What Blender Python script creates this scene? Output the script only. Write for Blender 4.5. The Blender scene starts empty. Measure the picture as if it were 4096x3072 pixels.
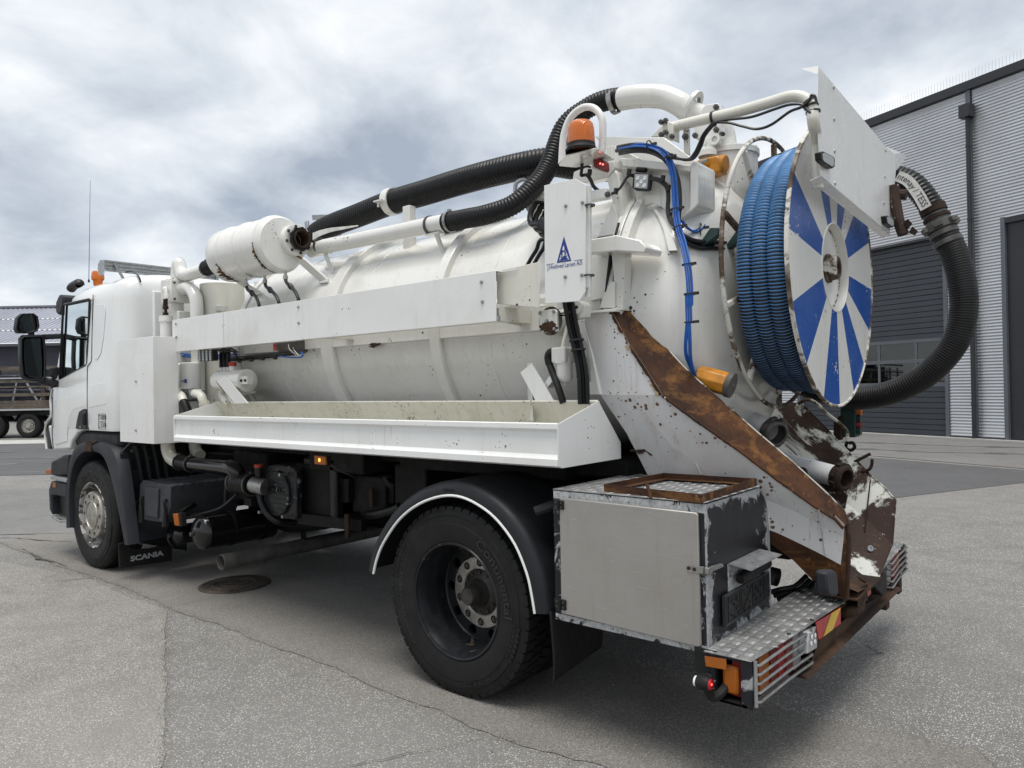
# Suction truck parked in a yard. Truck frame: x runs to the truck's rear (rear axle at x = 0),
# y runs across from the near side (0) to the far side (2.5), z is up. Units are metres.
import bpy, math, random
from mathutils import Vector as V, Matrix
random.seed(7)
SC = bpy.context.scene
COL = SC.collection
PI = math.pi

# ------------------------------------------------------------------ camera
cam_d = bpy.data.cameras.new('camera'); cam = bpy.data.objects.new('camera', cam_d); COL.objects.link(cam)
YAW, PITCH, ROLL = math.radians(39.5805), math.radians(0.2806), math.radians(-1.0842)
_F = V((-math.sin(YAW)*math.cos(PITCH), math.cos(YAW)*math.cos(PITCH), math.sin(PITCH)))
_R = V((math.cos(YAW), math.sin(YAW), 0)); _U = _R.cross(_F)
_R2 = _R*math.cos(ROLL) + _U*math.sin(ROLL); _U2 = -_R*math.sin(ROLL) + _U*math.cos(ROLL)
CAM = V((2.6624, -2.6618, 1.5795))
M4 = Matrix((( _R2.x, _U2.x, -_F.x, CAM.x), (_R2.y, _U2.y, -_F.y, CAM.y), (_R2.z, _U2.z, -_F.z, CAM.z), (0,0,0,1)))
cam.matrix_world = M4
cam_d.sensor_fit = 'HORIZONTAL'; cam_d.sensor_width = 36; cam_d.lens = 25.831
cam_d.clip_start = 0.05; cam_d.clip_end = 3000
SC.camera = cam

# ------------------------------------------------------------------ sky, sun, exposure
SUN_EL, SUN_AZ = math.radians(76), math.radians(300)      # azimuth measured from +x towards +y
wd = bpy.data.worlds.new('World'); SC.world = wd; wd.use_nodes = True
nt = wd.node_tree; nt.nodes.clear()
def wn(t, **k):
    n = nt.nodes.new(t)
    for a, b in k.items(): setattr(n, a, b)
    return n
sky = wn('ShaderNodeTexSky', sky_type='NISHITA', sun_disc=False, sun_elevation=SUN_EL, sun_rotation=math.radians(90)-SUN_AZ)
tc = wn('ShaderNodeTexCoord')
sep = wn('ShaderNodeSeparateXYZ'); nt.links.new(tc.outputs['Generated'], sep.inputs[0])
# clouds lie on a flat layer: direction divided by its height
mx = wn('ShaderNodeMath', operation='MAXIMUM'); mx.inputs[1].default_value = 0.0; nt.links.new(sep.outputs['Z'], mx.inputs[0])
ad = wn('ShaderNodeMath', operation='ADD'); ad.inputs[1].default_value = 0.42; nt.links.new(mx.outputs[0], ad.inputs[0])
dv = wn('ShaderNodeVectorMath', operation='DIVIDE'); nt.links.new(tc.outputs['Generated'], dv.inputs[0])
cb = wn('ShaderNodeCombineXYZ')
for i in range(3): nt.links.new(ad.outputs[0], cb.inputs[i])
nt.links.new(cb.outputs[0], dv.inputs[1])
mp = wn('ShaderNodeMapping'); mp.inputs['Location'].default_value = (-6.5, -1.2, 0.4); mp.inputs['Rotation'].default_value = (0, 0, 1.3)
mp.inputs['Scale'].default_value = (1.0, 1.0, 1.0)
nt.links.new(dv.outputs[0], mp.inputs[0])
def wnoise(scale, detail, rough, dist=0.0):
    n = wn('ShaderNodeTexNoise'); n.inputs['Scale'].default_value = scale; n.inputs['Detail'].default_value = detail
    n.inputs['Roughness'].default_value = rough; n.inputs['Distortion'].default_value = dist
    nt.links.new(mp.outputs[0], n.inputs['Vector']); return n
n1 = wnoise(1.7, 2, 0.45, 0.3); n2 = wnoise(4.2, 7, 0.56, 0.25)
mixn = wn('ShaderNodeMix', data_type='FLOAT'); mixn.inputs[0].default_value = 0.45
nt.links.new(n1.outputs[0], mixn.inputs[2]); nt.links.new(n2.outputs[0], mixn.inputs[3])
cr = wn('ShaderNodeValToRGB')
e = cr.color_ramp.elements
CLOUD = 4.8
e[0].position = 0.34; e[0].color = (0.36, 0.405, 0.475, 1)
e[1].position = 0.60; e[1].color = (0.96, 0.97, 0.98, 1)
el = cr.color_ramp.elements.new(0.48); el.color = (0.65, 0.695, 0.745, 1)
nt.links.new(mixn.outputs[0], cr.inputs[0])
sc_ = wn('ShaderNodeVectorMath', operation='SCALE'); sc_.inputs['Scale'].default_value = CLOUD; nt.links.new(cr.outputs[0], sc_.inputs[0])
mixc = wn('ShaderNodeMix', data_type='RGBA'); mixc.inputs[0].default_value = 0.94
nt.links.new(sky.outputs[0], mixc.inputs[6]); nt.links.new(sc_.outputs[0], mixc.inputs[7])
bg = wn('ShaderNodeBackground'); bg.inputs['Strength'].default_value = 0.12
wo = wn('ShaderNodeOutputWorld'); nt.links.new(mixc.outputs[2], bg.inputs[0]); nt.links.new(bg.outputs[0], wo.inputs[0])
sun_d = bpy.data.lights.new('sun', 'SUN'); sun = bpy.data.objects.new('sun', sun_d); COL.objects.link(sun)
sun_d.energy = 1.5; sun_d.angle = math.radians(30); sun_d.color = (1.0, 0.96, 0.9)
sd = V((math.cos(SUN_EL)*math.cos(SUN_AZ), math.cos(SUN_EL)*math.sin(SUN_AZ), math.sin(SUN_EL)))
sun.rotation_euler = sd.to_track_quat('Z', 'Y').to_euler()
SC.view_settings.view_transform = 'Standard'; SC.view_settings.look = 'None'
SC.view_settings.exposure = 0.95; SC.view_settings.gamma = 1

# ------------------------------------------------------------------ mesh helpers
def fr(d, up=V((0,0,1))):
    d = d.normalized(); a = up.cross(d)
    if a.length < 1e-4: a = V((1,0,0)).cross(d)
    a.normalize(); return a, d.cross(a)
def spl(pts, n=8, closed=False):
    P = [V(p) for p in pts]; out = []
    N = len(P)
    for i in range(N if closed else N-1):
        if closed: p0, p1, p2, p3 = P[(i-1) % N], P[i], P[(i+1) % N], P[(i+2) % N]
        else: p0, p1, p2, p3 = P[max(i-1,0)], P[i], P[i+1], P[min(i+2,N-1)]
        for k in range(n):
            t = k/n
            out.append(0.5*((2*p1)+(p2-p0)*t+(2*p0-5*p1+4*p2-p3)*t*t+(3*p1-p0-3*p2+p3)*t**3))
    if not closed: out.append(P[-1])
    return out
def resample(path, step):
    L = [0]
    for a, b in zip(path, path[1:]): L.append(L[-1]+(b-a).length)
    n = max(2, int(L[-1]/step)); out = []; j = 0
    for i in range(n+1):
        s = L[-1]*i/n
        while j < len(L)-2 and L[j+1] < s: j += 1
        t = (s-L[j])/max(1e-9, L[j+1]-L[j]); out.append(path[j].lerp(path[j+1], min(1,max(0,t))))
    return out
class MB:
    def __init__(s): s.v = []; s.f = []; s.m = []
    def add(s, vs, fs, mi=0):
        o = len(s.v); s.v += [tuple(p) for p in vs]
        for i, f in enumerate(fs): s.f.append([o+k for k in f]); s.m.append(mi[i] if isinstance(mi, list) else mi)
        return s
    def box(s, x0, x1, y0, y1, z0, z1, mi=0):
        return s.add([(x0,y0,z0),(x1,y0,z0),(x1,y1,z0),(x0,y1,z0),(x0,y0,z1),(x1,y0,z1),(x1,y1,z1),(x0,y1,z1)],
                     [(0,3,2,1),(4,5,6,7),(0,1,5,4),(1,2,6,5),(2,3,7,6),(3,0,4,7)], mi)
    def ext(s, pts, vec, mi=0):
        P = [V(p) for p in pts]; w = V(vec); n = len(P)
        nrm = V((0,0,0))
        for i in range(n): nrm += P[i].cross(P[(i+1) % n])
        if nrm.dot(w) > 0: P.reverse()
        Q = [p+w for p in P]
        return s.add(P+Q, [tuple(range(n)), tuple(range(2*n-1, n-1, -1))]+[(i, n+i, n+(i+1) % n, (i+1) % n)[::1] for i in range(n)], mi)
    def bar(s, p0, p1, w, h, up=(0,0,1), mi=0):
        p0, p1 = V(p0), V(p1); a, b = fr(p1-p0, V(up)); a = a*(w/2); b = b*(h/2)
        c = [-a-b, a-b, a+b, -a+b]
        return s.add([p0+k for k in c]+[p1+k for k in c], [(3,2,1,0),(4,5,6,7),(0,1,5,4),(1,2,6,5),(2,3,7,6),(3,0,4,7)], mi)
    def tube(s, path, r, n=10, caps=True, mi=0, closed=False, mis=None):
        P = [V(p) for p in path]; N = len(P); o = len(s.v); a = None
        for i in range(N):
            if closed: d = P[(i+1) % N]-P[i-1]
            else: d = P[min(i+1,N-1)]-P[max(i-1,0)]
            if d.length < 1e-9: d = V((0,0,1))
            d.normalize()
            if a is None: a, b = fr(d)
            else:
                a = a-d*a.dot(d)
                if a.length < 1e-6: a, b = fr(d)
                a.normalize(); b = d.cross(a)
            rr = r[i] if isinstance(r, (list, tuple)) else r
            for k in range(n):
                t = 2*PI*k/n; s.v.append(tuple(P[i]+a*(rr*math.cos(t))+b*(rr*math.sin(t))))
        for i in range(N if closed else N-1):
            for k in range(n):
                i2 = (i+1) % N
                s.f.append([o+i*n+k, o+i*n+(k+1) % n, o+i2*n+(k+1) % n, o+i2*n+k]); s.m.append(mis[i] if mis else mi)
        if caps and not closed:
            s.f.append([o+k for k in range(n)][::-1]); s.m.append(mi)
            s.f.append([o+(N-1)*n+k for k in range(n)]); s.m.append(mi)
        return s
    def cyl(s, p0, p1, r0, r1=None, n=20, mi=0):
        return s.tube([p0, p1], [r0, r0 if r1 is None else r1], n, True, mi)
    def lathe(s, o, axis, prof, n=32, mi=0, mis=None, up=(0,0,1), a0=0, a1=2*PI):
        # prof: (distance along axis, radius); a full turn unless a0, a1 are given
        o = V(o); d = V(axis).normalized(); a, b = fr(d, V(up)); base = len(s.v)
        full = abs(a1-a0-2*PI) < 1e-6; m_ = n if full else n+1
        for t, r in prof:
            for k in range(m_):
                th = a0+(a1-a0)*k/n; s.v.append(tuple(o+d*t+a*(r*math.cos(th))+b*(r*math.sin(th))))
        for i in range(len(prof)-1):
            for k in range(n):
                k2 = (k+1) % m_
                s.f.append([base+i*m_+k, base+i*m_+k2, base+(i+1)*m_+k2, base+(i+1)*m_+k]); s.m.append(mis[i] if mis else mi)
        return s
    def disc(s, o, axis, r, n=24, mi=0):
        o = V(o); d = V(axis).normalized(); a, b = fr(d)
        return s.add([o+a*(r*math.cos(2*PI*k/n))+b*(r*math.sin(2*PI*k/n)) for k in range(n)], [tuple(range(n))], mi)
    def xf(s, M, start=0):
        s.v[start:] = [tuple(M @ V(p)) for p in s.v[start:]]; return s
    def mesh(s, name, mats, ang=35):
        me = bpy.data.meshes.new(name); me.from_pydata(s.v, [], s.f); me.validate(clean_customdata=False)
        for m_ in (mats if isinstance(mats, (list, tuple)) else [mats]): me.materials.append(m_)
        if len(me.polygons) == len(s.m): me.polygons.foreach_set('material_index', s.m)
        if ang: me.shade_smooth(); me.set_sharp_from_angle(angle=math.radians(ang))
        me.update(); return me
    def build(s, name, mats, parent=None, ang=35, bevel=0, seg=2, loc=None):
        me = s.mesh(name, mats, ang)
        return link(name, me, parent, bevel, seg, loc)
def link(name, me, parent=None, bevel=0, seg=2, loc=None):
    o = bpy.data.objects.new(name, me); COL.objects.link(o)
    if loc is not None: o.location = loc
    if parent is not None:
        o.parent = parent
        if parent.parent is None and parent.type == 'EMPTY': o.matrix_parent_inverse = Matrix.Translation(parent.location).inverted()
    if bevel:
        b = o.modifiers.new('bevel', 'BEVEL'); b.width = bevel; b.segments = seg; b.limit_method = 'ANGLE'; b.angle_limit = math.radians(40)
        b.harden_normals = False
    return o
def empty(name, loc, label, cat, group=None):
    o = bpy.data.objects.new(name, None); COL.objects.link(o); o.location = loc; o.empty_display_size = 0.2
    return tag(o, label, cat, group)
def tag(o, label=None, cat=None, group=None, kind=None):
    if label: o['label'] = label
    if cat: o['category'] = cat
    if group: o['group'] = group
    if kind: o['kind'] = kind
    return o
def text_geo(s, size, extr=0.0, bold=0.0, space=1.0):
    c = bpy.data.curves.new('t', 'FONT'); c.body = s; c.size = size; c.extrude = extr; c.offset = bold; c.align_x = 'CENTER'; c.align_y = 'CENTER'
    c.resolution_u = 3; c.space_character = space
    o = bpy.data.objects.new('t', c); COL.objects.link(o)
    bpy.context.view_layer.update()
    me = bpy.data.meshes.new_from_object(o.evaluated_get(bpy.context.evaluated_depsgraph_get()))
    vs = [V(v.co) for v in me.vertices]; fs = [tuple(p.vertices) for p in me.polygons]
    bpy.data.objects.remove(o); bpy.data.curves.remove(c); bpy.data.meshes.remove(me)
    return vs, fs
def put_text(mb, s, size, o, xd, yd, extr=0.0006, bold=0.0, sx=1.0, mi=0, space=1.0):
    vs, fs = text_geo(s, size, extr, bold, space); xd = V(xd).normalized(); yd = V(yd).normalized(); n = xd.cross(yd); o = V(o)
    mb.add([o+xd*(p.x*sx)+yd*p.y+n*p.z for p in vs], fs, mi); return mb
cy = SC.cycles
cy.max_bounces = 6; cy.diffuse_bounces = 3; cy.glossy_bounces = 3; cy.transmission_bounces = 4; cy.transparent_max_bounces = 8
cy.caustics_reflective = False; cy.caustics_refractive = False; cy.sample_clamp_indirect = 6

# ------------------------------------------------------------------ materials
def nmat(name):
    m = bpy.data.materials.new(name); m.use_nodes = True; t = m.node_tree; b = t.nodes['Principled BSDF']
    return m, t, b
def node(t, kind, ins=None, **k):
    n = t.nodes.new(kind)
    for a, b in k.items(): setattr(n, a, b)
    for a, b in (ins or {}).items():
        if hasattr(b, 'is_linked') or isinstance(b, bpy.types.NodeSocket): t.links.new(b, n.inputs[a])
        else: n.inputs[a].default_value = b
    return n
def coord(t, scale=(1,1,1), kind='Object', loc=(0,0,0), rot=(0,0,0)):
    c = node(t, 'ShaderNodeTexCoord'); return node(t, 'ShaderNodeMapping', {'Vector': c.outputs[kind], 'Scale': scale, 'Location': loc, 'Rotation': rot}).outputs[0]
def noise(t, vec, scale, detail=4, rough=0.55, dist=0.0):
    return node(t, 'ShaderNodeTexNoise', {'Vector': vec, 'Scale': scale, 'Detail': detail, 'Roughness': rough, 'Distortion': dist}).outputs[0]
def ramp(t, fac, a, b, ca=0.0, cb=1.0):
    return node(t, 'ShaderNodeMapRange', {'Value': fac, 'From Min': a, 'From Max': b, 'To Min': ca, 'To Max': cb}).outputs[0]
def mathn(t, op, a, b=0.0):
    return node(t, 'ShaderNodeMath', {0: a, 1: b}, operation=op).outputs[0]
def mix(t, fac, a, b):
    n = node(t, 'ShaderNodeMix', {0: fac}, data_type='RGBA')
    for i, c in ((6, a), (7, b)):
        if isinstance(c, (tuple, list)): n.inputs[i].default_value = (c[0], c[1], c[2], 1)
        else: t.links.new(c, n.inputs[i])
    return n.outputs[2]
def bump(t, b, h, strength=0.2, dist=0.01):
    n = node(t, 'ShaderNodeBump', {'Height': h, 'Strength': strength, 'Distance': dist}); t.links.new(n.outputs[0], b.inputs['Normal'])
def setc(t, b, c):
    if isinstance(c, (tuple, list)): b.inputs['Base Color'].default_value = (c[0], c[1], c[2], 1)
    else: t.links.new(c, b.inputs['Base Color'])
def plain(name, col, rough=0.5, metal=0.0, var=0.12, scale=12, bmp=0.0, bscale=200, spec=0.5, coat=0.0):
    m, t, b = nmat(name); vec = coord(t)
    n = noise(t, vec, scale, 5, 0.6)
    lo = tuple(max(0, c*(1-var)) for c in col); hi = tuple(min(1, c*(1+var)) for c in col)
    setc(t, b, mix(t, ramp(t, n, 0.3, 0.7), lo, hi))
    b.inputs['Metallic'].default_value = metal; b.inputs['Specular IOR Level'].default_value = spec
    t.links.new(ramp(t, noise(t, vec, scale*2.3, 4), 0.3, 0.7, max(0.02, rough-0.08), rough+0.08), b.inputs['Roughness'])
    b.inputs['Coat Weight'].default_value = coat; b.inputs['Coat Roughness'].default_value = 0.08
    if bmp: bump(t, b, noise(t, vec, bscale, 3), bmp, 0.004)
    return m
def white_paint(name, col=(0.77, 0.772, 0.755), rough=0.25, chips=0.705, dirt=0.35, chipcol=(0.05, 0.03, 0.02), rust=None, scale=1.0, stain=(0.50, 0.47, 0.40), coat=0.3, wavy=0.0):
    m, t, b = nmat(name); vec = coord(t)
    d1 = noise(t, vec, 1.7*scale, 4, 0.65, 0.4)
    d2 = noise(t, coord(t, (7, 7, 0.6)), 2.0*scale, 3, 0.6)      # streaks that run down
    f = mathn(t, 'MULTIPLY', ramp(t, d1, 0.48, 0.8), dirt); g = mathn(t, 'MULTIPLY', ramp(t, d2, 0.55, 0.85), dirt*0.8)
    c = mix(t, f, col, stain); c = mix(t, g, c, stain)
    # thin dirt runs below seams and bolts
    d3 = noise(t, coord(t, (34, 34, 1.1)), 1.6*scale, 3, 0.6); pz = noise(t, vec, 2.3*scale, 2, 0.5)
    c = mix(t, mathn(t, 'MULTIPLY', ramp(t, d3, 0.58, 0.74), mathn(t, 'MULTIPLY', ramp(t, pz, 0.46, 0.66), min(1.0, dirt*1.3))), c, tuple(x*0.72 for x in stain))
    # scratches and scuffs
    sc1 = noise(t, coord(t, (3, 3, 26), rot=(0.2, 0.5, 0.3)), 9*scale, 2, 0.5); c = mix(t, ramp(t, sc1, 0.74, 0.78, 0, 0.45*dirt+0.05), c, (0.36, 0.35, 0.32))
    # stone chips
    vz = node(t, 'ShaderNodeTexVoronoi', {'Vector': vec, 'Scale': 48*scale, 'Randomness': 1.0})
    pick = noise(t, vz.outputs['Position'], 5.1*scale, 2, 0.6)
    tone = node(t, 'ShaderNodeSeparateColor', {0: vz.outputs['Color']}).outputs[0]
    sz = mathn(t, 'MULTIPLY', mathn(t, 'MULTIPLY', ramp(t, pick, chips-0.12, chips+0.10), 0.52), mathn(t, 'POWER', tone, 1.5))
    chip = mathn(t, 'LESS_THAN', vz.outputs['Distance'], sz)
    c = mix(t, chip, c, chipcol)
    r_ = ramp(t, d1, 0.3, 0.8, rough-0.05, rough+0.15)
    if rust:
        lo, hi, rc = rust
        n = noise(t, coord(t, (1,1,1)), 2.4*scale, 6, 0.72, 0.6); k = ramp(t, n, lo, hi)
        rn = noise(t, vec, 30*scale, 6, 0.7); c = mix(t, k, c, mix(t, ramp(t, rn, 0.35, 0.65), rc, tuple(x*0.45 for x in rc)))
        r_ = mathn(t, 'ADD', r_, mathn(t, 'MULTIPLY', k, 0.45))
    setc(t, b, c); t.links.new(r_, b.inputs['Roughness'])
    b.inputs['Coat Weight'].default_value = coat; b.inputs['Coat Roughness'].default_value = 0.12
    if wavy: bump(t, b, noise(t, vec, 2.4, 1, 0.5), wavy, 0.05)
    return m
def rusty(name, cols=((0.024,0.013,0.010),(0.085,0.037,0.018),(0.27,0.125,0.038)), flake=None, scale=1.0, lo=0.62, hi=0.68, flow=(1, 1, 1)):
    m, t, b = nmat(name); vec = coord(t)
    n1_ = noise(t, vec, 3.5*scale, 6, 0.7, 0.5); n2_ = noise(t, coord(t, flow, loc=(4,2,7), rot=(0, 0.65, 0)), 1.6*scale, 5, 0.68, 0.3); n3_ = noise(t, vec, 45*scale, 5, 0.7)
    c = mix(t, ramp(t, n1_, 0.36, 0.62), cols[0], cols[1]); c = mix(t, ramp(t, n2_, 0.52, 0.72), c, cols[2])
    c = mix(t, ramp(t, n3_, 0.5, 0.75, 0, 0.65), c, cols[0])
    n6 = noise(t, coord(t, (1,1,1), loc=(2,8,5)), 14*scale, 5, 0.75); c = mix(t, ramp(t, n6, 0.60, 0.72, 0, 0.7), c, tuple(min(1, x*1.6+0.02) for x in cols[2]))
    if flake:
        n4 = noise(t, coord(t, (1,1,1), loc=(9,3,1)), 1.5*scale, 7, 0.70, 0.9); c = mix(t, ramp(t, n4, lo, hi), c, flake)
        n5 = noise(t, vec, 60*scale, 4, 0.7); c = mix(t, ramp(t, n5, 0.66, 0.7, 0, 0.7), c, flake)
    setc(t, b, c); b.inputs['Roughness'].default_value = 0.8; b.inputs['Specular IOR Level'].default_value = 0.25
    bump(t, b, n3_, 0.35, 0.004); return m
def chipped(name, base=(0.012,0.013,0.016), under=(0.42,0.43,0.44), edge=0.5, thr=0.60, scale=1.0, rough=0.38, gen=True):
    # dark paint that has flaked off, mostly towards the edges of the part
    m, t, b = nmat(name); vec = coord(t); n = noise(t, vec, 7*scale, 7, 0.74, 0.8)
    k = n
    if gen:
        g = node(t, 'ShaderNodeSeparateXYZ', {0: node(t, 'ShaderNodeTexCoord').outputs['Generated']})
        def ed(o): return mathn(t, 'ABSOLUTE', mathn(t, 'SUBTRACT', mathn(t, 'MULTIPLY', o, 2.0), 1.0))
        e_ = mathn(t, 'MAXIMUM', ed(g.outputs[1]), ed(g.outputs[2]))
        k = mathn(t, 'ADD', n, mathn(t, 'MULTIPLY', mathn(t, 'POWER', e_, 5.5), edge*0.4))
    f = ramp(t, k, thr, thr+0.025)
    un = mix(t, ramp(t, noise(t, vec, 60, 5, 0.7), 0.35, 0.65), under, tuple(c*0.55 for c in under))
    dn = mix(t, ramp(t, noise(t, coord(t, (8,8,0.8)), 3, 5, 0.6), 0.4, 0.75), base, tuple(c*1.7+0.003 for c in base))
    setc(t, b, mix(t, f, dn, un)); t.links.new(ramp(t, f, 0, 1, rough, 0.6), b.inputs['Roughness'])
    b.inputs['Specular IOR Level'].default_value = 0.28
    bump(t, b, f, -0.15, 0.002); return m
def glassy(name, col, rough=0.1, trans=0.0, emit=None, est=0.0, ridge=None, spec=0.6):
    m, t, b = nmat(name); setc(t, b, col); b.inputs['Roughness'].default_value = rough; b.inputs['Transmission Weight'].default_value = trans
    b.inputs['Specular IOR Level'].default_value = spec
    if emit: b.inputs['Emission Color'].default_value = (*emit, 1); b.inputs['Emission Strength'].default_value = est
    if ridge:
        w = node(t, 'ShaderNodeTexWave', {'Vector': coord(t, rot=(0, 0, 0.4)), 'Scale': ridge, 'Distortion': 0.0}); bump(t, b, w.outputs[1], 0.5, 0.003)
    return m
def asphalt(name, binder, stone, stone_scale, dens, rough=0.85, blot=0.35, fine=0.6):
    m, t, b = nmat(name); vec = coord(t)
    v1 = node(t, 'ShaderNodeTexVoronoi', {'Vector': vec, 'Scale': stone_scale, 'Randomness': 1.0})
    tone = node(t, 'ShaderNodeSeparateColor', {0: v1.outputs['Color']})
    big = noise(t, vec, 0.35, 3, 0.6); mid = noise(t, vec, 2.6, 4, 0.7); fin = noise(t, vec, 140, 1, 0.6)
    f = mathn(t, 'MULTIPLY', ramp(t, v1.outputs['Distance'], 0.42, 0.30), ramp(t, tone.outputs[0], 1-dens-0.12, 1-dens+0.12))
    st = mix(t, tone.outputs[1], tuple(c*0.62 for c in stone), tuple(min(1, c*1.35) for c in stone))
    c = mix(t, f, mix(t, ramp(t, fin, 0.3, 0.7), tuple(c*(1-fine*0.5) for c in binder), tuple(c*(1+fine*0.5) for c in binder)), st)
    c = mix(t, ramp(t, mid, 0.42, 0.75, 0, blot), c, tuple(x*0.55 for x in binder)); c = mix(t, ramp(t, big, 0.35, 0.7, 0, blot), c, tuple(x*1.45 for x in binder))
    setc(t, b, c); b.inputs['Roughness'].default_value = rough; b.inputs['Specular IOR Level'].default_value = 0.3
    h = mathn(t, 'ADD', mathn(t, 'MULTIPLY', f, 0.6), fin); bump(t, b, h, 0.35, 0.004); return m

M = {}
M['white'] = white_paint('white_paint', chips=0.68, dirt=0.36, wavy=0.05)
M['tank'] = white_paint('tank_white', col=(0.72, 0.715, 0.68), rough=0.18, chips=0.64, dirt=0.45, stain=(0.52, 0.50, 0.43), coat=0.6, wavy=0.10)
M['cab'] = white_paint('cab_white', col=(0.76, 0.77, 0.76), rough=0.2, chips=0.9, dirt=0.20, coat=0.6, stain=(0.58, 0.57, 0.53))
M['shelf'] = white_paint('shelf_white', col=(0.80, 0.805, 0.79), rough=0.35, chips=0.63, dirt=0.3, chipcol=(0.16, 0.14, 0.11), scale=1.3)
M['shelf_in'] = white_paint('shelf_inside_white', col=(0.64, 0.63, 0.56), rough=0.5, chips=0.56, dirt=0.8, chipcol=(0.12, 0.10, 0.07), scale=1.4, stain=(0.40, 0.38, 0.28))
M['cream'] = white_paint('cream_paint', col=(0.70, 0.685, 0.61), rough=0.35, chips=0.64, dirt=0.4, stain=(0.45, 0.40, 0.30))
M['drum'] = white_paint('drum_white', col=(0.77, 0.765, 0.73), rough=0.22, chips=0.68, dirt=0.25)
M['chute'] = white_paint('chute_white', col=(0.62, 0.62, 0.62), rough=0.4, chips=0.56, dirt=0.85, chipcol=(0.13, 0.065, 0.035), rust=(0.66, 0.74, (0.16, 0.07, 0.03)), stain=(0.50, 0.44, 0.40), scale=1.0)
M['rust'] = rusty('rusty_steel', flow=(0.6, 5, 5))
M['bleed'] = plain('rust_bleed', (0.40, 0.30, 0.20), 0.6, var=0.35, scale=30)
M['rust_dark'] = rusty('dark_rusty_steel', cols=((0.016,0.010,0.008),(0.048,0.027,0.018),(0.10,0.055,0.03)))
M['rust_flake'] = rusty('brown_steel_with_white_flakes', cols=((0.035,0.022,0.018),(0.055,0.034,0.027),(0.085,0.055,0.04)), flake=(0.62, 0.63, 0.58), lo=0.53, hi=0.57)
M['rim_white'] = rusty('chipped_white_rim', cols=((0.045,0.028,0.019),(0.14,0.10,0.07),(0.42,0.38,0.32)), flake=(0.66, 0.64, 0.58), scale=2.4, lo=0.49, hi=0.54)
M['reel_white'] = white_paint('reel_white', col=(0.74, 0.735, 0.70), rough=0.3, chips=0.66, dirt=0.4)
M['reel_blue'] = white_paint('reel_blue', col=(0.006, 0.075, 0.34), rough=0.25, chips=0.63, dirt=0.30, chipcol=(0.65, 0.65, 0.62), stain=(0.04, 0.10, 0.28), coat=0.1)
M['logo_blue'] = plain('logo_blue', (0.012, 0.035, 0.24), 0.4)
M['black'] = plain('black_paint', (0.008, 0.008, 0.009), 0.42, var=0.3, spec=0.35)
M['black_gloss'] = plain('black_gloss_paint', (0.008, 0.008, 0.009), 0.15, var=0.2)
M['under'] = plain('dusty_black_underbody', (0.009, 0.0088, 0.0085), 0.7, var=0.7, scale=7, spec=0.2)
M['plastic'] = plain('grey_black_plastic', (0.014, 0.0152, 0.018), 0.5, var=0.2, scale=5, spec=0.3)
M['plastic2'] = plain('dark_grey_plastic', (0.026, 0.028, 0.033), 0.55, var=0.18, scale=5, spec=0.3)
M['plastic3'] = plain('faded_grey_plastic', (0.042, 0.045, 0.051), 0.6, var=0.2, scale=6, spec=0.3)
M['rubber'] = plain('tyre_rubber', (0.0105, 0.0102, 0.010), 0.62, var=0.4, scale=9, spec=0.28)
M['letter'] = plain('tyre_letter_rubber', (0.030, 0.029, 0.028), 0.6, var=0.15, spec=0.3)
M['hose'] = plain('black_rubber_hose', (0.0065, 0.0065, 0.007), 0.40, var=0.3, scale=14, spec=0.3)
M['hose_old'] = plain('worn_black_hose', (0.0085, 0.0085, 0.0088), 0.5, var=0.5, scale=6, spec=0.3)
M['cable'] = plain('black_cable', (0.010, 0.010, 0.011), 0.4)
M['cable_blue'] = plain('blue_air_line', (0.010, 0.10, 0.40), 0.35)
M['hose_blue'] = plain('blue_hose_ridge', (0.088, 0.24, 0.50), 0.42, var=0.3, scale=9)
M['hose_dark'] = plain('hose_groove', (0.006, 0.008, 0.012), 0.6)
M['band'] = plain('white_hose_band', (0.62, 0.61, 0.57), 0.6, var=0.2)
M['steel'] = plain('steel', (0.34, 0.34, 0.33), 0.4, metal=0.85, var=0.25, scale=30)
M['exhaust'] = plain('dull_exhaust_steel', (0.10, 0.096, 0.09), 0.65, metal=0.2, var=0.35, scale=8)
M['hub'] = plain('greasy_hub', (0.040, 0.037, 0.033), 0.55, metal=0.2, var=0.6, scale=22)
M['steel_dark'] = plain('dark_steel', (0.10, 0.095, 0.09), 0.5, metal=0.6, var=0.4, scale=20)
M['galv'] = plain('galvanised_steel', (0.40, 0.41, 0.42), 0.45, metal=0.8, var=0.25, scale=25)
M['alu_cast'] = plain('wheel_alloy', (0.38, 0.36, 0.325), 0.42, metal=0.75, var=0.3, scale=18)
M['rim_chip'] = chipped('chipped_silver_rim', base=(0.045, 0.042, 0.04), under=(0.50, 0.49, 0.46), thr=0.50, scale=1.6, gen=False)
M['rim_black'] = chipped('worn_black_rim', base=(0.012, 0.013, 0.015), under=(0.13, 0.10, 0.07), thr=0.60, scale=0.9, gen=False, rough=0.3)
M['box_black'] = chipped('flaking_black_paint', base=(0.008,0.0085,0.0105), thr=0.665, edge=0.80)
M['box_frame'] = chipped('flaking_black_frame', thr=0.56, scale=1.2, gen=False)
M['box_strip'] = chipped('scuffed_aluminium_strip', thr=0.41, scale=1.3, gen=False, under=(0.50, 0.51, 0.51))
M['pump'] = chipped('flaking_pump_cover', base=(0.012, 0.0125, 0.014), under=(0.40, 0.42, 0.44), thr=0.60, scale=2.2, gen=False)
M['yellow'] = plain('orange_yellow_paint', (0.50, 0.20, 0.014), 0.4, var=0.25, scale=18)
M['red_cap'] = plain('red_plastic', (0.42, 0.035, 0.015), 0.4, var=0.25)
M['green_box'] = plain('dark_green_paint', (0.018, 0.05, 0.045), 0.4, var=0.2)
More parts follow.
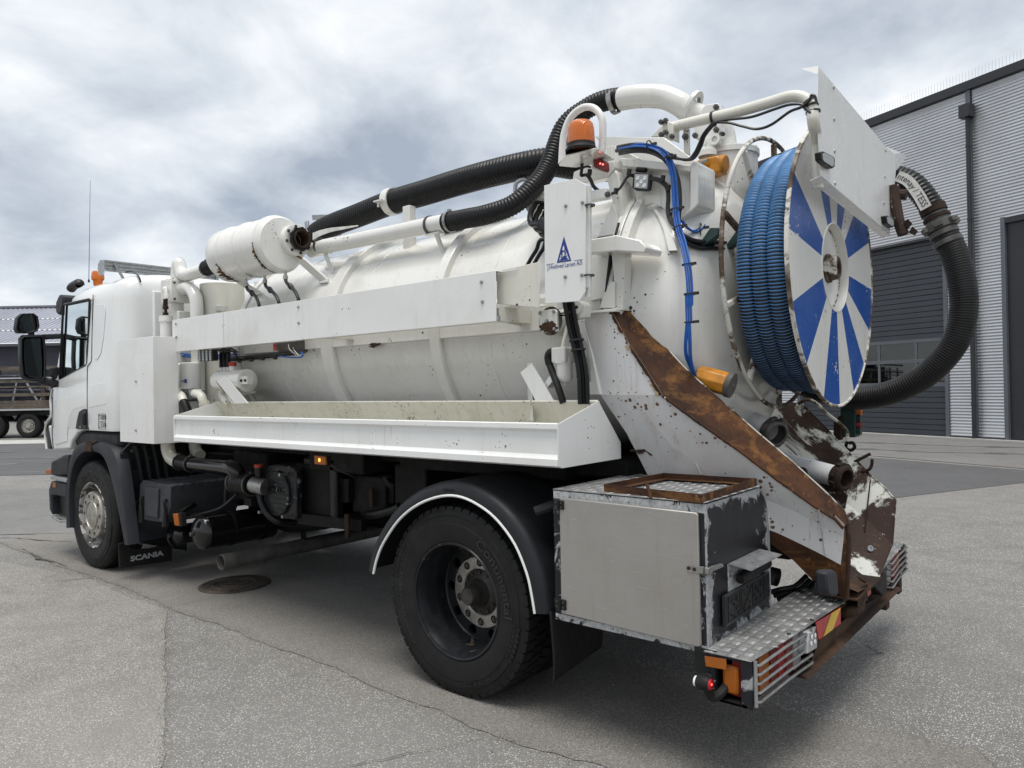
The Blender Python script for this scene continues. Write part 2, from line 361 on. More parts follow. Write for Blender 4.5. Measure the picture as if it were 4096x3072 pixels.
M['beacon'] = glassy('orange_beacon_lens', (0.85, 0.20, 0.012), 0.12, trans=0.35, ridge=60)
M['amber'] = glassy('amber_lens', (0.42, 0.115, 0.008), 0.2, ridge=90)
M['amber_lit'] = glassy('lit_amber_bulb', (0.8, 0.4, 0.05), 0.3, emit=(1, 0.42, 0.05), est=1.2)
M['red'] = glassy('red_lens', (0.20, 0.008, 0.012), 0.14, ridge=80)
M['red_bright'] = glassy('bright_red_lens', (0.42, 0.01, 0.02), 0.14, ridge=80)
M['red_lit'] = glassy('lit_red_diode', (0.9, 0.05, 0.05), 0.3, emit=(1, 0.06, 0.05), est=6.0)
M['spike'] = plain('pale_spike', (0.55, 0.57, 0.60), 0.5)
M['lens_grey'] = glassy('clear_lens', (0.42, 0.43, 0.43), 0.18, trans=0.0, ridge=70)
M['white_lens'] = glassy('white_lens', (0.75, 0.77, 0.78), 0.2)
M['sticker'] = plain('white_sticker', (0.78, 0.78, 0.76), 0.45, var=0.04)
M['refl_white'] = plain('white_edge_strip', (0.78, 0.78, 0.76), 0.4, var=0.06)
M['haz_red'] = plain('red_marking', (0.38, 0.02, 0.018), 0.35, var=0.25)
M['haz_yel'] = plain('yellow_marking', (0.62, 0.42, 0.02), 0.35, var=0.2)
def brushed():
    m, t, b = nmat('brushed_aluminium'); v = coord(t, (1.2, 1, 60)); n = noise(t, v, 14, 5, 0.6); n2_ = noise(t, coord(t), 2.5, 6, 0.65, 0.4)
    sc1 = noise(t, coord(t, (2, 3, 24), rot=(0, 0.25, 0)), 6, 4, 0.55)
    c = mix(t, ramp(t, n, 0.3, 0.7), (0.35, 0.332, 0.308), (0.42, 0.40, 0.372)); c = mix(t, ramp(t, n2_, 0.45, 0.75, 0, 0.4), c, (0.27, 0.252, 0.228))
    c = mix(t, ramp(t, sc1, 0.66, 0.72, 0, 0.45), c, (0.62, 0.60, 0.57)); dr = noise(t, coord(t, (18, 18, 1.0)), 1.5, 4, 0.6); c = mix(t, ramp(t, dr, 0.56, 0.78, 0, 0.4), c, (0.24, 0.22, 0.195))
    setc(t, b, c); b.inputs['Metallic'].default_value = 0.55; t.links.new(ramp(t, n, 0.3, 0.7, 0.42, 0.55), b.inputs['Roughness']); return m
M['brushed'] = brushed()
M['tread'] = plain('tread_plate_base', (0.30, 0.30, 0.295), 0.48, metal=0.6, var=0.4, scale=9)
M['tread_bar'] = plain('tread_plate_bar', (0.56, 0.56, 0.55), 0.34, metal=0.7, var=0.2, scale=9)
def window_glass(name, tint, alpha, ior=1.5):
    m, t, b = nmat(name); out = t.nodes['Material Output']; t.nodes.remove(b)
    tr = node(t, 'ShaderNodeBsdfTransparent', {0: (*tint, 1)}); gl = node(t, 'ShaderNodeBsdfGlossy', {0: (0.9, 0.95, 0.95, 1), 'Roughness': 0.02})
    fz = node(t, 'ShaderNodeFresnel', {0: ior}); fac = mathn(t, 'MAXIMUM', mathn(t, 'ADD', fz.outputs[0], alpha), 0.02)
    mxs = node(t, 'ShaderNodeMixShader', {0: fac, 1: tr.outputs[0], 2: gl.outputs[0]}); t.links.new(mxs.outputs[0], out.inputs[0]); return m
M['glass'] = window_glass('tinted_window_glass', (0.44, 0.56, 0.53), 0.0, 1.22)
M['door_glass'] = window_glass('door_window_glass', (0.06, 0.07, 0.07), 0.03)
def mirror():
    m, t, b = nmat('mirror_glass'); setc(t, b, (0.78, 0.8, 0.82)); b.inputs['Metallic'].default_value = 1; b.inputs['Roughness'].default_value = 0.02; return m
M['mirror'] = mirror()
M['interior'] = plain('cab_interior', (0.03, 0.03, 0.032), 0.7)
M['clad'] = plain('aluminium_cladding', (0.56, 0.57, 0.59), 0.34, metal=0.8, var=0.08, scale=0.8)
M['panel'] = plain('dark_grey_door_panel', (0.040, 0.045, 0.055), 0.42, var=0.08, scale=1)
M['trim'] = plain('grey_trim', (0.11, 0.12, 0.135), 0.45, var=0.08, scale=1)
M['trim_dark'] = plain('dark_trim', (0.022, 0.024, 0.028), 0.45, var=0.1, scale=1)
M['roof_sheet'] = plain('pale_roof_sheet', (0.36, 0.37, 0.42), 0.4, metal=0.2, var=0.12, scale=0.6)
M['wall_sheet'] = plain('dark_wall_sheet', (0.075, 0.075, 0.095), 0.5, var=0.15, scale=0.6)
M['wood'] = plain('weathered_wood', (0.10, 0.082, 0.064), 0.8, var=0.45, scale=3)
M['load'] = plain('dark_blue_load', (0.010, 0.012, 0.022), 0.45, var=0.5, scale=2)
M['steel_pale'] = plain('pale_steel', (0.45, 0.45, 0.46), 0.4, metal=0.3)
M['asphalt'] = asphalt('coarse_asphalt', (0.170, 0.165, 0.156), (0.54, 0.53, 0.51), 105, 0.55, blot=0.50, fine=1.0)
M['asphalt_smooth'] = asphalt('smooth_asphalt', (0.178, 0.169, 0.155), (0.37, 0.36, 0.34), 125, 0.32, blot=0.35, fine=0.8)
M['asphalt_left'] = asphalt('pale_asphalt', (0.215, 0.206, 0.191), (0.55, 0.535, 0.51), 112, 0.46, blot=0.50, fine=0.9)
M['smear'] = asphalt('tyre_smeared_asphalt', (0.188, 0.182, 0.173), (0.48, 0.47, 0.455), 115, 0.43)
M['asphalt_dark'] = asphalt('dark_asphalt', (0.095, 0.095, 0.097), (0.18, 0.18, 0.18), 70, 0.25, blot=0.4)
M['asphalt_far'] = asphalt('far_grey_asphalt', (0.165, 0.162, 0.158), (0.30, 0.295, 0.285), 60, 0.3, blot=0.45)
M['crack'] = plain('crack_dirt', (0.085, 0.080, 0.072), 0.95, var=0.5, scale=40)
M['grit'] = plain('loose_grit', (0.20, 0.185, 0.165), 0.95, var=0.5, scale=60)
M['concrete'] = plain('pale_concrete', (0.46, 0.455, 0.43), 0.8, var=0.15, scale=2)
M['iron'] = rusty('rusty_cast_iron', cols=((0.050,0.042,0.036),(0.085,0.069,0.058),(0.12,0.092,0.075)), scale=2)

# ------------------------------------------------------------------ ground
def sheet(name, pts, z, mat, parent=None, struct=True, label=None):
    mb = MB(); P = [(p[0], p[1], z) for p in pts]
    a = sum(P[i][0]*P[(i+1) % len(P)][1]-P[(i+1) % len(P)][0]*P[i][1] for i in range(len(P)))
    if a < 0: P.reverse()
    mb.add(P, [tuple(range(len(P)))]); o = mb.build(name, mat, parent, ang=0)
    if parent is None: o['kind'] = 'structure'
    return o
def jag(pts, step=0.06, amp=0.02):
    path = resample([V(p) for p in pts], step); out = []
    w = 0
    for i, p in enumerate(path):
        d = (path[min(i+1, len(path)-1)]-path[max(i-1, 0)]).normalized(); nrm = V((-d.y, d.x, 0)); w = w*0.7+random.uniform(-1, 1)*amp*0.6
        out.append(p+nrm*w)
    return out
def crack(name, pts, w0, w1, z, mat, parent, raw=False):
    path = pts if raw else jag(pts, 0.05, 0.018); mb = MB(); L = []; Rr = []
    for i, p in enumerate(path):
        d = (path[min(i+1, len(path)-1)]-path[max(i-1, 0)]).normalized(); nrm = V((-d.y, d.x, 0)); w = (w0+(w1-w0)*max(0.0, math.sin(i*0.37+len(pts))*0.6+math.sin(i*0.111+2.1*len(pts))*0.6+random.uniform(-0.4, 0.4)))/2
        L.append((p.x+nrm.x*w, p.y+nrm.y*w, z)); Rr.append((p.x-nrm.x*w*random.uniform(0.5, 1), p.y-nrm.y*w, z))
    n = len(L); mb.add(L+Rr, [(i, n+i, n+i+1, i+1) for i in range(n-1)])
    return mb.build(name, mat, parent, ang=0)
g = MB(); g.add([(-900,-900,0),(900,-900,0),(900,900,0),(-900,900,0)], [(0,1,2,3)])
ground = tag(g.build('ground', M['asphalt'], ang=0), kind='structure')
seam1 = [(-6.747, -0.066, 0), (-4.99, -0.095, 0), (-3.9, -0.062, 0), (-2.895, -0.103, 0), (-1.916, -0.099, 0), (-1.129, -0.1, 0), (-0.474, -0.113, 0), (0.054, -0.112, 0), (0.449, -0.167, 0), (1.007, -0.075, 0), (3.2,-1.9,0)]
seam2 = [(-9.5,6.0,0), (-3.216, 0.946, 0), (-1.591, 0.985, 0), (0.264, 0.935, 0), (0.855, 0.954, 0), (1.355, 0.904, 0), (1.658, 0.889, 0), (2.159, 1, 0), (3.6,-0.75,0)]
J1 = jag(seam1, 0.05, 0.02); J2 = jag(seam2, 0.05, 0.02)
sheet('trench_patch', [p for p in J1]+[p for p in reversed(J2)], 0.004, M['asphalt_smooth'], ground)
vs = [(-2.745, -0.136, 0), (-2.054, -0.477, 0), (-1.192, -0.876, 0), (-0.486, -1.216, 0), (0.62,-2.6,0)]
JV = jag(vs, 0.03, 0.008)
sheet('pale_patch', JV+[V((-0.4,-6,0)), V((-14,-6,0)), V((-9,-0.2,0)), V((-5.629, -0.377, 0)), V((-4.235, -0.117, 0)), V((-3.281, -0.174, 0))], 0.0052, M['asphalt_left'], ground)
crack('dark_crack', J2, 0.001, 0.008, 0.009, M['crack'], ground, True)
crack('dark_crack', [(0.449, -0.167, 0), (0.348, -0.404, 0), (0.136, -0.739, 0), (1.0,-2.3,0)], 0.002, 0.009, 0.009, M['crack'], ground)
crack('dark_crack', [(-7.024, 0.011, 0), (-6.887, 0.105, 0), (-6.636, 0.186, 0), (-6.065, 0.403, 0)], 0.01, 0.05, 0.009, M['crack'], ground)
crack('dark_crack', [(-4.524, -0.684, 0), (-4.356, -0.432, 0), (-4.201, -0.093, 0)], 0.002, 0.012, 0.009, M['crack'], ground)
crack('dark_crack', [(-6.13, -0.054, 0), (-5.395, -0.099, 0), (-4.865, -0.061, 0)], 0.005, 0.04, 0.013, M['crack'], ground)
crack('dark_crack', [(-2.749, -0.069, 0), (-2.754, 0.26, 0)], 0.003, 0.008, 0.010, M['crack'], ground)
crack('dark_crack', [(1.471, 2.044, 0), (1.564, 1.97, 0), (1.625, 1.97, 0)], 0.004, 0.02, 0.007, M['crack'], ground)
crack('dark_crack', [(1.319, 1.544, 0), (1.442, 1.766, 0), (1.575, 1.978, 0)], 0.003, 0.01, 0.007, M['crack'], ground)
# far surfaces: bands parallel to the trailer, and the dark patch before the hall
FH = V((-0.6372, 0.7707, 0)); RH = V((0.7707, 0.6372, 0)); C0 = V((CAM.x, CAM.y, 0))
def band(name, d0, d1, s0, s1, z, mat, tilt=0.0):
    pts = [C0+FH*(d0+tilt*s)+RH*s for s in (s0, s1)]+[C0+FH*(d1+tilt*s)+RH*s for s in (s1, s0)]
    return sheet(name, pts, z, mat, ground)
band('smooth_band', 8.6, 12.8, -40, 3.0, 0.0065, M['asphalt_far'], 0.03)
band('dark_band', 14.8, 24.6, -60, 0.5, 0.008, M['asphalt_dark'])
band('pale_strip', 24.7, 26.9, -60, -4, 0.006, M['concrete'])
for k, dd in enumerate((15.6, 17.1, 18.9, 21.0)):
    crack('tyre_streak', [C0+FH*(dd+0.2*math.sin(k*3+s*0.2))+RH*s for s in range(-26, -6, 2)], 0.05, 0.22, 0.010+0.003*k, M['asphalt_far'], ground)
sheet('dark_patch', [(-0.603, 4.681, 0), (0.323, 8.223, 0), (1.528, 10.76, 0), (8.0,5.6,0), (12.0,8.6,0), (1.378, 12.576, 0), (-2.082, 14.012, 0), (-4.397, 13.302, 0)], 0.005, M['asphalt_dark'], ground)
sheet('forecourt', [(12.5,9.2,0), (1.359, 12.809, 0), (-2.173, 14.335, 0), (-4.59, 13.742, 0), (-9,20,0), (-9,24,0), (14,13.5,0)], 0.009, M['asphalt_far'], ground)
for a in ([(-2.54, 15.634, 0), (-0.545, 15.311, 0), (1.12, 15.705, 0)], [(-2.781, 17.493, 0), (-0.411, 17.28, 0), (0.98, 17.401, 0)]):
    crack('tyre_streak', a, 0.08, 0.4, 0.013, M['asphalt_dark'], ground)
# loose grit and small stones along the seams
gm = MB()
def pebble(x, y, r, z=0.004):
    k = len(gm.v); gm.add([(x+r, y, z), (x-r*0.4, y+r*0.9, z), (x-r*0.6, y-r*0.8, z), (x, y, z+r*0.9)], [(0,1,3),(1,2,3),(2,0,3)])
for path, dens, sp in ((J1, 14, 0.030), (JV, 6, 0.014), (J2, 4, 0.02)):
    for p in path:
        for _ in range(dens): pebble(p.x+random.gauss(0, sp), p.y+random.gauss(0, sp), random.uniform(0.0015, 0.005), 0.009)
for _ in range(1600):
    d = random.uniform(2.2, 9); s = random.uniform(-0.75, 0.75)*d; p = C0+FH*d+RH*s; pebble(p.x, p.y, random.uniform(0.0015, 0.006), 0.005)
tag(gm.build('loose_grit', M['grit'], ground, ang=0), kind='stuff')

# ------------------------------------------------------------------ manhole cover
mh = empty('manhole_cover', (-2.97, 0.53, 0), 'round rusty cast iron manhole cover in the asphalt under the truck', 'manhole cover')
m_ = MB(); m_.lathe((-2.97,0.53,0.004), (0,0,1), [(0,0.2829),(0.004,0.2829),(0.005,0.2665),(0.012,0.264),(0.012,0.246)], 48); m_.build('frame', M['iron'], mh)
m_ = MB(); m_.lathe((-2.97,0.53,0.004), (0,0,1), [(0.006,0.2444),(0.009,0.2411),(0.009,0.1804),(0.014,0.1763),(0.014,0.1599),(0.009,0.1558),(0.009,0.1066),(0.014,0.1033),(0.014,0.0918),(0.009,0.0886),(0.009,0.0)], 48)
for k in range(8):
    t = k*PI/4; c, s_ = math.cos(t), math.sin(t)
    m_.bar((-2.97+0.03*c, 0.53+0.03*s_, 0.015), (-2.97+0.0861*c, 0.53+0.0861*s_, 0.015), 0.014, 0.006)
for k in range(16):
    t = k*PI/8+0.1; c, s_ = math.cos(t), math.sin(t)
    m_.bar((-2.97+0.1845*c, 0.53+0.1845*s_, 0.014), (-2.97+0.2337*c, 0.53+0.2337*s_, 0.014), 0.02, 0.006)
m_.build('lid', M['iron'], mh)

# ------------------------------------------------------------------ hall on the right, clad in corrugated aluminium
HO = V((0.471, 19.434, 0)); HE = V((0.9095, -0.4155, 0)); HN = V((-0.4155, -0.9095, 0))
def hp(s, z, off=0.0): return HO+HE*s+HN*off+V((0, 0, z))
hall = empty('warehouse', tuple(HO), 'tall hall clad in corrugated aluminium with a dark overhead door', 'building')
def hbox(mb, s0, s1, z0, z1, o0, o1, mi=0):
    P = [hp(s, z, o) for z in (z0, z1) for s, o in ((s0,o0),(s1,o0),(s1,o1),(s0,o1))]
    mb.add(P, [(0,1,2,3),(7,6,5,4),(4,5,1,0),(5,6,2,1),(6,7,3,2),(7,4,0,3)], mi); return mb
def corrugated(name, s0, s1, z0, z1, pitch=0.0815, dep=0.018, off=0.0):
    mb = MB(); prof = []
    n = int(round((z1-z0)/pitch)); pitch = (z1-z0)/n
    for i in range(n):
        for k in range(8): prof.append((z0+(i+k/8)*pitch, off+dep*0.5*math.sin(2*PI*k/8)))
    prof.append((z1, off))
    L = [hp(s0, z, o) for z, o in prof]; Rr = [hp(s1, z, o) for z, o in prof]; m2 = len(prof)
    mb.add(L+Rr, [(i, m2+i, m2+i+1, i+1) for i in range(m2-1)])
    return mb.build(name, M['clad'], hall, ang=60)
corrugated('cladding', -1.46, -0.86, 0.07, 5.45); corrugated('cladding', -0.70, -0.04, 0.07, 5.5)
corrugated('cladding', -14.0, -0.86, 5.45, 9.12); corrugated('cladding', -0.70, 9.0, 5.5, 9.12); corrugated('cladding', -14.0, -6.56, 0.07, 5.45)
b = MB(); hbox(b, -14.1, 9.1, 9.10, 9.34, -0.4, 0.09); b.build('fascia', M['trim_dark'], hall, bevel=0.01)
b = MB(); hbox(b, -14.0, 9.0, 0.0, 9.2, -8.0, -0.5); b.build('core_wall', M['trim_dark'], hall)
b = MB(); hbox(b, -14.1, 9.1, 9.2, 9.3, -8.0, -0.41); b.build('roof', M['trim_dark'], hall)
for s0, s1, z0, z1, o0, o1 in ((-1.575,-1.465,0.0,5.5,-0.25,0.03), (-6.66,-6.55,0.0,5.5,-0.25,0.03), (-0.04,0.06,0.0,5.62,-0.45,0.04), (-1.46,-0.05,0.0,0.07,-0.1,0.03), (0.06,9.0,5.45,5.60,-0.45,0.035), (-6.55,-1.575,5.42,5.50,-0.25,0.035)):
    b = MB(); hbox(b, s0, s1, z0, z1, o0, o1); b.build('door_trim', M['trim'] if s1-s0 < 0.2 else M['trim_dark'], hall, bevel=0.008)
b = MB(); hbox(b, 0.06, 0.5, 0.0, 5.45, -0.5, -0.05); b.build('door_reveal', M['trim_dark'], hall)
b = MB(); hbox(b, 0.5, 6.0, 0.0, 5.45, -0.48, -0.40); b.build('side_door', M['panel'], hall)
b = MB(); hbox(b, -0.84, -0.72, 8.72, 9.10, 0.0, 0.05); hbox(b, -0.86,-0.70, 0.05, 8.4, -0.1, 0.005); b.build('joint_strip', M['trim'], hall)
b = MB(); hbox(b, -0.90, -0.62, 8.36, 8.70, 0.02, 0.26); b.build('rain_hopper', M['trim_dark'], hall, bevel=0.01)
b = MB(); b.tube([hp(-0.745, 8.4, 0.12), hp(-0.745, 0.0, 0.12)], 0.055, 12); b.build('downpipe', M['trim_dark'], hall)
for z in (0.9, 3.3, 5.7, 7.6):
    b = MB(); b.tube([hp(-0.745, z, 0.12), hp(-0.745, z+0.05, 0.12)], 0.066, 12); b.build('pipe_clip', M['trim_dark'], hall)
# overhead door: horizontal sections, one of them glazed
zz = 0.03; secs = []
while zz < 5.40:
    if abs(zz-1.40) < 0.06: zz = 1.40
    if 1.39 < zz < 2.70:
        zz = 2.72; continue
    secs.append(zz); zz += 0.152
def dsec(z):
    b = MB(); pr = [(z+0.002,-0.13),(z+0.010,-0.115),(z+0.140,-0.115),(z+0.148,-0.13)]
    L = [hp(-6.55, a, o) for a, o in pr]; Rr = [hp(-1.575, a, o) for a, o in pr]
    b.add(L+Rr, [(i, 4+i, 5+i, i+1) for i in range(3)]); return b
d0 = dsec(secs[0]); me0 = d0.mesh('door_section', M['panel'], 0)
for z in secs:
    o = link('door_section', me0, hall); o.location = (0, 0, z-secs[0])
b = MB(); hbox(b, -6.55, -1.575, 0.0, 5.42, -0.20, -0.145); b.build('door_back', M['trim_dark'], hall)
for z0, z1 in ((1.385, 1.50), (2.06, 2.16), (2.63, 2.725)):
    b = MB(); hbox(b, -6.55, -1.575, z0, z1, -0.14, -0.10); b.build('window_rail', M['trim'], hall, bevel=0.006)
for k in range(5):
    s = -6.55+k*(4.975/4.2)
    s = -2.49-1.18*k+1.18*0 if k < 4 else -6.50
    b = MB(); hbox(b, s-0.04, s+0.04, 1.50, 2.63, -0.14, -0.104); b.build('window_mullion', M['trim'], hall, bevel=0.006)
for k in range(5):
    s1 = (-1.575 if k == 0 else -2.49-1.18*(k-1)-0.04); s0 = (-2.49-1.18*k+0.04 if k < 4 else -6.55)
    for z0, z1 in ((1.50, 2.06), (2.16, 2.63)):
        b = MB(); b.add([hp(s0, z0, -0.122), hp(s1, z0, -0.122), hp(s1, z1, -0.122), hp(s0, z1, -0.122)], [(0,1,2,3)]); b.build('window_pane', M['door_glass'], hall, ang=0)
b = MB()
for k in range(260):
    s = -13.5+k*0.085
    for dx in (-0.02, 0.02): b.tube([hp(s, 9.34, 0.02), hp(s+dx, 9.62, 0.02+dx)], 0.0022, 3)
tag(b.build('bird_spikes', M['spike'], hall), kind='stuff')
b = MB(); hbox(b, -14, 9, 0.0, 0.035, 0.0, 0.22); o = b.build('hall_kerb', M['concrete'], hall)

# ------------------------------------------------------------------ low shed far on the left, pale sheet roof
LO = C0+FH*46
def lp(s, z, d=0.0): return LO+RH*s+FH*d+V((0, 0, z))
shed = empty('storage_shed', tuple(lp(-24, 0)), 'long low shed with pale ribbed metal roof and dark ribbed walls', 'building')
b = MB(); pr = []
S0, S1 = -46.0, -4.0
n = int((S1-S0)/0.34)
for i in range(n):
    s = S0+i*0.34; pr += [(s, 0), (s+0.22, 0), (s+0.25, 0.06), (s+0.31, 0.06)]
for row, (d0_, z0_, d1_, z1_) in enumerate(((-0.5, 4.90, 2.2, 5.92), (2.1, 5.94, 4.7, 6.92), (4.6, 6.94, 7.4, 8.0))):
    rb = MB(); nrm = V((0, 0, 1)); A = [lp(s, z0_+h+0.03, d0_) for s, h in pr]; B_ = [lp(s, z1_+h, d1_) for s, h in pr]; m2 = len(pr)
    rb.add(A+B_, [(i, i+1, m2+i+1, m2+i) for i in range(m2-1)]); rb.build('roof_sheet', M['roof_sheet'], shed, ang=20)
rb = MB(); rb.tube([lp(S0, 8.06, 7.4), lp(S1, 8.06, 7.4)], 0.16, 6); rb.build('ridge_cap', M['wall_sheet'], shed)
rb = MB(); rb.bar(lp(S0, 4.80, -0.5), lp(S1, 4.80, -0.5), 0.14, 0.16); rb.build('gutter', M['wall_sheet'], shed)
rb = MB(); pz = []
for i in range(60):
    z = i*0.08
    pz += [(z, 0), (z+0.04, 0.03)]
A = [lp(S0, z, -d) for z, d in pz]; B_ = [lp(S1, z, -d) for z, d in pz]; m2 = len(pz)
rb.add(A+B_, [(i, m2+i, m2+i+1, i+1) for i in range(m2-1)]); rb.build('wall', M['wall_sheet'], shed, ang=10)
rb = MB(); rb.add([lp(S1, 0, 0), lp(S1, 0, 14), lp(S1, 4.9, 14), lp(S1, 7.95, 7.4), lp(S1, 4.9, 0)], [(0,1,2,3,4)]); rb.build('gable_wall', M['wall_sheet'], shed, ang=0)

# ------------------------------------------------------------------ flatbed trailer with wooden rails, left background
TO = C0+FH*28
def tp(s, z, d=0.0): return TO+RH*s+FH*d+V((0, 0, z))
trl = empty('flatbed_trailer', tuple(tp(-18.5, 0)), 'weathered flatbed trailer with wooden side rails parked before the shed', 'trailer')
def tbox(mb, s0, s1, z0, z1, d0, d1, mi=0):
    P = [tp(s, z, d) for z in (z0, z1) for s, d in ((s0,d0),(s1,d0),(s1,d1),(s0,d1))]
    mb.add(P, [(3,2,1,0),(4,5,6,7),(0,1,5,4),(1,2,6,5),(2,3,7,6),(3,0,4,7)], mi); return mb
TS0, TS1 = -27.0, -13.5
b = MB(); tbox(b, TS0, TS1, 0.86, 1.06, 0.1, 2.4); b.build('chassis', M['under'], trl)
b = MB(); tbox(b, TS0, TS1, 1.06, 1.12, 0.0, 2.5); b.build('bed_edge', M['steel_pale'], trl)
for z0, z1 in ((1.13, 1.21), (1.22, 1.33), (1.34, 1.44)):
    b = MB(); tbox(b, TS0, TS1, z0, z1, 0.02, 0.07); b.build('plank', M['wood'], trl)
for z0, z1 in ((1.60, 1.72), (1.93, 1.99), (2.12, 2.22), (2.62, 2.74)):
    for d in (-0.02, 2.4):
        b = MB(); tbox(b, TS0, TS1, z0, z1, d, d+0.05); b.build('rail', M['wood'], trl)
b = MB(); tbox(b, TS0, TS1, 2.27, 2.32, -0.04, 0.0); b.build('rail', M['steel_pale'], trl)
for s in (-25.6, -23.0, -20.4, -17.93, -15.3):
    for d in (0.07, 2.3):
        b = MB(); tbox(b, s-0.07, s+0.07, 1.12, 2.5, d, d+0.1); b.build('stake', M['wood'], trl)
def far_wheel(s):
    c = tp(s, 0.47, 0.05); b = MB(); b.lathe(c, FH, [(0.02,0.26),(0.0,0.30),(-0.02,0.40),(0.0,0.45),(0.04,0.47),(0.26,0.47),(0.3,0.44)], 32); w = b.build('wheel', M['rubber'], trl)
    b = MB(); b.lathe(c, FH, [(0.0,0.27),(0.06,0.25),(0.07,0.19),(0.03,0.17),(0.02,0.10),(0.0,0.09),(0.0,0.0)], 24); b.build('rim', M['alu_cast'], w)
    for k in range(10):
        t = 2*PI*k/10; b = MB(); p = c+RH*(0.135*math.cos(t))+V((0,0,0.135*math.sin(t)))
        b.cyl(p-FH*0.005, p+FH*0.03, 0.016, n=6); b.build('wheel_nut', M['under'], w)
    b = MB(); b.lathe(c, FH, [(0.0,0.56),(0.5,0.56)], 20, a0=0.1*PI, a1=0.9*PI, up=(0,0,1)); o = b.build('mudguard', M['under'], trl)
for s in (-18.5, -19.85, -21.2): far_wheel(s)
# load on the trailer: dark frames and folded gear
ld = empty('trailer_load', tuple(tp(-19, 1.13, 0.5)), 'dark bundled machinery and steel frames loaded behind wooden rails', 'load')
random.seed(11)
b = MB(); tbox(b, -24.5, -14.5, 1.12, 1.9, 0.5, 2.1); b.build('tarpaulin', M['load'], ld, bevel=0.1)
for k in range(10):
    s = -24+k*0.95; b = MB(); h = random.uniform(0.5, 0.9); tbox(b, s, s+random.uniform(0.6, 1.0), 1.9, 1.9+h, 0.6, random.uniform(1.4, 2.0)); b.build('machine_block', M['load'], ld, bevel=0.05)
for k in range(16):
    s = random.uniform(-24, -15); b = MB(); b.bar(tp(s, 1.2, 0.38), tp(s+random.uniform(-0.7, 0.7), random.uniform(1.8, 2.5), 0.40), 0.06, 0.05)
    b.build('strut', M['steel_pale'] if k % 3 == 0 else M['wood'], ld)

# ================================================================== the truck
truck = empty('suction_truck', (-1.8, 1.25, 0), 'white suction tanker truck with hose reel and rusty chute at its rear', 'truck')
def part(mb, name, mat, parent=None, bevel=0, ang=35, seg=2, label=None):
    o = mb.build(name, mat, parent or truck, ang, bevel, seg)
    if label: o['label'] = label
    return o
_bolt = {}
def bolt(p, d, r=0.009, h=0.007, mat='steel', parent=None, n=6, name='bolt'):
    key = (round(r,4), round(h,4), tuple(round(c,2) for c in V(d).normalized()), mat, n)
    if key not in _bolt:
        b = MB(); dd = V(d).normalized(); b.cyl(V((0,0,0))-dd*0.003, dd*h, r, r*0.92, n=n); b.cyl(dd*h, dd*(h*1.5), r*0.5, r*0.45, n=n); _bolt[key] = b.mesh(name, M[mat], 30)
    o = link(name, _bolt[key], parent or truck); o.location = V(p)
    return o
def holed_ring(mb, o, axis, r0, r1, nh, rh, rc, thick, mi=0, seg=16, ph=0.0):
    # flat annulus pierced by nh round holes, with the holes' walls
    o = V(o); d = V(axis).normalized(); a, b = fr(d); w = PI/nh
    for h in range(nh):
        tc_ = 2*PI*h/nh+ph; inner = []; outer = []
        for k in range(seg):
            f = 2*PI*k/seg+PI/4*0; cx, cy = math.cos(f), math.sin(f)
            inner.append((tc_+rh*cx/rc, rc+rh*cy))
            sx = w/abs(cx) if abs(cx) > 1e-6 else 1e9; sy = ((r1-rc) if cy > 0 else (rc-r0))/abs(cy) if abs(cy) > 1e-6 else 1e9
            # square the corner: use a max-norm walk
            s_ = min(sx, sy); outer.append((tc_+cx*s_, rc+cy*s_))
        # corners
        P = [o+a*(r*math.cos(t))+b*(r*math.sin(t)) for t, r in inner]; Q_ = [o+a*(r*math.cos(t))+b*(r*math.sin(t)) for t, r in outer]
        D_ = [p+d*thick for p in P]
        cor = [(tc_+w, r1), (tc_-w, r1), (tc_-w, r0), (tc_+w, r0)]
        C_ = [o+a*(r*math.cos(t))+b*(r*math.sin(t)) for t, r in cor]
        base = len(mb.v); mb.add(P+Q_+D_+C_, [])
        for k in range(seg):
            k2 = (k+1) % seg
            mb.f.append([base+k, base+seg+k, base+seg+k2, base+k2]); mb.m.append(mi)
            mb.f.append([base+k, base+k2, base+2*seg+k2, base+2*seg+k]); mb.m.append(mi)
            # fill the corner triangle between two outer points on different sides
            (t1, ra), (t2, rb) = outer[k], outer[k2]
            on1 = abs(abs(t1-tc_)-w) < 1e-6; on2 = abs(abs(t2-tc_)-w) < 1e-6
            if on1 != on2:
                ct = t1 if on1 else t2; rr = rb if on1 else ra
                ci = min(range(4), key=lambda i: abs(cor[i][0]-ct)+abs(cor[i][1]-rr)*3)
                mb.f.append([base+seg+k, base+3*seg+ci, base+seg+k2]); mb.m.append(mi)
    return mb
def arc_text(mb, s, size, o, sgn, R, ang, ext=0.0012, mi=0, sx=1.0, space=1.0, flip=False):
    # lettering laid round the outer sidewall (in the x-z plane); ang is the middle of the word
    vs_, fs_ = text_geo(s, size, ext, 0.0, space); o = V(o); out = []
    for p in vs_:
        if flip: th = ang+p.x*sx/R; r = R-p.y
        else: th = ang-p.x*sx/R; r = R+p.y
        out.append((o.x+r*math.cos(th), o.y-sgn*p.z-sgn*0.002, o.z+r*math.sin(th)))
    mb.add(out, fs_, mi)
NY = V((0,-1,0))
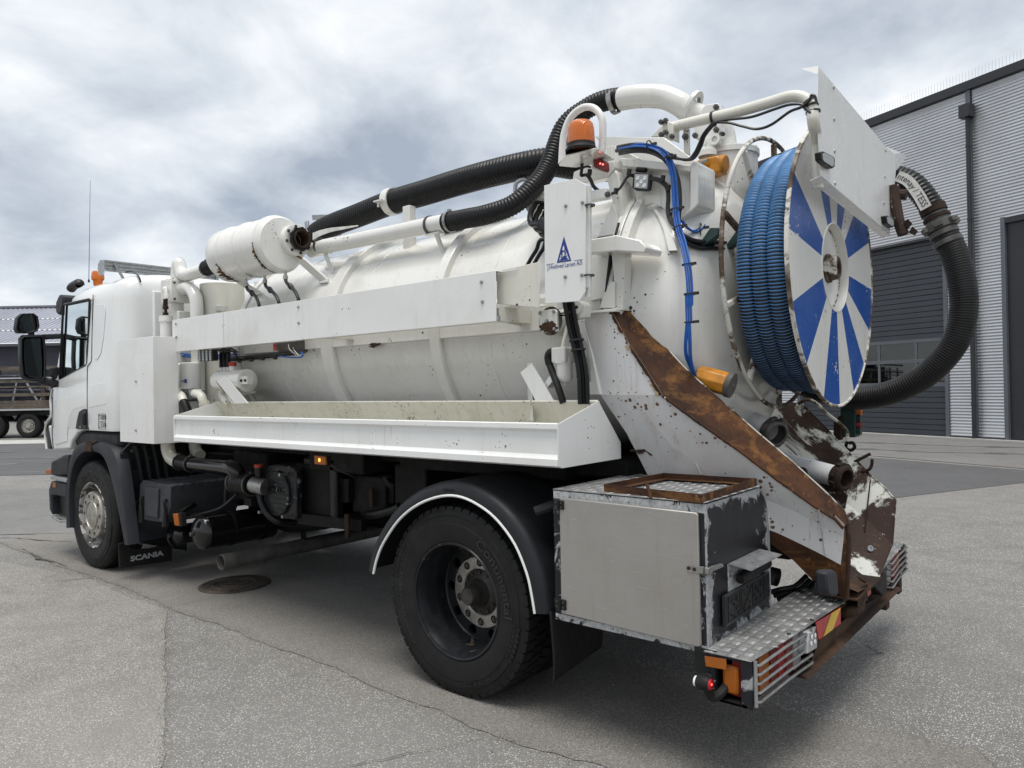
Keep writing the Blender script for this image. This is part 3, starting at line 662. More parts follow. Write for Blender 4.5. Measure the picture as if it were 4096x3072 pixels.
def tyre(x, y, sg, tread='drive', zc=0.485, R=0.499, letters=True):
    # sg = +1: outer face at y and tyre runs to +y; -1 mirrored
    w = 0.310; b = MB(); ax = (0, sg, 0); c = (x, y, zc)
    prof = [(0.030,0.296),(0.014,0.306),(0.008,0.330),(0.002,0.365),(0.000,0.400),(0.003,0.404),(0.003,0.408),(0.004,0.436),(0.010,0.440),(0.012,0.462),(0.022,0.478),(0.040,R-0.015)]
    if tread == 'rib':
        prof = prof[:-1]+[(0.035,R-0.006),(0.05,R-0.002)]
        for k in range(4):
            t = 0.075+k*0.050; prof += [(t,R),(t+0.002,R-0.012),(t+0.010,R-0.012),(t+0.012,R)]
    prof += [(w-0.04,R-0.015),(w-0.02,0.475),(w-0.004,0.42),(w,0.39),(w-0.02,0.32),(w-0.04,0.296)]
    b.lathe(c, ax, prof, 96)
    if tread == 'drive':
        N = 52
        for row, (d0, d1, ri) in enumerate(((0.012,0.075,0.466),(0.082,0.148,0.482),(0.160,0.226,0.482),(0.234,0.298,0.466))):
            for k in range(N):
                t0 = 2*PI*(k+(0.5 if row % 2 else 0))/N; t1 = t0+2*PI/N*0.78; sk = 0.028*(1 if row < 2 else -1); ch = 0.006
                def P(d, r, t): return (x+r*math.cos(t), y+sg*d, zc+r*math.sin(t))
                rr0 = R-0.012 if row == 0 else R; rr1 = R-0.012 if row == 3 else R
                b.add([P(d0,ri,t0),P(d0,ri,t1),P(d1,0.482,t1+sk),P(d1,0.482,t0+sk),P(d0+ch*(row==0),rr0,t0),P(d0+ch*(row==0),rr0,t1),P(d1,rr1,t1+sk),P(d1,rr1,t0+sk)],
                      [(4,5,6,7),(0,1,5,4),(1,2,6,5),(2,3,7,6),(3,0,4,7)])
    # honeycomb relief patches
    for aa in ((2.55, 3.05), (5.75, 6.2)):
        for i in range(7):
            for j in range(3):
                t = aa[0]+(aa[1]-aa[0])*(i+0.5*(j % 2))/7; r = 0.385+0.026*j
                b.lathe((x+r*math.cos(t), y+sg*0.004, zc+r*math.sin(t)), (0, sg, 0), [(0.0,0.0125),(-0.004,0.0115),(-0.004,0.0)], 6)
    o = b.build('tyre', M['rubber'], None)
    if letters:
        lm = MB()
        arc_text(lm, 'Continental', 0.060, (x, y+sg*0.004, zc), sg, 0.402, PI*0.20 if tread == 'drive' else PI*0.5, sx=1.25)
        arc_text(lm, 'ContiHybrid HD3' if tread == 'drive' else 'Conti Hybrid HS3', 0.030, (x, y+sg*0.004, zc), sg, 0.395, PI*1.10, sx=1.5, flip=False)
        arc_text(lm, '315/70 R 22.5', 0.030, (x, y+sg*0.005, zc), sg, 0.425, PI*1.62, sx=1.2)
        lo = lm.build('lettering', M['letter'], o)
    return o
def wheel(name, label, x, ysurf, sg, kind):
    zc = 0.485; ax = (0, sg, 0)
    w = bpy.data.objects.new(name, None); COL.objects.link(w); w.location = (x, ysurf, zc); w.parent = truck
    w.matrix_parent_inverse = Matrix.Translation(truck.location).inverted(); w['label'] = label
    inv = Matrix.Translation(w.location).inverted()
    def add(o): o.parent = w; o.matrix_parent_inverse = inv; return o
    near = sg > 0
    ty = add(tyre(x, ysurf, sg, 'drive' if kind == 'rear' else 'rib', letters=False))
    if near:
        lm = MB()
        if kind == 'rear':
            arc_text(lm, 'Continental', 0.066, (x, ysurf, zc), sg, 0.372, PI*0.16, sx=1.35)
            add(lm.build('tyre_lettering', M['letter'], None)); lm = MB()
            arc_text(lm, 'ContiHybrid HD3', 0.034, (x, ysurf+0.003, zc), sg, 0.395, PI*1.08, sx=1.6)
        else:
            arc_text(lm, 'Continental', 0.066, (x, ysurf, zc), sg, 0.372, PI*0.52, sx=1.3)
            add(lm.build('tyre_lettering', M['letter'], None)); lm = MB()
            arc_text(lm, 'Conti Hybrid', 0.036, (x, ysurf+0.003, zc), sg, 0.40, PI*1.28, sx=1.5)
        add(lm.build('tyre_lettering', M['letter'], None)); lm = MB()
        arc_text(lm, '315/70 R 22.5', 0.030, (x, ysurf+0.002, zc), sg, 0.412, PI*1.63, sx=1.15)
        add(lm.build('tyre_lettering', M['letter'], None)); lm = MB()
    b = MB()
    if kind == 'rear':
        b.lathe((x,ysurf,zc), ax, [(0.030,0.300),(0.016,0.303),(0.010,0.298),(0.013,0.288),(0.030,0.284),(0.050,0.272),(0.110,0.270),(0.135,0.262),(0.150,0.266),(0.215,0.264),(0.222,0.258)], 64)
        holed_ring(b, (x,ysurf+sg*0.222,zc), ax, 0.186, 0.258, 10, 0.027, 0.224, 0.02, 0)
        add(b.build('rim', M['rim_black'], None))
        b = MB(); b.lathe((x,ysurf,zc), ax, [(0.235,0.29),(0.33,0.29),(0.33,0.12)], 40); add(b.build('brake_drum', M['under'], None))
        b = MB(); b.lathe((x,ysurf,zc), ax, [(0.24,0.192),(0.222,0.192),(0.212,0.187)], 48)
        holed_ring(b, (x,ysurf+sg*0.212,zc), ax, 0.128, 0.187, 10, 0.0215, 0.1585, 0.014, 0, ph=0.31)
        b.lathe((x,ysurf,zc), ax, [(0.212,0.128),(0.218,0.122),(0.25,0.120)], 48); add(b.build('hub_ring', M['alu_cast'], None))
        for k in range(10):
            t = 2*PI*k/10+0.31; bb = MB(); p = V((x+0.1585*math.cos(t), ysurf+sg*0.230, zc+0.1585*math.sin(t))); bb.cyl(p, p-V(ax)*0.014, 0.0155, 0.0145, n=6); bb.cyl(p-V(ax)*0.014, p-V(ax)*0.022, 0.008, n=8)
            add(bb.build('wheel_nut', M['steel_dark'], None))
        b = MB(); b.lathe((x,ysurf,zc), ax, [(0.26,0.118),(0.222,0.118),(0.212,0.100),(0.200,0.078),(0.140,0.052),(0.115,0.048),(0.105,0.042),(0.105,0.0)], 32)
        for k in range(12):
            t = 2*PI*k/12; p = V((x+0.104*math.cos(t), ysurf+sg*0.220, zc+0.104*math.sin(t))); b.cyl(p, p-V(ax)*0.014, 0.009, n=6)
        add(b.build('axle_hub', M['hub'], None))
        t2 = add(tyre(x, ysurf+sg*0.345, sg, 'drive', letters=False)); 
    else:
        b.lathe((x,ysurf,zc), ax, [(0.030,0.298),(0.014,0.302),(0.008,0.296),(0.012,0.286),(0.035,0.280),(0.070,0.262),(0.090,0.235),(0.082,0.222)], 64); add(b.build('rim', M['rim_chip'], None))
        b = MB(); b.lathe((x,ysurf,zc), ax, [(0.085,0.224),(0.030,0.216),(0.014,0.211),(0.010,0.205)], 56)
        holed_ring(b, (x,ysurf+sg*0.010,zc), ax, 0.133, 0.205, 10, 0.0205, 0.1715, 0.016, 0)
        b.lathe((x,ysurf,zc), ax, [(0.010,0.133),(0.004,0.131),(0.000,0.126),(0.002,0.121),(0.010,0.117),(0.006,0.10),(0.004,0.0)], 48); add(b.build('hub_cover', M['alu_cast'], None))
        for k in range(10):
            t = 2*PI*k/10; bb = MB(); p = V((x+0.1715*math.cos(t), ysurf+sg*0.028, zc+0.1715*math.sin(t))); bb.cyl(p, p-V(ax)*0.010, 0.0155, n=6); bb.cyl(p-V(ax)*0.01, p-V(ax)*0.016, 0.008, n=8)
            add(bb.build('wheel_nut', M['steel_dark'], None))
    return w
wheel('rear_wheel', 'rear double wheel with deep black rim, near side', 0.0, 0.046, 1, 'rear')
wheel('front_wheel', 'front wheel with silver hub cover, near side', -4.607, 0.051, 1, 'front')
wheel('rear_wheel', 'rear double wheel on the far side', 0.0, 2.454, -1, 'rear')
wheel('front_wheel', 'front wheel on the far side', -4.607, 2.449, -1, 'front')

# frame rails, axles and cross members
for y in (0.84, 1.58):
    b = MB(); b.box(-5.4, 1.45, y, y+0.08, 0.74, 1.02); part(b, 'frame_rail', M['under'], bevel=0.006)
for x in (-4.9, -3.4, -1.9, -0.5, 0.6, 1.35):
    b = MB(); b.box(x, x+0.12, 0.92, 1.58, 0.80, 0.96); part(b, 'cross_member', M['under'])
b = MB(); b.lathe((0,0.36,0.485), (0,1,0), [(0,0.07),(0.3,0.085),(0.62,0.10),(0.72,0.19),(0.89,0.23),(1.06,0.19),(1.16,0.10),(1.48,0.085),(1.78,0.07)], 20); part(b, 'rear_axle', M['under'])
b = MB(); b.bar((-4.607,0.3,0.45), (-4.607,2.2,0.45), 0.12, 0.14); part(b, 'front_axle', M['under'])
b = MB(); b.tube([(-3.3,1.25,0.78),(-0.2,1.25,0.55)], 0.06, 12); part(b, 'drive_shaft', M['under'])
b = MB(); b.box(-4.9,-3.3,0.95,1.6,0.55,1.25); part(b, 'engine_block', M['under'], bevel=0.05)
b = MB(); b.box(-2.0,-0.62,1.70,2.36,0.42,0.98); part(b, 'fuel_tank', M['under'], bevel=0.08)
b = MB(); b.box(-3.7,-2.1,1.75,2.38,0.30,0.95); part(b, 'side_tank', M['under'], bevel=0.06)
b = MB(); b.ext([(-3.5,0.95,0.42),(-2.9,0.95,0.36),(-2.35,0.95,0.45),(-2.2,0.95,0.85),(-3.5,0.95,0.85)], (0,0.55,0)); part(b, 'gearbox', M['under'], bevel=0.05)
for k, (x0, x1, y0, y1, z0, z1) in enumerate(((-3.0,-2.5,0.55,0.85,0.70,1.10),(-2.05,-1.5,0.50,0.86,0.62,1.05),(-1.45,-1.1,0.55,0.86,0.74,1.0),(-0.95,-0.66,0.5,0.84,0.66,1.10),(-1.8,-1.2,0.45,0.8,1.02,1.18),(-0.9,0.4,0.5,0.84,1.08,1.2))):
    b = MB(); b.box(x0,x1,y0,y1,z0,z1); part(b, 'equipment_bracket', M['under'], bevel=0.012)
# sub-frame under the tank
b = MB(); b.box(-3.3, 0.72, 0.60, 1.90, 1.10, 1.19); part(b, 'sub_frame', M['under'], bevel=0.01)
for x in (-2.6, -1.1, 0.2):
    b = MB(); b.ext([(x,0.45,1.19),(x,2.05,1.19),(x,1.9,1.45),(x,0.6,1.45)], (0.08,0,0)); part(b, 'tank_saddle', M['under'])

# rear mudguard, near side: a rounded shell with a white edge strip
lip = spl([(-0.587, 0.02, 0.549), (-0.557, 0.02, 0.632), (-0.497, 0.02, 0.732), (-0.364, 0.02, 0.874), (-0.205, 0.02, 0.973), (-0.03, 0.02, 1.029), (0.11, 0.02, 1.034), (0.244, 0.02, 0.996), (0.349, 0.02, 0.937), (0.45, 0.02, 0.838), (0.517, 0.02, 0.714), (0.544, 0.02, 0.618), (0.56, 0.02, 0.533)], 4)
def arch(path, prof, cx, cz, mb):
    n = len(prof); base = len(mb.v)
    for p in path:
        d = V((p.x-cx, 0, p.z-cz)).normalized()
        for h, y in prof: mb.v.append((p.x+d.x*h, y, p.z+d.z*h))
    for i in range(len(path)-1):
        for k in range(n-1): mb.f.append([base+i*n+k, base+(i+1)*n+k, base+(i+1)*n+k+1, base+i*n+k+1]); mb.m.append(0)
b = MB(); arch(lip, [(0.0,0.03),(-0.004,0.018),(0.006,0.014),(0.045,0.022),(0.066,0.036),(0.076,0.066),(0.078,0.70),(0.068,0.70),(0.064,0.07),(0.052,0.045),(0.0,0.03)], 0, 0.485, b); mg = part(b, 'rear_mudguard', M['plastic'], ang=50)
b = MB(); b.tube([V((p.x, 0.016, p.z)) for p in lip], 0.0075, 8); part(b, 'edge_strip', M['refl_white'], mg)
b = MB(); put_text(b, 'PARLOK', 0.020, (0.014, 0.015, 1.062), (1,0,0.03), (0,0,1)); part(b, 'mudguard_lettering', M['black'], mg)
b = MB(); arch([V((p.x, 0, p.z)) for p in lip], [(0.05,1.80),(0.076,1.80),(0.078,2.47),(0.0,2.48)], 0, 0.485, b); part(b, 'rear_mudguard', M['plastic'], ang=50)
# rear mud flap, near side
b = MB(); fl = [(0.640,0.03,0.56),(0.646,0.03,0.46),(0.648,0.03,0.36),(0.642,0.03,0.27),(0.634,0.03,0.232)]
pts = [V(p) for p in spl(fl, 4)]; n = len(pts)
for dx in (0, 0.012):
    for p in pts: b.v.append((p.x+dx, p.y+0.01*math.sin(p.z*9), p.z)); b.v.append((p.x+dx+0.02*math.sin(p.z*7), p.y+0.38, p.z+0.055))
for s_ in (0, 1):
    o_ = s_*2*n
    for i in range(n-1): b.f.append([o_+2*i, o_+2*i+1, o_+2*i+3, o_+2*i+2]); b.m.append(0)
for i in range(n-1):
    for e_ in (0, 1): b.f.append([2*i+e_, 2*i+2+e_, 2*n+2*i+2+e_, 2*n+2*i+e_]); b.m.append(0)
part(b, 'rear_mud_flap', M['rubber'])
# bracket tube that pokes out above the mudguard
b = MB(); b.tube([(0.537, 0.06, 0.993), (0.605, 0.12, 1.022)], [0.026,0.028], 10, caps=False); b.tube([(0.537, 0.06, 0.993), (0.605, 0.12, 1.022)], [0.020,0.022], 10, caps=True); part(b, 'mudguard_stay', M['plastic'])

# ---------------- gear hung under the body, near side
# battery box
yb = 0.14
A0 = V((-3.798, 0.14, 0.824)); A1 = V((-3.247, 0.14, 0.847)); A2 = V((-3.256, 0.14, 0.675)); A3 = V((-3.343, 0.14, 0.531)); A4 = V((-3.856, 0.14, 0.51)); A5 = V((-3.81, 0.14, 0.673))
b = MB(); b.ext([A0, A1, A2, A3, A4, A5], (0, 0.62, 0)); bat = part(b, 'battery_box', M['plastic3'], bevel=0.008)
b = MB(); cx_ = (A0.x+A1.x)/2; wv = (A1.x-A0.x); b.ext([(cx_-wv*0.27,yb-0.018,A0.z-0.02),(cx_+wv*0.18,yb-0.018,A0.z-0.02),(cx_+wv*0.14,yb-0.018,A4.z+0.05),(cx_-wv*0.27,yb-0.018,A4.z+0.05)], (0,0.02,0)); part(b, 'box_panel', M['plastic3'], bat, bevel=0.008)
for k in range(9):
    y0 = yb+0.01+k*0.068; b = MB(); b.ext([(A0.x-0.01,y0,A0.z),(A1.x+0.012,y0,A0.z),(A1.x+0.012,y0,A0.z+0.02),(A0.x+0.03,y0,A0.z+0.026)], (0,0.036,0)); part(b, 'lid_rib', M['plastic3'], bat, bevel=0.005)
for px in (190, 450):
    p = V((-3.732, 0.13, 0.68)) if px == 190 else V((-3.308, 0.13, 0.69))
    b = MB(); b.tube([p+V((0,0,0.04)), p+V((0,-0.012,0.0)), p+V((0,-0.006,-0.04))], 0.012, 8); b.bar(p+V((-0.02,-0.01,0.02)), p+V((0.03,-0.01,0.02)), 0.014, 0.014); b.tube([p+V((0,-0.004,-0.04)), p+V((-0.012,0.0,-0.18))], [0.012,0.026], 8); part(b, 'lid_strap', M['rubber'], bat)
# side marker beside the battery box
b = MB(); b.ext([(-3.129, 0.1, 0.632), (-3.065, 0.1, 0.639), (-3.046, 0.1, 0.545), (-3.101, 0.1, 0.543)], (0,0.02,0)); mk = part(b, 'side_marker', M['amber'], bevel=0.003)
b = MB(); b.ext([(-3.108, 0.115, 0.636), (-3.025, 0.115, 0.644), (-3.011, 0.115, 0.543), (-3.088, 0.115, 0.535)], (0,0.04,0)); part(b, 'marker_holder', M['rubber'], mk)
# air tanks lie across the truck
def air_tank(c, R, L, name='air_tank'):
    b = MB(); b.lathe(c, (0,1,0), [(-0.055,0.0),(-0.052,R*0.3),(-0.04,R*0.6),(-0.02,R*0.86),(0.0,R*0.98),(0.02,R),(0.022,R*1.008),(0.028,R),(L,R),(L+0.05,R*0.5),(L+0.05,0)], 36); o = part(b, name, M['black_gloss'])
    b = MB(); b.cyl(V(c)+V((-0.02,-0.053,0)), V(c)+V((-0.02,-0.075,0)), 0.018, n=6); part(b, 'drain_plug', M['steel_dark'], o)
    for t in (0.22, 0.5):
        b = MB(); b.lathe(c, (0,1,0), [(t,R+0.004),(t+0.03,R+0.004)], 30); part(b, 'tank_strap', M['under'], o)
    return o
air_tank((-3.022, 0.27, 0.463), 0.137, 0.62); air_tank((-3.578, 0.36, 0.373), 0.085, 0.5)
b = MB(); b.bar((-3.196, 0.2, 0.621), (-3.493, 0.75, 0.78), 0.035, 0.035); part(b, 'support_strut', M['under'])
b = MB(); b.tube(spl([(-3.371, 0.3, 0.545), (-3.097, 0.3, 0.602), (-2.876, 0.32, 0.656), (-2.819, 0.35, 0.685), (-2.77, 0.4, 0.74), (-2.688, 0.4, 0.789)], 5), 0.012, 7); part(b, 'air_line', M['cable'])
for k in range(3):
    b = MB(); b.tube(spl([(-3.715, 0.34, 0.419), (-3.648, 0.3, 0.386), (-3.626, 0.3, 0.319), (-3.622, 0.34, 0.266)], 4), 0.009+0.001*k, 6); b.xf(Matrix.Translation((0.02*k,0.03*k,0.01*k))); part(b, 'air_line', M['cable'])
# exhaust pipe crossing below
e0 = V((-2.726, 0.28, 0.267)); e1 = V((e0.x, 2.05, e0.z))
b = MB(); b.lathe(e0, (0,1,0), [(0.10,0.052),(0.0,0.054),(-0.004,0.057),(0.0,0.060),(0.02,0.060),(1.55,0.060),(1.60,0.056),(1.64,0.04),(1.66,0.0)], 28); exh = part(b, 'exhaust_pipe', M['exhaust'])
b = MB(); b.box(e0.x-0.03,e0.x+0.03,1.02,1.03,e0.z+0.05,e0.z+0.30); part(b, 'exhaust_hanger', M['under'], exh)
# vacuum pump
pc = V((-2.118, 0.4, 0.838))
b = MB(); f4 = [(-2.274, 0.4, 1.004), (-2.236, 0.4, 1.032), (-2.082, 0.4, 1.044), (-1.923, 0.4, 1.036), (-1.885, 0.4, 1.006), (-1.891, 0.4, 0.683), (-1.923, 0.4, 0.661), (-2.048, 0.4, 0.657), (-2.236, 0.4, 0.669), (-2.288, 0.4, 0.705)]
b.ext(f4, (0,0.05,0)); pump = part(b, 'vacuum_pump', M['pump'], bevel=0.008)
b = MB(); b.lathe(pc, (0,1,0), [(0.01,0.168),(-0.018,0.166),(-0.026,0.158),(-0.026,0.150),(-0.018,0.146),(-0.018,0.0)], 48); part(b, 'pump_cover', M['pump'], pump)
for k, dz in enumerate((-0.115,-0.078,-0.042,-0.006,0.062,0.10)):
    hw = math.sqrt(max(0.0, 0.140**2-dz*dz)); b = MB(); b.bar(pc+V((-hw,-0.019,dz)), pc+V((hw,-0.019,dz)), 0.012, 0.008); part(b, 'cover_rib', M['pump'], pump)
b = MB(); put_text(b, 'WITTIG', 0.062, pc+V((0.0,-0.019,0.026)), (1,0,0), (0,0,1), extr=0.004, sx=1.0); part(b, 'pump_lettering', M['black'], pump)
for p in ((-2.271, 0.4, 0.691), (-1.967, 0.4, 0.687), (-1.992, 0.4, 0.984)):
    b = MB(); b.cyl(V(p), V(p)+V((0,-0.07,0)), 0.012, n=10); part(b, 'stud', M['steel'], pump)
b = MB(); z0, z1 = pc.z-0.20, pc.z+0.20; b.box(pc.x-0.17, pc.x+0.19, 0.452, 1.05, z0, z1); part(b, 'pump_housing', M['black'], pump, bevel=0.02)
b = MB(); b.box(-1.98, -1.6, 0.52, 0.9, 0.66, 1.1); b.box(-1.58,-1.50,0.45,0.8,0.7,1.12); part(b, 'gear_case', M['black'], bevel=0.02)
b = MB(); b.lathe((-1.405, 0.62, 0.892), (0,1,0), [(0.4,0.125),(0,0.125),(-0.01,0.115),(-0.01,0.045),(0.02,0.04),(0.02,0)], 32); part(b, 'brake_chamber', M['under'])
b = MB(); b.ext([(-1.166, 0.58, 0.908), (-1.106, 0.58, 0.936), (-1.052, 0.58, 0.94), (-1.055, 0.58, 0.826), (-1.114, 0.58, 0.821), (-1.167, 0.58, 0.883)], (0,0.1,0)); part(b, 'valve_block', M['under'], bevel=0.004)
b = MB(); b.tube([(-1.117, 0.56, 1.004), (-1.098, 0.57, 0.962), (-1.079, 0.6, 0.936)], [0.012,0.022,0.028], 8); part(b, 'valve_hose', M['hose'])
b = MB(); b.tube(spl([(-1.34, 0.62, 0.781), (-1.384, 0.6, 0.751), (-1.341, 0.58, 0.73), (-1.145, 0.52, 0.758), (-0.942, 0.5, 0.812), (-0.898, 0.5, 0.833)], 6), 0.030, 12); part(b, 'suspension_hose', M['hose'])
b = MB(); b.bar((-1.929, 0.46, 0.662), (-1.263, 0.5, 0.673), 0.05, 0.075); part(b, 'tie_bar', M['under'])
b = MB(); b.bar((-1.35, 0.43, 0.751), (-1.349, 0.43, 0.593), 0.04, 0.02, up=(0,1,0)); part(b, 'hanger_strap', M['rust_dark'])
b = MB(); b.bar((-1.201, 0.52, 0.921), (-1.2, 0.52, 0.801), 0.03, 0.02, up=(0,1,0)); part(b, 'hanger_strap', M['rust_dark'])
b = MB(); b.ext([(-1.534, 0.5, 0.975), (-1.424, 0.5, 0.973), (-1.428, 0.5, 0.811), (-1.539, 0.5, 0.799)], (0,0.05,0)); part(b, 'cover_plate', M['under'], bevel=0.006)
for p in ((-1.499, 0.5, 0.958), (-1.503, 0.5, 0.827)): bolt(p, NY, 0.02, 0.01, 'under')
b = MB(); b.tube(spl([(-2.307, 0.36, 1.011), (-2.309, 0.36, 0.957), (-2.306, 0.36, 0.849), (-2.261, 0.36, 0.739), (-2.171, 0.37, 0.659), (-2.121, 0.42, 0.619), (-2.155, 0.55, 0.593)], 5), 0.026, 12); fh = part(b, 'filler_hose', M['hose'])
b = MB(); b.cyl(V((-2.307, 0.36, 1.022)), V((-2.307, 0.36, 0.957)), 0.031, n=16); part(b, 'filler_neck', M['black'], fh)
b = MB(); b.cyl(V((-2.308, 0.36, 1.042)), V((-2.308, 0.36, 1.019)), 0.033, n=16); part(b, 'filler_cap', M['red_cap'], fh)
# air intake piping from the cabinet down to the pump
pa = [(-3.621, 0.3, 1.162), (-3.607, 0.3, 1.093), (-3.544, 0.3, 1.034), (-3.417, 0.3, 1.008)]
b = MB(); b.tube(spl(pa, 6), 0.055, 18); part(b, 'intake_elbow', M['cream'])
b = MB(); b.tube(spl([(-3.544, 0.5, 1.151), (-3.523, 0.5, 1.081), (-3.453, 0.5, 1.045)], 5), 0.05, 16); part(b, 'intake_elbow', M['cream'])
def clampring(p0, d, r, w=0.014, mat='steel_dark', parent=None):
    b = MB(); d = V(d).normalized(); b.lathe(p0, d, [(-w/2,r),(-w/2,r+0.006),(w/2,r+0.006),(w/2,r)], 24); a, c = fr(d); b.bar(V(p0)+c*(r+0.002)-d*0.01-a*0.0, V(p0)+c*(r+0.016)-d*0.01, 0.02, 0.02); return part(b, 'hose_clamp', M[mat], parent)
i0, i1, i2, i3 = V((-3.417, 0.3, 1.008)), V((-3.202, 0.3, 1.002)), V((-2.624, 0.3, 1.004)), V((-2.539, 0.3, 0.992))
b = MB(); b.tube(resample([i0, i1], 0.004), 0.062, 20); rbs = part(b, 'rubber_sleeve', M['hose'])
clampring(i0.lerp(i1, 0.08), i1-i0, 0.062, parent=rbs); clampring(i0.lerp(i1, 0.95), i1-i0, 0.062, parent=rbs)
b = MB(); b.tube([i1, i2], 0.056, 28); part(b, 'intake_pipe', M['black_gloss'])
b = MB(); b.tube(spl([i2, i3, (-2.526, 0.31, 0.95), (-2.615, 0.33, 0.894)], 6), 0.062, 20); part(b, 'intake_bend', M['black_gloss'])
j0, j1 = V((-2.602, 0.33, 0.895)), V((-2.34, 0.33, 0.892)); pth = resample([j0, j1], 0.006)
b = MB(); b.tube(pth, [0.075+0.004*(1 if i % 4 < 2 else 0) for i in range(len(pth))], 24); rbs = part(b, 'rubber_sleeve', M['hose'])
clampring(j0.lerp(j1, 0.06), j1-j0, 0.078, parent=rbs); clampring(j0.lerp(j1, 0.94), j1-j0, 0.078, parent=rbs)
b = MB(); b.tube([j1, V((-2.213, 0.36, 0.877))], 0.060, 20); part(b, 'intake_pipe', M['steel'])
b = MB(); b.tube([(-2.847, 0.4, 0.899), (-2.904, 0.42, 0.683)], 0.014, 8); part(b, 'air_line', M['cable'])
b = MB(); b.box(-2.62,-2.52,0.42,0.8,0.70,0.76); part(b, 'square_tube', M['under'])
# marker lamp under the shelf and its conduit
b = MB(); b.ext([(-1.19, 0.06, 1.181), (-1.082, 0.06, 1.179), (-1.077, 0.06, 1.129), (-1.187, 0.06, 1.129)], (0,0.018,0)); mk = part(b, 'side_marker', M['amber'], bevel=0.004)
b = MB(); b.ext([(-1.224, 0.079, 1.181), (-1.088, 0.079, 1.178), (-1.083, 0.079, 1.122), (-1.195, 0.079, 1.122)], (0,0.03,0)); part(b, 'marker_holder', M['rubber'], mk)
b = MB(); b.lathe((-1.134, 0.059, 1.157), (0,1,0), [(0,0.012),(0.0,0.0)], 10); part(b, 'lit_bulb', M['amber_lit'], mk, ang=0)
b = MB(); b.tube(spl([(-1.104, 0.1, 1.137), (-1.068, 0.14, 1.101), (-1.039, 0.22, 1.056), (-1.078, 0.3, 1.028)], 5), 0.010, 8); part(b, 'marker_conduit', M['cable'])

# ---------------- cab
def plan(x0, x1, y0, y1, rf, rr, n=6):
    # rounded rectangle seen from above, counter-clockwise; rf front corner radius, rr rear
    pts = []
    for cx, cy, r, a in ((x1-rr[0], y0+rr[1], rr, -PI/2), (x1-rr[0], y1-rr[1], rr, 0), (x0+rf[0], y1-rf[1], rf, PI/2), (x0+rf[0], y0+rf[1], rf, PI)):
        for k in range(n+1):
            t = a+PI/2*k/n; pts.append((cx+r[0]*math.cos(t), cy+r[1]*math.sin(t)))
    return pts
def loft(levels, mat_i=0):
    mb = MB(); n = None
    for (z, x0, x1, y0, y1, rf, rr) in levels:
        P = plan(x0, x1, y0, y1, rf, rr); n = len(P); mb.v += [(x, y, z) for x, y in P]
    for i in range(len(levels)-1):
        for k in range(n): mb.f.append([i*n+k, i*n+(k+1) % n, (i+1)*n+(k+1) % n, (i+1)*n+k]); mb.m.append(mat_i)
    mb.f.append(list(range(n))[::-1]); mb.m.append(mat_i)
    L = len(levels)-1; mb.f.append([L*n+k for k in range(n)]); mb.m.append(mat_i)
    return mb
RF = (0.16, 0.30); RR = (0.13, 0.20)
lv = [(1.265,-5.62,-3.95,0.035,2.465,RF,RR),(1.30,-5.62,-3.94,0.030,2.470,RF,RR),(1.62,-5.56,-3.94,0.030,2.470,RF,RR),(1.80,-5.49,-3.94,0.032,2.468,RF,RR),(2.10,-5.36,-3.945,0.040,2.460,RF,RR),(2.42,-5.18,-3.95,0.052,2.448,RF,RR),
      (2.50,-5.12,-3.955,0.060,2.440,RF,RR),(2.555,-5.04,-3.965,0.085,2.415,RF,RR),(2.60,-4.95,-3.985,0.15,2.35,RF,RR),(2.645,-4.82,-4.03,0.26,2.24,RF,RR),(2.675,-4.70,-4.08,0.42,2.08,RF,RR),(2.69,-4.60,-4.15,0.60,1.90,RF,RR)]
cab_mb = loft(lv)
inner = loft([(z, x0+0.05, x1-0.06, y0+0.05, y1-0.05, rf, rr) for (z, x0, x1, y0, y1, rf, rr) in [(1.35,)+lv[1][1:], lv[2], lv[3], lv[4], lv[5], (2.50,)+lv[6][1:]]])
wz = [(-5.148, 0.04, 2.451), (-5.102, 0.04, 2.457), (-4.534, 0.04, 2.454), (-4.521, 0.04, 2.442), (-4.592, 0.04, 1.875), (-4.62, 0.04, 1.857), (-5.242, 0.04, 1.742), (-5.267, 0.04, 1.748)]
WIN = [V(p) for p in wz]
def cutter(mb, mat): return bpy.data.objects.new('cut', mb.mesh('cut', mat, 0))
cab_o = cab_mb.build('cab', [M['cab'], M['interior']], truck, ang=28)
wc = MB(); wc.ext([(p.x, -0.3, p.z) for p in WIN], (0, 3.1, 0))
fc = MB(); fc.ext([(-5.40,0.30,1.86),(-5.40,2.20,1.86),(-5.16,2.12,2.40),(-5.16,0.38,2.40)], (-0.5, 0, 0.0))
cuts = []
for cmb in (inner, wc, fc):
    c_ = cutter(cmb, M['interior']); COL.objects.link(c_); cuts.append(c_)
    bm_ = cab_o.modifiers.new('b', 'BOOLEAN'); bm_.object = c_; bm_.operation = 'DIFFERENCE'; bm_.solver = 'EXACT'; bm_.material_mode = 'TRANSFER'
bpy.context.view_layer.update()
me2 = bpy.data.meshes.new_from_object(cab_o.evaluated_get(bpy.context.evaluated_depsgraph_get()))
cab_o.modifiers.clear(); old = cab_o.data; cab_o.data = me2; me2.name = 'cab'
me2.shade_smooth(); me2.set_sharp_from_angle(angle=math.radians(26))
for c_ in cuts: bpy.data.objects.remove(c_)
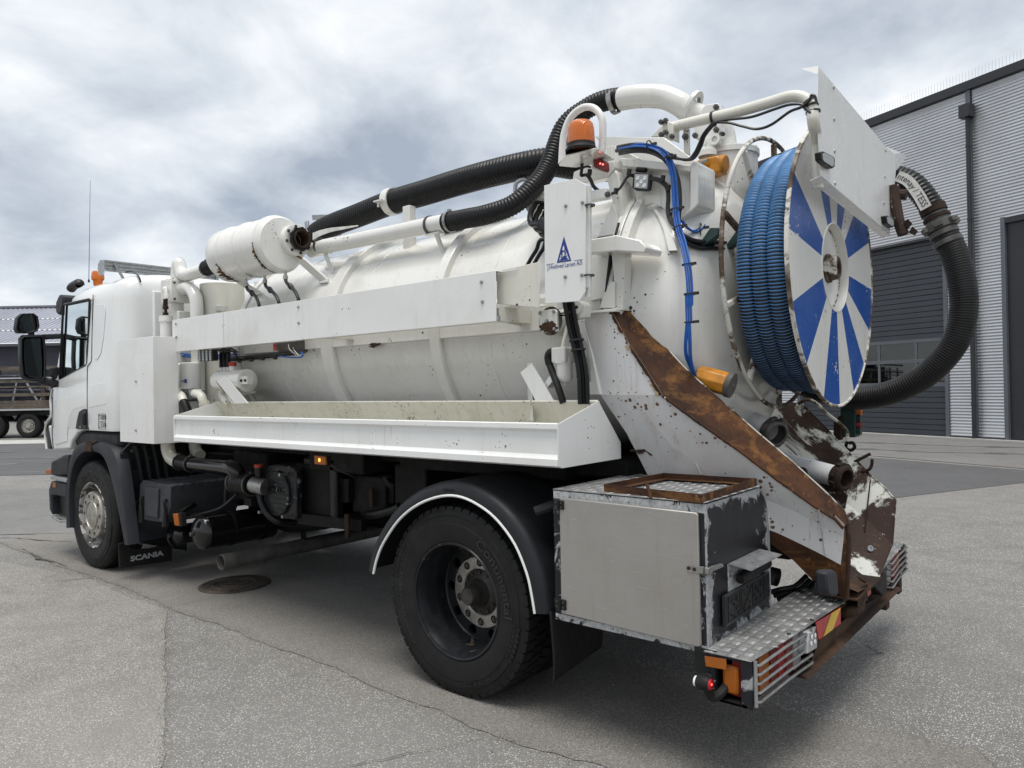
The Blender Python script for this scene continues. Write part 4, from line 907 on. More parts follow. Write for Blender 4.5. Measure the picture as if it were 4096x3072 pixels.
# below the cab side: door skirt and wheel-arch cut
b = MB(); b.ext([(-5.47, 0.034, 1.053), (-5.03, 0.034, 1.079), (-4.983, 0.034, 1.153), (-4.849, 0.034, 1.233), (-4.731, 0.034, 1.265), (-4.75,0.034,1.29), (-5.58,0.034,1.29), (-5.50,0.034,1.10)], (0,2.43,0)); part(b, 'door_skirt', M['cab'], cab_o, bevel=0.02, seg=3)
for ysd, sg in ((0.036, 1), (2.464, -1)):
    b = MB(); P = [V((p.x, ysd-0.0*sg, p.z)) for p in WIN]; b.add([(p.x, ysd+sg*0.02, p.z) for p in P], [tuple(range(len(P)))]); part(b, 'side_window', M['glass'], cab_o, ang=0)
    b = MB(); b.tube([V((p.x, ysd+sg*0.004, p.z)) for p in WIN], 0.011, 6, closed=True); part(b, 'window_seal', M['black'], cab_o)
b = MB(); b.add([(-5.47,0.28,1.82),(-5.47,2.22,1.82),(-5.21,2.14,2.42),(-5.21,0.36,2.42)], [(0,1,2,3)]); part(b, 'windscreen', M['glass'], cab_o, ang=0)
b = MB(); b.ext([(-5.20,0.12,1.75),(-5.12,0.12,1.75),(-4.98,0.12,2.42),(-5.06,0.12,2.44)], (0,0.05,0)); part(b, 'window_divider', M['interior'], cab_o)
for y in (0.42, 1.75):
    b = MB(); b.ext([(-4.85,y,1.4),(-4.4,y,1.4),(-4.25,y,2.05),(-4.3,y,2.3),(-4.42,y,2.3),(-4.48,y,1.6),(-4.85,y,1.55)], (0,0.42,0)); part(b, 'seat', M['interior'], cab_o, bevel=0.04)
b = MB(); b.box(-5.1,-4.1,0.2,2.3,2.34,2.46); part(b, 'headliner', M['interior'], cab_o)
b = MB(); b.box(-5.45,-5.12,0.2,2.3,1.4,1.80); part(b, 'dashboard', M['interior'], cab_o, bevel=0.05)
# door joints
def seam(name, pts, r=0.0035, mat='black'):
    b = MB(); b.tube(pts, r, 6); return part(b, name, M[mat], cab_o)
seam('door_joint', spl([(-4.469, 0.05, 2.491), (-4.477, 0.044, 2.279), (-4.48, 0.036, 2.018), (-4.483, 0.033, 1.903), (-4.524, 0.031, 1.868), (-4.567, 0.03, 1.841), (-4.577, 0.029, 1.709), (-4.583, 0.029, 1.479), (-4.565, 0.03, 1.268)], 5))
seam('door_joint', spl([(-5.432, 0.034, 1.655), (-5.46, 0.032, 1.584), (-5.444, 0.031, 1.459), (-5.464, 0.031, 1.209), (-5.439, 0.032, 1.067)], 5))
# pressed lines in the side
def press(name, pts, h, mat='cab', bev=0.012):
    b = MB(); b.ext(pts, (0,-h,0)); return part(b, name, M[mat], cab_o, bevel=bev, seg=3)
press('pressed_panel', [(-4.428, 0.052, 2.39), (-4.223, 0.052, 2.388), (-4.196, 0.046, 2.314), (-4.223, 0.04, 2.1), (-4.276, 0.036, 1.951), (-4.351, 0.034, 1.898), (-4.41, 0.034, 1.909), (-4.431, 0.042, 2.194)], 0.005, bev=0.006)
press('pressed_panel', [(-4.545, 0.032, 1.659), (-4.18, 0.032, 1.697), (-4.169, 0.032, 1.503), (-4.542, 0.032, 1.471)], 0.004, bev=0.0055)
press('pressed_panel', [(-5.396, 0.032, 1.53), (-4.638, 0.032, 1.628), (-4.623, 0.032, 1.487), (-4.9, 0.032, 1.453), (-5.012, 0.032, 1.384), (-5.075, 0.032, 1.219), (-5.066, 0.032, 1.151), (-5.39, 0.032, 1.105)], 0.004, bev=0.005)
# door handle
b = MB(); b.ext([(-4.841, 0.03, 1.272), (-4.808, 0.03, 1.352), (-4.756, 0.03, 1.432), (-4.66, 0.03, 1.458), (-4.588, 0.03, 1.458), (-4.581, 0.03, 1.269)], (0,-0.012,0)); part(b, 'handle_recess', M['plastic'], cab_o, bevel=0.006)
b = MB(); b.tube(spl([(-4.607, 0.01, 1.422), (-4.603, 0.004, 1.381), (-4.599, 0.004, 1.332), (-4.601, 0.01, 1.319)], 4), [0.010]+[0.017]*11+[0.010], 8); part(b, 'door_handle', M['black'], cab_o)
b = MB(); b.cyl((-4.722, 0.018, 1.292), (-4.711, 0.014, 1.292), 0.010, n=12); part(b, 'door_lock', M['steel'], cab_o)
# weight plate
b = MB()
def frame2(p0, p1, p2, p3, r): b.tube([p0, p1, p2, p3], r, 5, closed=True)
frame2((-4.34, 0.029, 1.415), (-4.19, 0.029, 1.416), (-4.189, 0.029, 1.283), (-4.339, 0.029, 1.282), 0.0022)
b.tube([(-4.339, 0.029, 1.348), (-4.189, 0.029, 1.351)], 0.0022, 5)
part(b, 'plate_frame', M['black'], cab_o)
b = MB(); put_text(b, 'T', 0.066, (-4.322, 0.029, 1.381), (1,0,0), (0,0,1), sx=0.9); part(b, 'plate_lettering', M['black'], cab_o); b = MB(); put_text(b, '18000', 0.066, (-4.241, 0.029, 1.382), (1,0,0), (0,0,1), sx=0.80); part(b, 'plate_lettering', M['black'], cab_o); b = MB(); put_text(b, 'L', 0.066, (-4.324, 0.029, 1.314), (1,0,0), (0,0,1), sx=1.0); part(b, 'plate_lettering', M['black'], cab_o); b = MB(); put_text(b, '5500', 0.066, (-4.239, 0.029, 1.316), (1,0,0), (0,0,1), sx=0.95); part(b, 'plate_lettering', M['black'], cab_o)
# nose panels, corner deflector
b = MB(); b.tube(spl([(-5.379, 0.06, 1.658), (-5.469, 0.05, 1.646), (-5.545, 0.05, 1.548), (-5.54, 0.05, 1.395), (-5.82, 0.1, 1.307), (-5.924, 0.12, 1.192), (-5.88, 0.12, 1.035)], 5), 0.012, 8); part(b, 'nose_edge', M['cab'], cab_o)
b = MB(); b.ext([(-5.92, 0.12, 1.286), (-5.765, 0.12, 1.363), (-5.754, 0.12, 1.04), (-5.875, 0.12, 1.035)], (0,2.2,0)); part(b, 'grille', M['black'], cab_o, bevel=0.02)
b = MB(); b.ext([(-5.66,0.2,1.24),(-5.55,0.2,1.24),(-5.50,0.2,1.06),(-5.64,0.2,1.02)], (0,2.1,0)); part(b, 'lower_front_panel', M['cab'], cab_o, bevel=0.02)
# mirrors
def mirror_head(cs, y, th, mat_glass, name):
    P = [V(p) for p in cs]; c = sum(P, V((0,0,0)))/len(P)
    # housing swells forwards (-x side); the glass faces the rear
    b = MB(); n = len(P); ring = []
    for s_, off in ((1.0,0.0),(1.06,-0.02),(1.04,-0.07),(0.7,-th),(0.0,-th-0.01)):
        ring.append([c+(p-c)*s_+V((off,0,0)) for p in P])
    base = 0
    for r in ring: b.v += [tuple(p) for p in r]
    for i in range(len(ring)-1):
        for k in range(n): b.f.append([i*n+k, i*n+(k+1) % n, (i+1)*n+(k+1) % n, (i+1)*n+k]); b.m.append(0)
    h = part(b, name, M['plastic'], cab_o, ang=50)
    b = MB(); b.add([c+(p-c)*0.88+V((0.010-0.28*(p.y-c.y),0,0)) for p in P], [tuple(range(n))]); part(b, 'mirror_glass', M['mirror'], cab_o, ang=0)
    b = MB(); b.tube([c+(p-c)*0.97+V((0.003,0,0)) for p in P], 0.010, 6, closed=True); part(b, 'mirror_rim', M['plastic'], cab_o)
    return h
mirror_head([(-5.3, -0.272, 2.126), (-5.3, -0.249, 2.152), (-5.3, -0.1, 2.163), (-5.3, -0.079, 2.137), (-5.3, -0.07, 1.951), (-5.3, -0.075, 1.768), (-5.3, -0.098, 1.724), (-5.3, -0.227, 1.749), (-5.3, -0.262, 1.776), (-5.3, -0.274, 1.947)], 0, 0.14, 'mirror', 'main_mirror')
mirror_head([(-5.32, -0.305, 2.219), (-5.32, -0.291, 2.322), (-5.32, -0.257, 2.362), (-5.32, -0.159, 2.371), (-5.32, -0.128, 2.345), (-5.32, -0.117, 2.254), (-5.32, -0.135, 2.206), (-5.32, -0.192, 2.188), (-5.32, -0.285, 2.184)], 0, 0.12, 'mirror', 'wide_mirror')
b = MB(); b.tube([(-5.34, -0.174, 2.201), (-5.34, -0.173, 2.14)], 0.026, 10); part(b, 'mirror_stem', M['plastic'], cab_o)
b = MB(); b.bar(V((-5.235, 0.05, 2.161))+V((0.02,0,0)), (-5.36, -0.096, 2.152), 0.045, 0.05); part(b, 'mirror_arm', M['plastic'], cab_o, bevel=0.012)
b = MB(); b.bar((-5.289, 0.03, 1.693), (-5.36, -0.102, 1.743), 0.07, 0.075); part(b, 'mirror_arm', M['plastic'], cab_o, bevel=0.02)
b = MB(); b.ext([(-5.25, -0.035, 1.858), (-5.25, 0.031, 1.865), (-5.25, 0.028, 1.793), (-5.25, 0.006, 1.736), (-5.25, -0.037, 1.775)], (-0.06,0,0)); part(b, 'mirror_base', M['plastic'], cab_o, bevel=0.012)
# sun visor lamp housing, roof marker, aerial, beacon
b = MB(); b.ext([(-5.528, 0.1, 2.524), (-5.434, 0.1, 2.592), (-5.318, 0.1, 2.563), (-5.345, 0.1, 2.472), (-5.4, 0.1, 2.396), (-5.466, 0.1, 2.388), (-5.533, 0.1, 2.416)], (0,2.3,0)); part(b, 'sun_visor', M['plastic2'], cab_o, bevel=0.02)
b = MB(); b.tube(spl([(-5.697, 0.3, 2.683), (-5.616, 0.3, 2.712), (-5.474, 0.3, 2.724), (-5.453, 0.3, 2.701)], 4), [0.02]+[0.045]*11+[0.03], 10); part(b, 'roof_marker', M['black'], cab_o)
ab = V((-5.891, 0.55, 2.803))
b = MB(); b.cyl(ab, ab+V((0,0,0.03)), 0.012, 0.008, n=10); b.tube([ab+V((0,0,0.02)), V((-5.81, 0.55, 3.887))], [0.0035,0.0018], 5); part(b, 'aerial', M['cable'], cab_o)
bc = V((-5.318, 0.42, 2.745))
b = MB(); b.lathe(bc, (0,0,1), [(-0.05,0.04),(0.0,0.045),(0.012,0.058),(0.03,0.060),(0.075,0.056),(0.094,0.046),(0.100,0.0)], 24); part(b, 'cab_beacon', M['beacon'], cab_o)
# aluminium sign box carried across the cab roof
X0 = -4.75
L0 = V((-4.75, 0.257, 2.868)); L1 = V((-4.75, 1.397, 2.869))
zt, zb = L0.z, V((-4.75, 1.396, 2.793)).z
b = MB(); b.ext([(X0,L0.y,zt),(X0,L1.y,zt),(X0,L1.y,zb-0.03),(X0,L0.y,zb-0.03)], (-0.02,0,0)); rb_ = part(b, 'roof_sign', M['galv'], cab_o)
b = MB(); b.lathe((X0-0.06,L0.y-0.005,zt-0.07), (0,1,0), [(0,0.0),(0,0.075),(0.012,0.075),(0.012,0.0)], 20); part(b, 'sign_end', M['galv'], cab_o)
for z in (zt-0.012, zt-0.045, zb):
    b = MB(); b.bar((X0+0.012,L0.y,z), (X0+0.012,L1.y,z), 0.018, 0.012); part(b, 'sign_rail', M['steel'], cab_o)
b = MB(); b.bar((X0+0.02,L0.y+0.09,zt-0.03), (X0+0.10,L0.y+0.13,zb-0.10), 0.03, 0.012); part(b, 'sign_strut', M['steel'], cab_o)
b = MB(); b.bar((X0+0.02,L1.y-0.02,zt-0.02), (X0+0.02,L1.y-0.02,zb-0.06), 0.03, 0.03); part(b, 'sign_strut', M['steel'], cab_o)
b = MB(); b.tube(spl([(-4.497, 0.35, 2.731), (-4.307, 0.33, 2.712), (-4, 0.246, 2.628), (-3.96, 0.247, 2.569)], 6), 0.008, 6); part(b, 'roof_seal', M['cable'], cab_o)
# rear wall pressings
for y0, y1, z0, z1 in ((0.34,0.42,1.3,2.5),(0.95,1.02,1.3,2.5),(1.5,1.57,1.3,2.5)):
    b = MB(); b.box(-3.965,-3.925,y0,y1,z0,z1); part(b, 'rear_pressing', M['cab'], cab_o, bevel=0.012, seg=3)

# ---------------- front wheel arch, steps and splash guard
arcO = [(-5.105, 0.02, 0.322), (-5.091, 0.02, 0.65), (-5.032, 0.02, 0.895), (-4.949, 0.02, 1.027), (-4.805, 0.02, 1.13), (-4.584, 0.02, 1.164), (-4.353, 0.02, 1.17), (-4.162, 0.02, 1.154), (-4.006, 0.02, 1.107), (-3.903, 0.02, 0.965), (-3.832, 0.02, 0.732), (-3.795, 0.02, 0.538), (-3.743, 0.02, 0.324)]
arcI = [(-5.011, 0.02, 0.332), (-5.016, 0.02, 0.639), (-4.964, 0.02, 0.83), (-4.865, 0.02, 0.959), (-4.702, 0.02, 1.046), (-4.557, 0.02, 1.073), (-4.416, 0.02, 1.073), (-4.28, 0.02, 1.052), (-4.169, 0.02, 0.974), (-4.054, 0.02, 0.808), (-3.961, 0.02, 0.629), (-3.894, 0.02, 0.482), (-3.83, 0.02, 0.321)]
SO, SI = spl(arcO, 4), spl(arcI, 4); n = len(SO)
b = MB(); rows = []
for o_, i_ in zip(SO, SI):
    m_ = o_.lerp(i_, 0.5)
    rows.append([V((o_.x,0.11,o_.z)), V((o_.x,0.05,o_.z)), o_.lerp(i_,0.08)+V((0,-0.002,0)), m_+V((0,-0.012,0)), i_.lerp(o_,0.06), V((i_.x,0.06,i_.z)), V((i_.x,0.42,i_.z))])
k_ = len(rows[0])
for r in rows: b.v += [tuple(p) for p in r]
for i in range(n-1):
    for k in range(k_-1): b.f.append([i*k_+k, (i+1)*k_+k, (i+1)*k_+k+1, i*k_+k+1]); b.m.append(0)
fa = part(b, 'front_mudguard', M['plastic2'], ang=50)
b = MB(); b.ext([(-4.571, 0.004, 1.166), (-4.48, 0.004, 1.172), (-4.331, 0.004, 1.172), (-4.431, 0.004, 1.144), (-4.453, 0.004, 1.074), (-4.575, 0.004, 1.076)], (0,0.03,0)); part(b, 'mudguard_clip', M['rust_dark'], fa, bevel=0.003)
b = MB(); b.lathe((-4.607,0.10,0.485), (0,1,0), [(0,0.60),(0.55,0.60)], 32, a0=-0.1*PI, a1=1.1*PI); part(b, 'arch_liner', M['black'], fa)
b = MB(); b.lathe((-4.607,2.40,0.485), (0,-1,0), [(0,0.60),(0.5,0.60)], 32, a0=-0.1*PI, a1=1.1*PI); part(b, 'front_mudguard', M['plastic2'])
b = MB(); b.box(-5.2,-4.02,0.07,0.6,1.10,1.262); part(b, 'cab_underpanel', M['plastic'], bevel=0.05)
# splash guard behind the front wheel
xg = -3.98
b = MB(); b.ext([(-3.98, 0.094, 0.321), (-3.98, 0.053, 1.082), (-3.98, 0.126, 1.162), (xg,0.62,1.22), (xg,0.62,0.14)], (0.03,0,0)); sg_ = part(b, 'splash_guard', M['black'], bevel=0.006)
for k, (xt, xb_) in enumerate(((1085,1225),(1145,1290),(1205,1350),(1265,1410))):
    b = MB(); b.tube(spl([(-3.94, 0.165, 1.13), (-3.94, 0.183, 1.065), (-3.94, 0.204, 0.945), (-3.94, 0.218, 0.833)], 4), 0.022, 8)
    b.xf(Matrix.Translation((0,0.075*k,0))); part(b, 'guard_rib', M['plastic'], sg_)
    b = MB(); p0 = V((xg+0.035,0.26+0.075*k,0.62)); b.tube([p0, p0+V((0,0.0,-0.28))], 0.022, 8); part(b, 'guard_rib', M['plastic'], sg_)
for pts in ([(-3.95, 0.053, 0.916), (-3.95, 0.193, 0.93), (-3.95, 0.206, 0.763), (-3.95, 0.084, 0.762)], [(-3.95, 0.084, 0.754), (-3.95, 0.152, 0.765), (-3.95, 0.205, 0.739), (-3.95, 0.204, 0.66), (-3.95, 0.098, 0.666)], [(-3.95, 0.104, 0.588), (-3.95, 0.187, 0.576), (-3.95, 0.186, 0.494), (-3.95, 0.11, 0.497)], [(-3.95, 0.114, 0.485), (-3.95, 0.263, 0.462), (-3.95, 0.264, 0.319), (-3.95, 0.13, 0.326)], [(-3.95, 0.041, 1.076), (-3.95, 0.101, 1.083), (-3.95, 0.155, 0.942), (-3.95, 0.065, 0.923)]):
    b = MB(); b.ext(pts, (0.012,0,0)); part(b, 'guard_panel', M['plastic'], sg_, bevel=0.004)
for p in ([(-3.93, 0.071, 0.66), (-3.93, 0.123, 0.661), (-3.93, 0.122, 0.599), (-3.93, 0.074, 0.605)], [(-3.93, 0.131, 0.662), (-3.93, 0.188, 0.659), (-3.93, 0.187, 0.598), (-3.93, 0.132, 0.6)]):
    b = MB(); b.ext(p, (0.02,0,0)); part(b, 'guard_clip', M['plastic2'], sg_, bevel=0.004)
for p in ((-3.94, 0.207, 0.284), (-3.94, 0.284, 1.017), (-3.94, 0.145, 1.092)): bolt(p, (1,0,0), 0.018, 0.006, 'steel_dark', sg_)
b = MB(); b.ext([(-3.93, 0.021, 0.312), (-3.93, 0.069, 0.327), (-3.93, 0.12, 0.248), (-3.93, 0.266, 0.23), (-3.93, 0.416, 0.239), (-3.93, 0.465, 0.23), (-3.93, 0.463, 0.085), (-3.93, 0.029, 0.107)], (0.012,0,0)); mf = part(b, 'front_mud_flap', M['rubber'])
b = MB(); c0 = V((-3.917, 0.245, 0.166)); put_text(b, 'SCANIA', 0.060, c0, (0,1,0), (0,0,1), extr=0.001, bold=0.0025, sx=1.32); part(b, 'flap_lettering', M['steel_pale'], mf)
for k in range(11):
    t = k/10; p = V((-3.93, 0.021, 0.305)).lerp(V((-3.93, 0.026, 0.115)), t); b = MB(); b.lathe(p, (0,-1,0), [(0,0.011),(0.008,0.009),(0.012,0.0)], 8); part(b, 'flap_stud', M['rubber'], mf)
# bumper corner, steps
b = MB(); b.ext([(-5.603, 0.06, 0.927), (-5.302, 0.06, 0.999), (-5.119, 0.06, 1.016), (-5.172, 0.06, 0.813), (-5.609, 0.06, 0.786)], (0,0.5,0)); bmp_ = part(b, 'front_bumper', M['plastic'], bevel=0.02)
b = MB(); b.ext([(-5.676, 0.06, 0.646), (-5.599, 0.06, 0.733), (-5.203, 0.06, 0.733), (-5.209, 0.06, 0.593), (-5.484, 0.06, 0.597), (-5.605, 0.06, 0.587), (-5.589, 0.06, 0.39), (-5.661, 0.06, 0.438)], (0,2.3,0)); part(b, 'bumper_corner', M['plastic2'], bmp_, bevel=0.015)
b = MB(); b.ext([(-5.688, 0.12, 0.573), (-5.354, 0.12, 0.582), (-5.326, 0.12, 0.406), (-5.659, 0.12, 0.384)], (0,0.4,0)); part(b, 'step_well', M['black'], bmp_)
b = MB(); b.ext([(-5.548, 0.055, 0.721), (-5.468, 0.055, 0.724), (-5.47, 0.055, 0.674), (-5.55, 0.055, 0.672)], (0,0.012,0)); part(b, 'turn_signal', M['amber'], bmp_, bevel=0.003)
b = MB(); b.ext([(-5.872, 0.1, 0.822), (-5.715, 0.1, 0.845), (-5.717, 0.1, 0.789), (-5.873, 0.1, 0.783)], (0,0.06,0)); part(b, 'corner_lamp', M['amber'], bmp_, bevel=0.008)
for pl, z_ in (([(-5.548, 0.04, 0.788), (-5.143, 0.04, 0.781), (-5.145, 0.04, 0.748), (-5.55, 0.04, 0.754)], 0), ([(-5.578, 0.05, 0.392), (-5.369, 0.05, 0.364), (-5.105, 0.05, 0.39), (-5.106, 0.05, 0.367), (-5.37, 0.05, 0.338), (-5.579, 0.05, 0.37)], 1)):
    b = MB(); b.ext(pl, (0,0.16,0)); st = part(b, 'cab_step', M['galv'], bmp_, bevel=0.004)
    P = [V(p) for p in pl]; xa, xb2 = min(p.x for p in P)+0.02, max(p.x for p in P)-0.01; zt_ = max(p.z for p in P)-0.012
    for i in range(7):
        for j in range(4):
            x = xa+(xb2-xa)*(i+0.5)/7; b.box(x-0.014,x+0.014,0.07+j*0.034,0.088+j*0.034,zt_,zt_+0.018)
    for i in range(5):
        b2 = MB(); y = 0.065+i*0.034; b2.bar((xa,y,zt_+0.006), (xb2,y,zt_+0.006), 0.010, 0.016); part(b2, 'step_tread', M['steel'], bmp_)

# ---------------- tank
TY, TZ, TR = 1.25, 1.96, 0.745
def tk(x, ang, r=TR): return V((x, TY-r*math.cos(ang), TZ+r*math.sin(ang)))      # ang 0 = near side, 90 deg = top
b = MB(); prof = [(-3.16,0.0),(-3.155,0.15),(-3.13,0.32),(-3.08,0.50),(-3.00,0.645),(-2.93,0.715),(-2.88,0.742),(-2.84,TR),(0.70,TR)]
b.lathe((0,TY,TZ), (1,0,0), prof, 96); tank = part(b, 'tank', M['tank'], ang=40)
b = MB(); b.lathe((0,TY,TZ), (1,0,0), [(-2.86,TR+0.002),(-2.86,TR+0.010),(-2.80,TR+0.010),(-2.80,TR+0.002)], 96); part(b, 'tank_band', M['tank'], tank)
for x0, x1 in ((-1.672,-1.548), (-0.575,-0.497)):
    b = MB(); b.lathe((0,TY,TZ), (1,0,0), [(x0,TR-0.01),(x0,0.786),(x1,0.786),(x1,TR-0.01)], 96); part(b, 'tank_rib', M['tank'], tank, bevel=0.004)
for x in (-1.30, -0.12, -2.25):
    b = MB(); b.lathe((0,TY,TZ), (1,0,0), [(x-0.006,TR-0.002),(x-0.003,TR+0.0025),(x+0.003,TR+0.0025),(x+0.006,TR-0.002)], 96); part(b, 'weld_seam', M['tank'], tank)
# long side stiffener behind the covers
b = MB(); b.ext([(-2.7,0.52,1.878),(-2.7,0.485,1.884),(-2.7,0.485,2.06),(-2.7,0.56,2.12)], (3.35,0,0)); part(b, 'side_stiffener', M['tank'], tank, bevel=0.004)
# rear door of the tank: flange, cylinder, dished end
b = MB(); b.lathe((0,TY,TZ), (1,0,0), [(0.69,TR-0.02),(0.69,0.800),(0.735,0.800),(0.735,TR)], 96); part(b, 'tank_flange', M['tank'], tank, bevel=0.004)
b = MB(); b.lathe((0,TY,TZ), (1,0,0), [(0.745,0.70),(0.745,0.800),(0.79,0.800),(0.79,TR),(0.97,TR),(1.02,0.735),(1.09,0.68),(1.14,0.60),(1.18,0.48),(1.205,0.32),(1.215,0.15),(1.217,0.0)], 96); rdoor = part(b, 'rear_door', M['tank'], ang=40)

# ---------------- front: cabinet, valve, filters, hydraulic tank
b = MB()
prof2 = [(-3.877,0.02),(-3.25,0.02),(-3.246,0.062),(-3.238,0.115),(-3.230,0.165),(-3.226,0.212)]
zt2, zb2 = 2.042, 1.185
inn = [(-3.877,0.026),(-3.256,0.026),(-3.252,0.063),(-3.244,0.116),(-3.236,0.166),(-3.232,0.212)]
pl = prof2+inn[::-1]
b.ext([(x,y,zb2) for x, y in pl], (0,0,zt2-zb2)); cbt = part(b, 'side_panel', M['white'], bevel=0.002, ang=8)
b = MB(); b.box(-3.870,-3.27,0.030,0.20,zt2-0.03,zt2-0.022); b.box(-3.872,-3.866,0.028,0.20,zb2,zt2-0.03); part(b, 'panel_return', M['white'], cbt)
for p in ((-3.553, 0.02, 1.689), (-3.568, 0.02, 1.287)): bolt(p, NY, 0.011, 0.008, 'steel', cbt)
# four-way valve on top of a post
vc = V((-3.524, 0.36, 2.456))
b = MB(); b.box(-3.79,-3.60,0.40,0.60,1.2,2.30); part(b, 'valve_post', M['tank'], bevel=0.01)
vx0, vx1 = V((-3.799, 0.36, 2.558)).x, V((-3.622, 0.36, 2.529)).x
F0 = V((-3.627, 0.36, 2.564)); F1 = V((-3.634, 0.36, 2.379))
xL = vx0; xR = F0.x; YV = V((-3.627, 0.546, 2.558)).y; PV = (0.36+YV)/2
b = MB(); b.box(xL, xR, 0.36, YV, F1.z, F0.z); valve = part(b, 'change_valve', M['tank'], bevel=0.012)
b = MB(); b.box(xR, xR+0.012, 0.350, YV+0.01, F1.z-0.005, F0.z+0.005); part(b, 'valve_plate', M['tank'], valve, bevel=0.006)
b = MB(); b.box(xL-0.004, xR+0.008, 0.348, 0.36, F1.z-0.004, F0.z+0.004); part(b, 'valve_plate', M['tank'], valve, bevel=0.006)
b = MB(); b.box(xL-0.006, xR+0.010, 0.35, YV+0.01, F0.z, F0.z+0.012); part(b, 'valve_plate', M['tank'], valve, bevel=0.004)
for yy in (0.378, YV-0.018):
    for zz_ in (F0.z-0.022, F1.z+0.022): bolt((xR+0.012,yy,zz_), (1,0,0), 0.011, 0.010, 'steel_dark', valve)
for xx in (xL+0.03, xR-0.03): bolt((xx,0.39,F0.z+0.012), (0,0,1), 0.010, 0.010, 'steel_dark', valve)
b = MB(); lv_ = [(-3.674, 0.33, 2.483), (-3.603, 0.31, 2.426), (-3.635, 0.31, 2.39)]
b.lathe((-3.696, 0.345, 2.482), (0,-1,0), [(0,0.030),(0.02,0.030),(0.03,0.018),(0.03,0)], 16); b.bar((-3.653, 0.32, 2.478), (-3.621, 0.31, 2.389), 0.045, 0.02, up=(0,1,0)); part(b, 'valve_lever', M['tank'], valve, bevel=0.006)
b = MB(); rp = [V((-3.614, 0.3, 2.392)), V((-3.616, 0.3, 2.329)), V((-3.612, 0.3, 2.31)), V((-3.614, 0.3, 2.257))]
b.tube([rp[0],rp[1]], 0.020, 8); b.tube([rp[1],rp[2]], 0.026, 6); b.tube([rp[2],rp[3]], 0.013, 8); b.tube([rp[3]+V((0,0,0.02)), rp[3]], 0.024, 6); part(b, 'piston_rod', M['rust_dark'], valve)
cy0 = V((-3.613, 0.3, 2.247)); b = MB(); b.lathe((cy0.x,cy0.y,1.3), (0,0,1), [(0.0,0.048),(cy0.z-1.35,0.048),(cy0.z-1.349,0.056),(cy0.z-1.30,0.056),(cy0.z-1.30,0.0)], 12); part(b, 'air_cylinder', M['tank'], valve)
# pipe bend from the valve towards the tank
b = MB(); b.tube(spl([(xR,PV,(F0.z+F1.z)/2+0.02), (xR+0.12,PV,(F0.z+F1.z)/2+0.02), (xR+0.21,PV,(F0.z+F1.z)/2-0.04), (xR+0.25,PV,(F0.z+F1.z)/2-0.15), (xR+0.255,PV,1.9), (xR+0.255,PV,1.3)], 8), 0.055, 22); part(b, 'valve_pipe', M['tank'], ang=60)
b = MB(); b.tube([((xL+xR)/2,PV,F1.z-0.16),((xL+xR)/2,PV,F1.z)], 0.052, 20); part(b, 'valve_pipe', M['tank'])
# upper bend to the silencer drum
DX0, DX1, DY, DZ, DR = -2.83, -2.03, 0.42, 2.665, 0.205
dcen = V((0, DY, DZ))
b = MB(); b.tube(spl([((xL+xR)/2,PV,F0.z+0.005), ((xL+xR)/2,PV,F0.z+0.08), ((xL+xR)/2+0.04,PV,F0.z+0.16), ((xL+xR)/2+0.14,0.45,DZ-0.055), (DX0-0.28,0.44,DZ-0.045)], 8), 0.054, 22); part(b, 'upper_bend', M['tank'], ang=60)
h0 = V((DX0-0.36,0.44,DZ-0.048)); h1 = V((DX0-0.13,0.43,DZ-0.025)); pth = resample([h0,h1], 0.006)
b = MB(); b.tube(pth, [0.058+0.003*(i % 3 == 0) for i in range(len(pth))], 22); sl = part(b, 'rubber_sleeve', M['hose'])
clampring(h0.lerp(h1,0.1), h1-h0, 0.060, mat='steel_dark', parent=sl); clampring(h0.lerp(h1,0.88), h1-h0, 0.060, mat='steel_dark', parent=sl)
b = MB(); b.tube([h1, (DX0+0.03,DY+0.005,DZ-0.01)], 0.052, 20); part(b, 'drum_pipe', M['drum'])
# silencer drum
b = MB(); L = DX1-DX0
b.lathe((DX0,DY,DZ), (1,0,0), [(0.0,0.0),(0.002,0.07),(0.012,0.16),(0.035,0.192),(0.06,DR),(0.20,DR),(0.205,DR+0.007),(0.215,DR+0.007),(0.22,DR),(0.43,DR),(0.435,DR+0.007),(0.445,DR+0.007),(0.45,DR),(0.72,DR),(0.725,DR+0.008),(0.745,DR+0.008),(0.75,DR),(L-0.02,DR-0.004),(L,DR-0.02),(L+0.004,DR-0.06),(L+0.004,0.0)], 64)
drum = part(b, 'silencer_drum', M['drum'], ang=40)
# rust run along the drum's seams
b = MB()
def rust_strip(mb, x0, dx, a0, a1, seed, wmax=0.035, n=60):
    rnd = random.Random(seed); L_, R_ = [], []
    for i in range(n+1):
        a = a0+(a1-a0)*i/n; f = math.sin(PI*i/n)**0.5; w1 = 0.002+wmax*f*rnd.random()**1.5; w2 = 0.001+0.4*wmax*f*rnd.random()**2
        for lst, w in ((L_, -w2), (R_, w1)): lst.append((x0+w*dx, DY-(DR+0.0095)*math.cos(a), DZ+(DR+0.0095)*math.sin(a)))
    k = len(L_); mb.add(L_+R_, [(i, i+1, k+i+1, k+i) for i in range(k-1)])
for args in ((DX0+0.745, -1, -1.5, -0.05, 1, 0.045), (DX0+0.20, -1, -1.6, -0.45, 2, 0.10), (DX0+0.445, 1, -1.4, -1.1, 4, 0.02)):
    b = MB(); rust_strip(b, *args); part(b, 'rust_stain', M['rust'], drum)
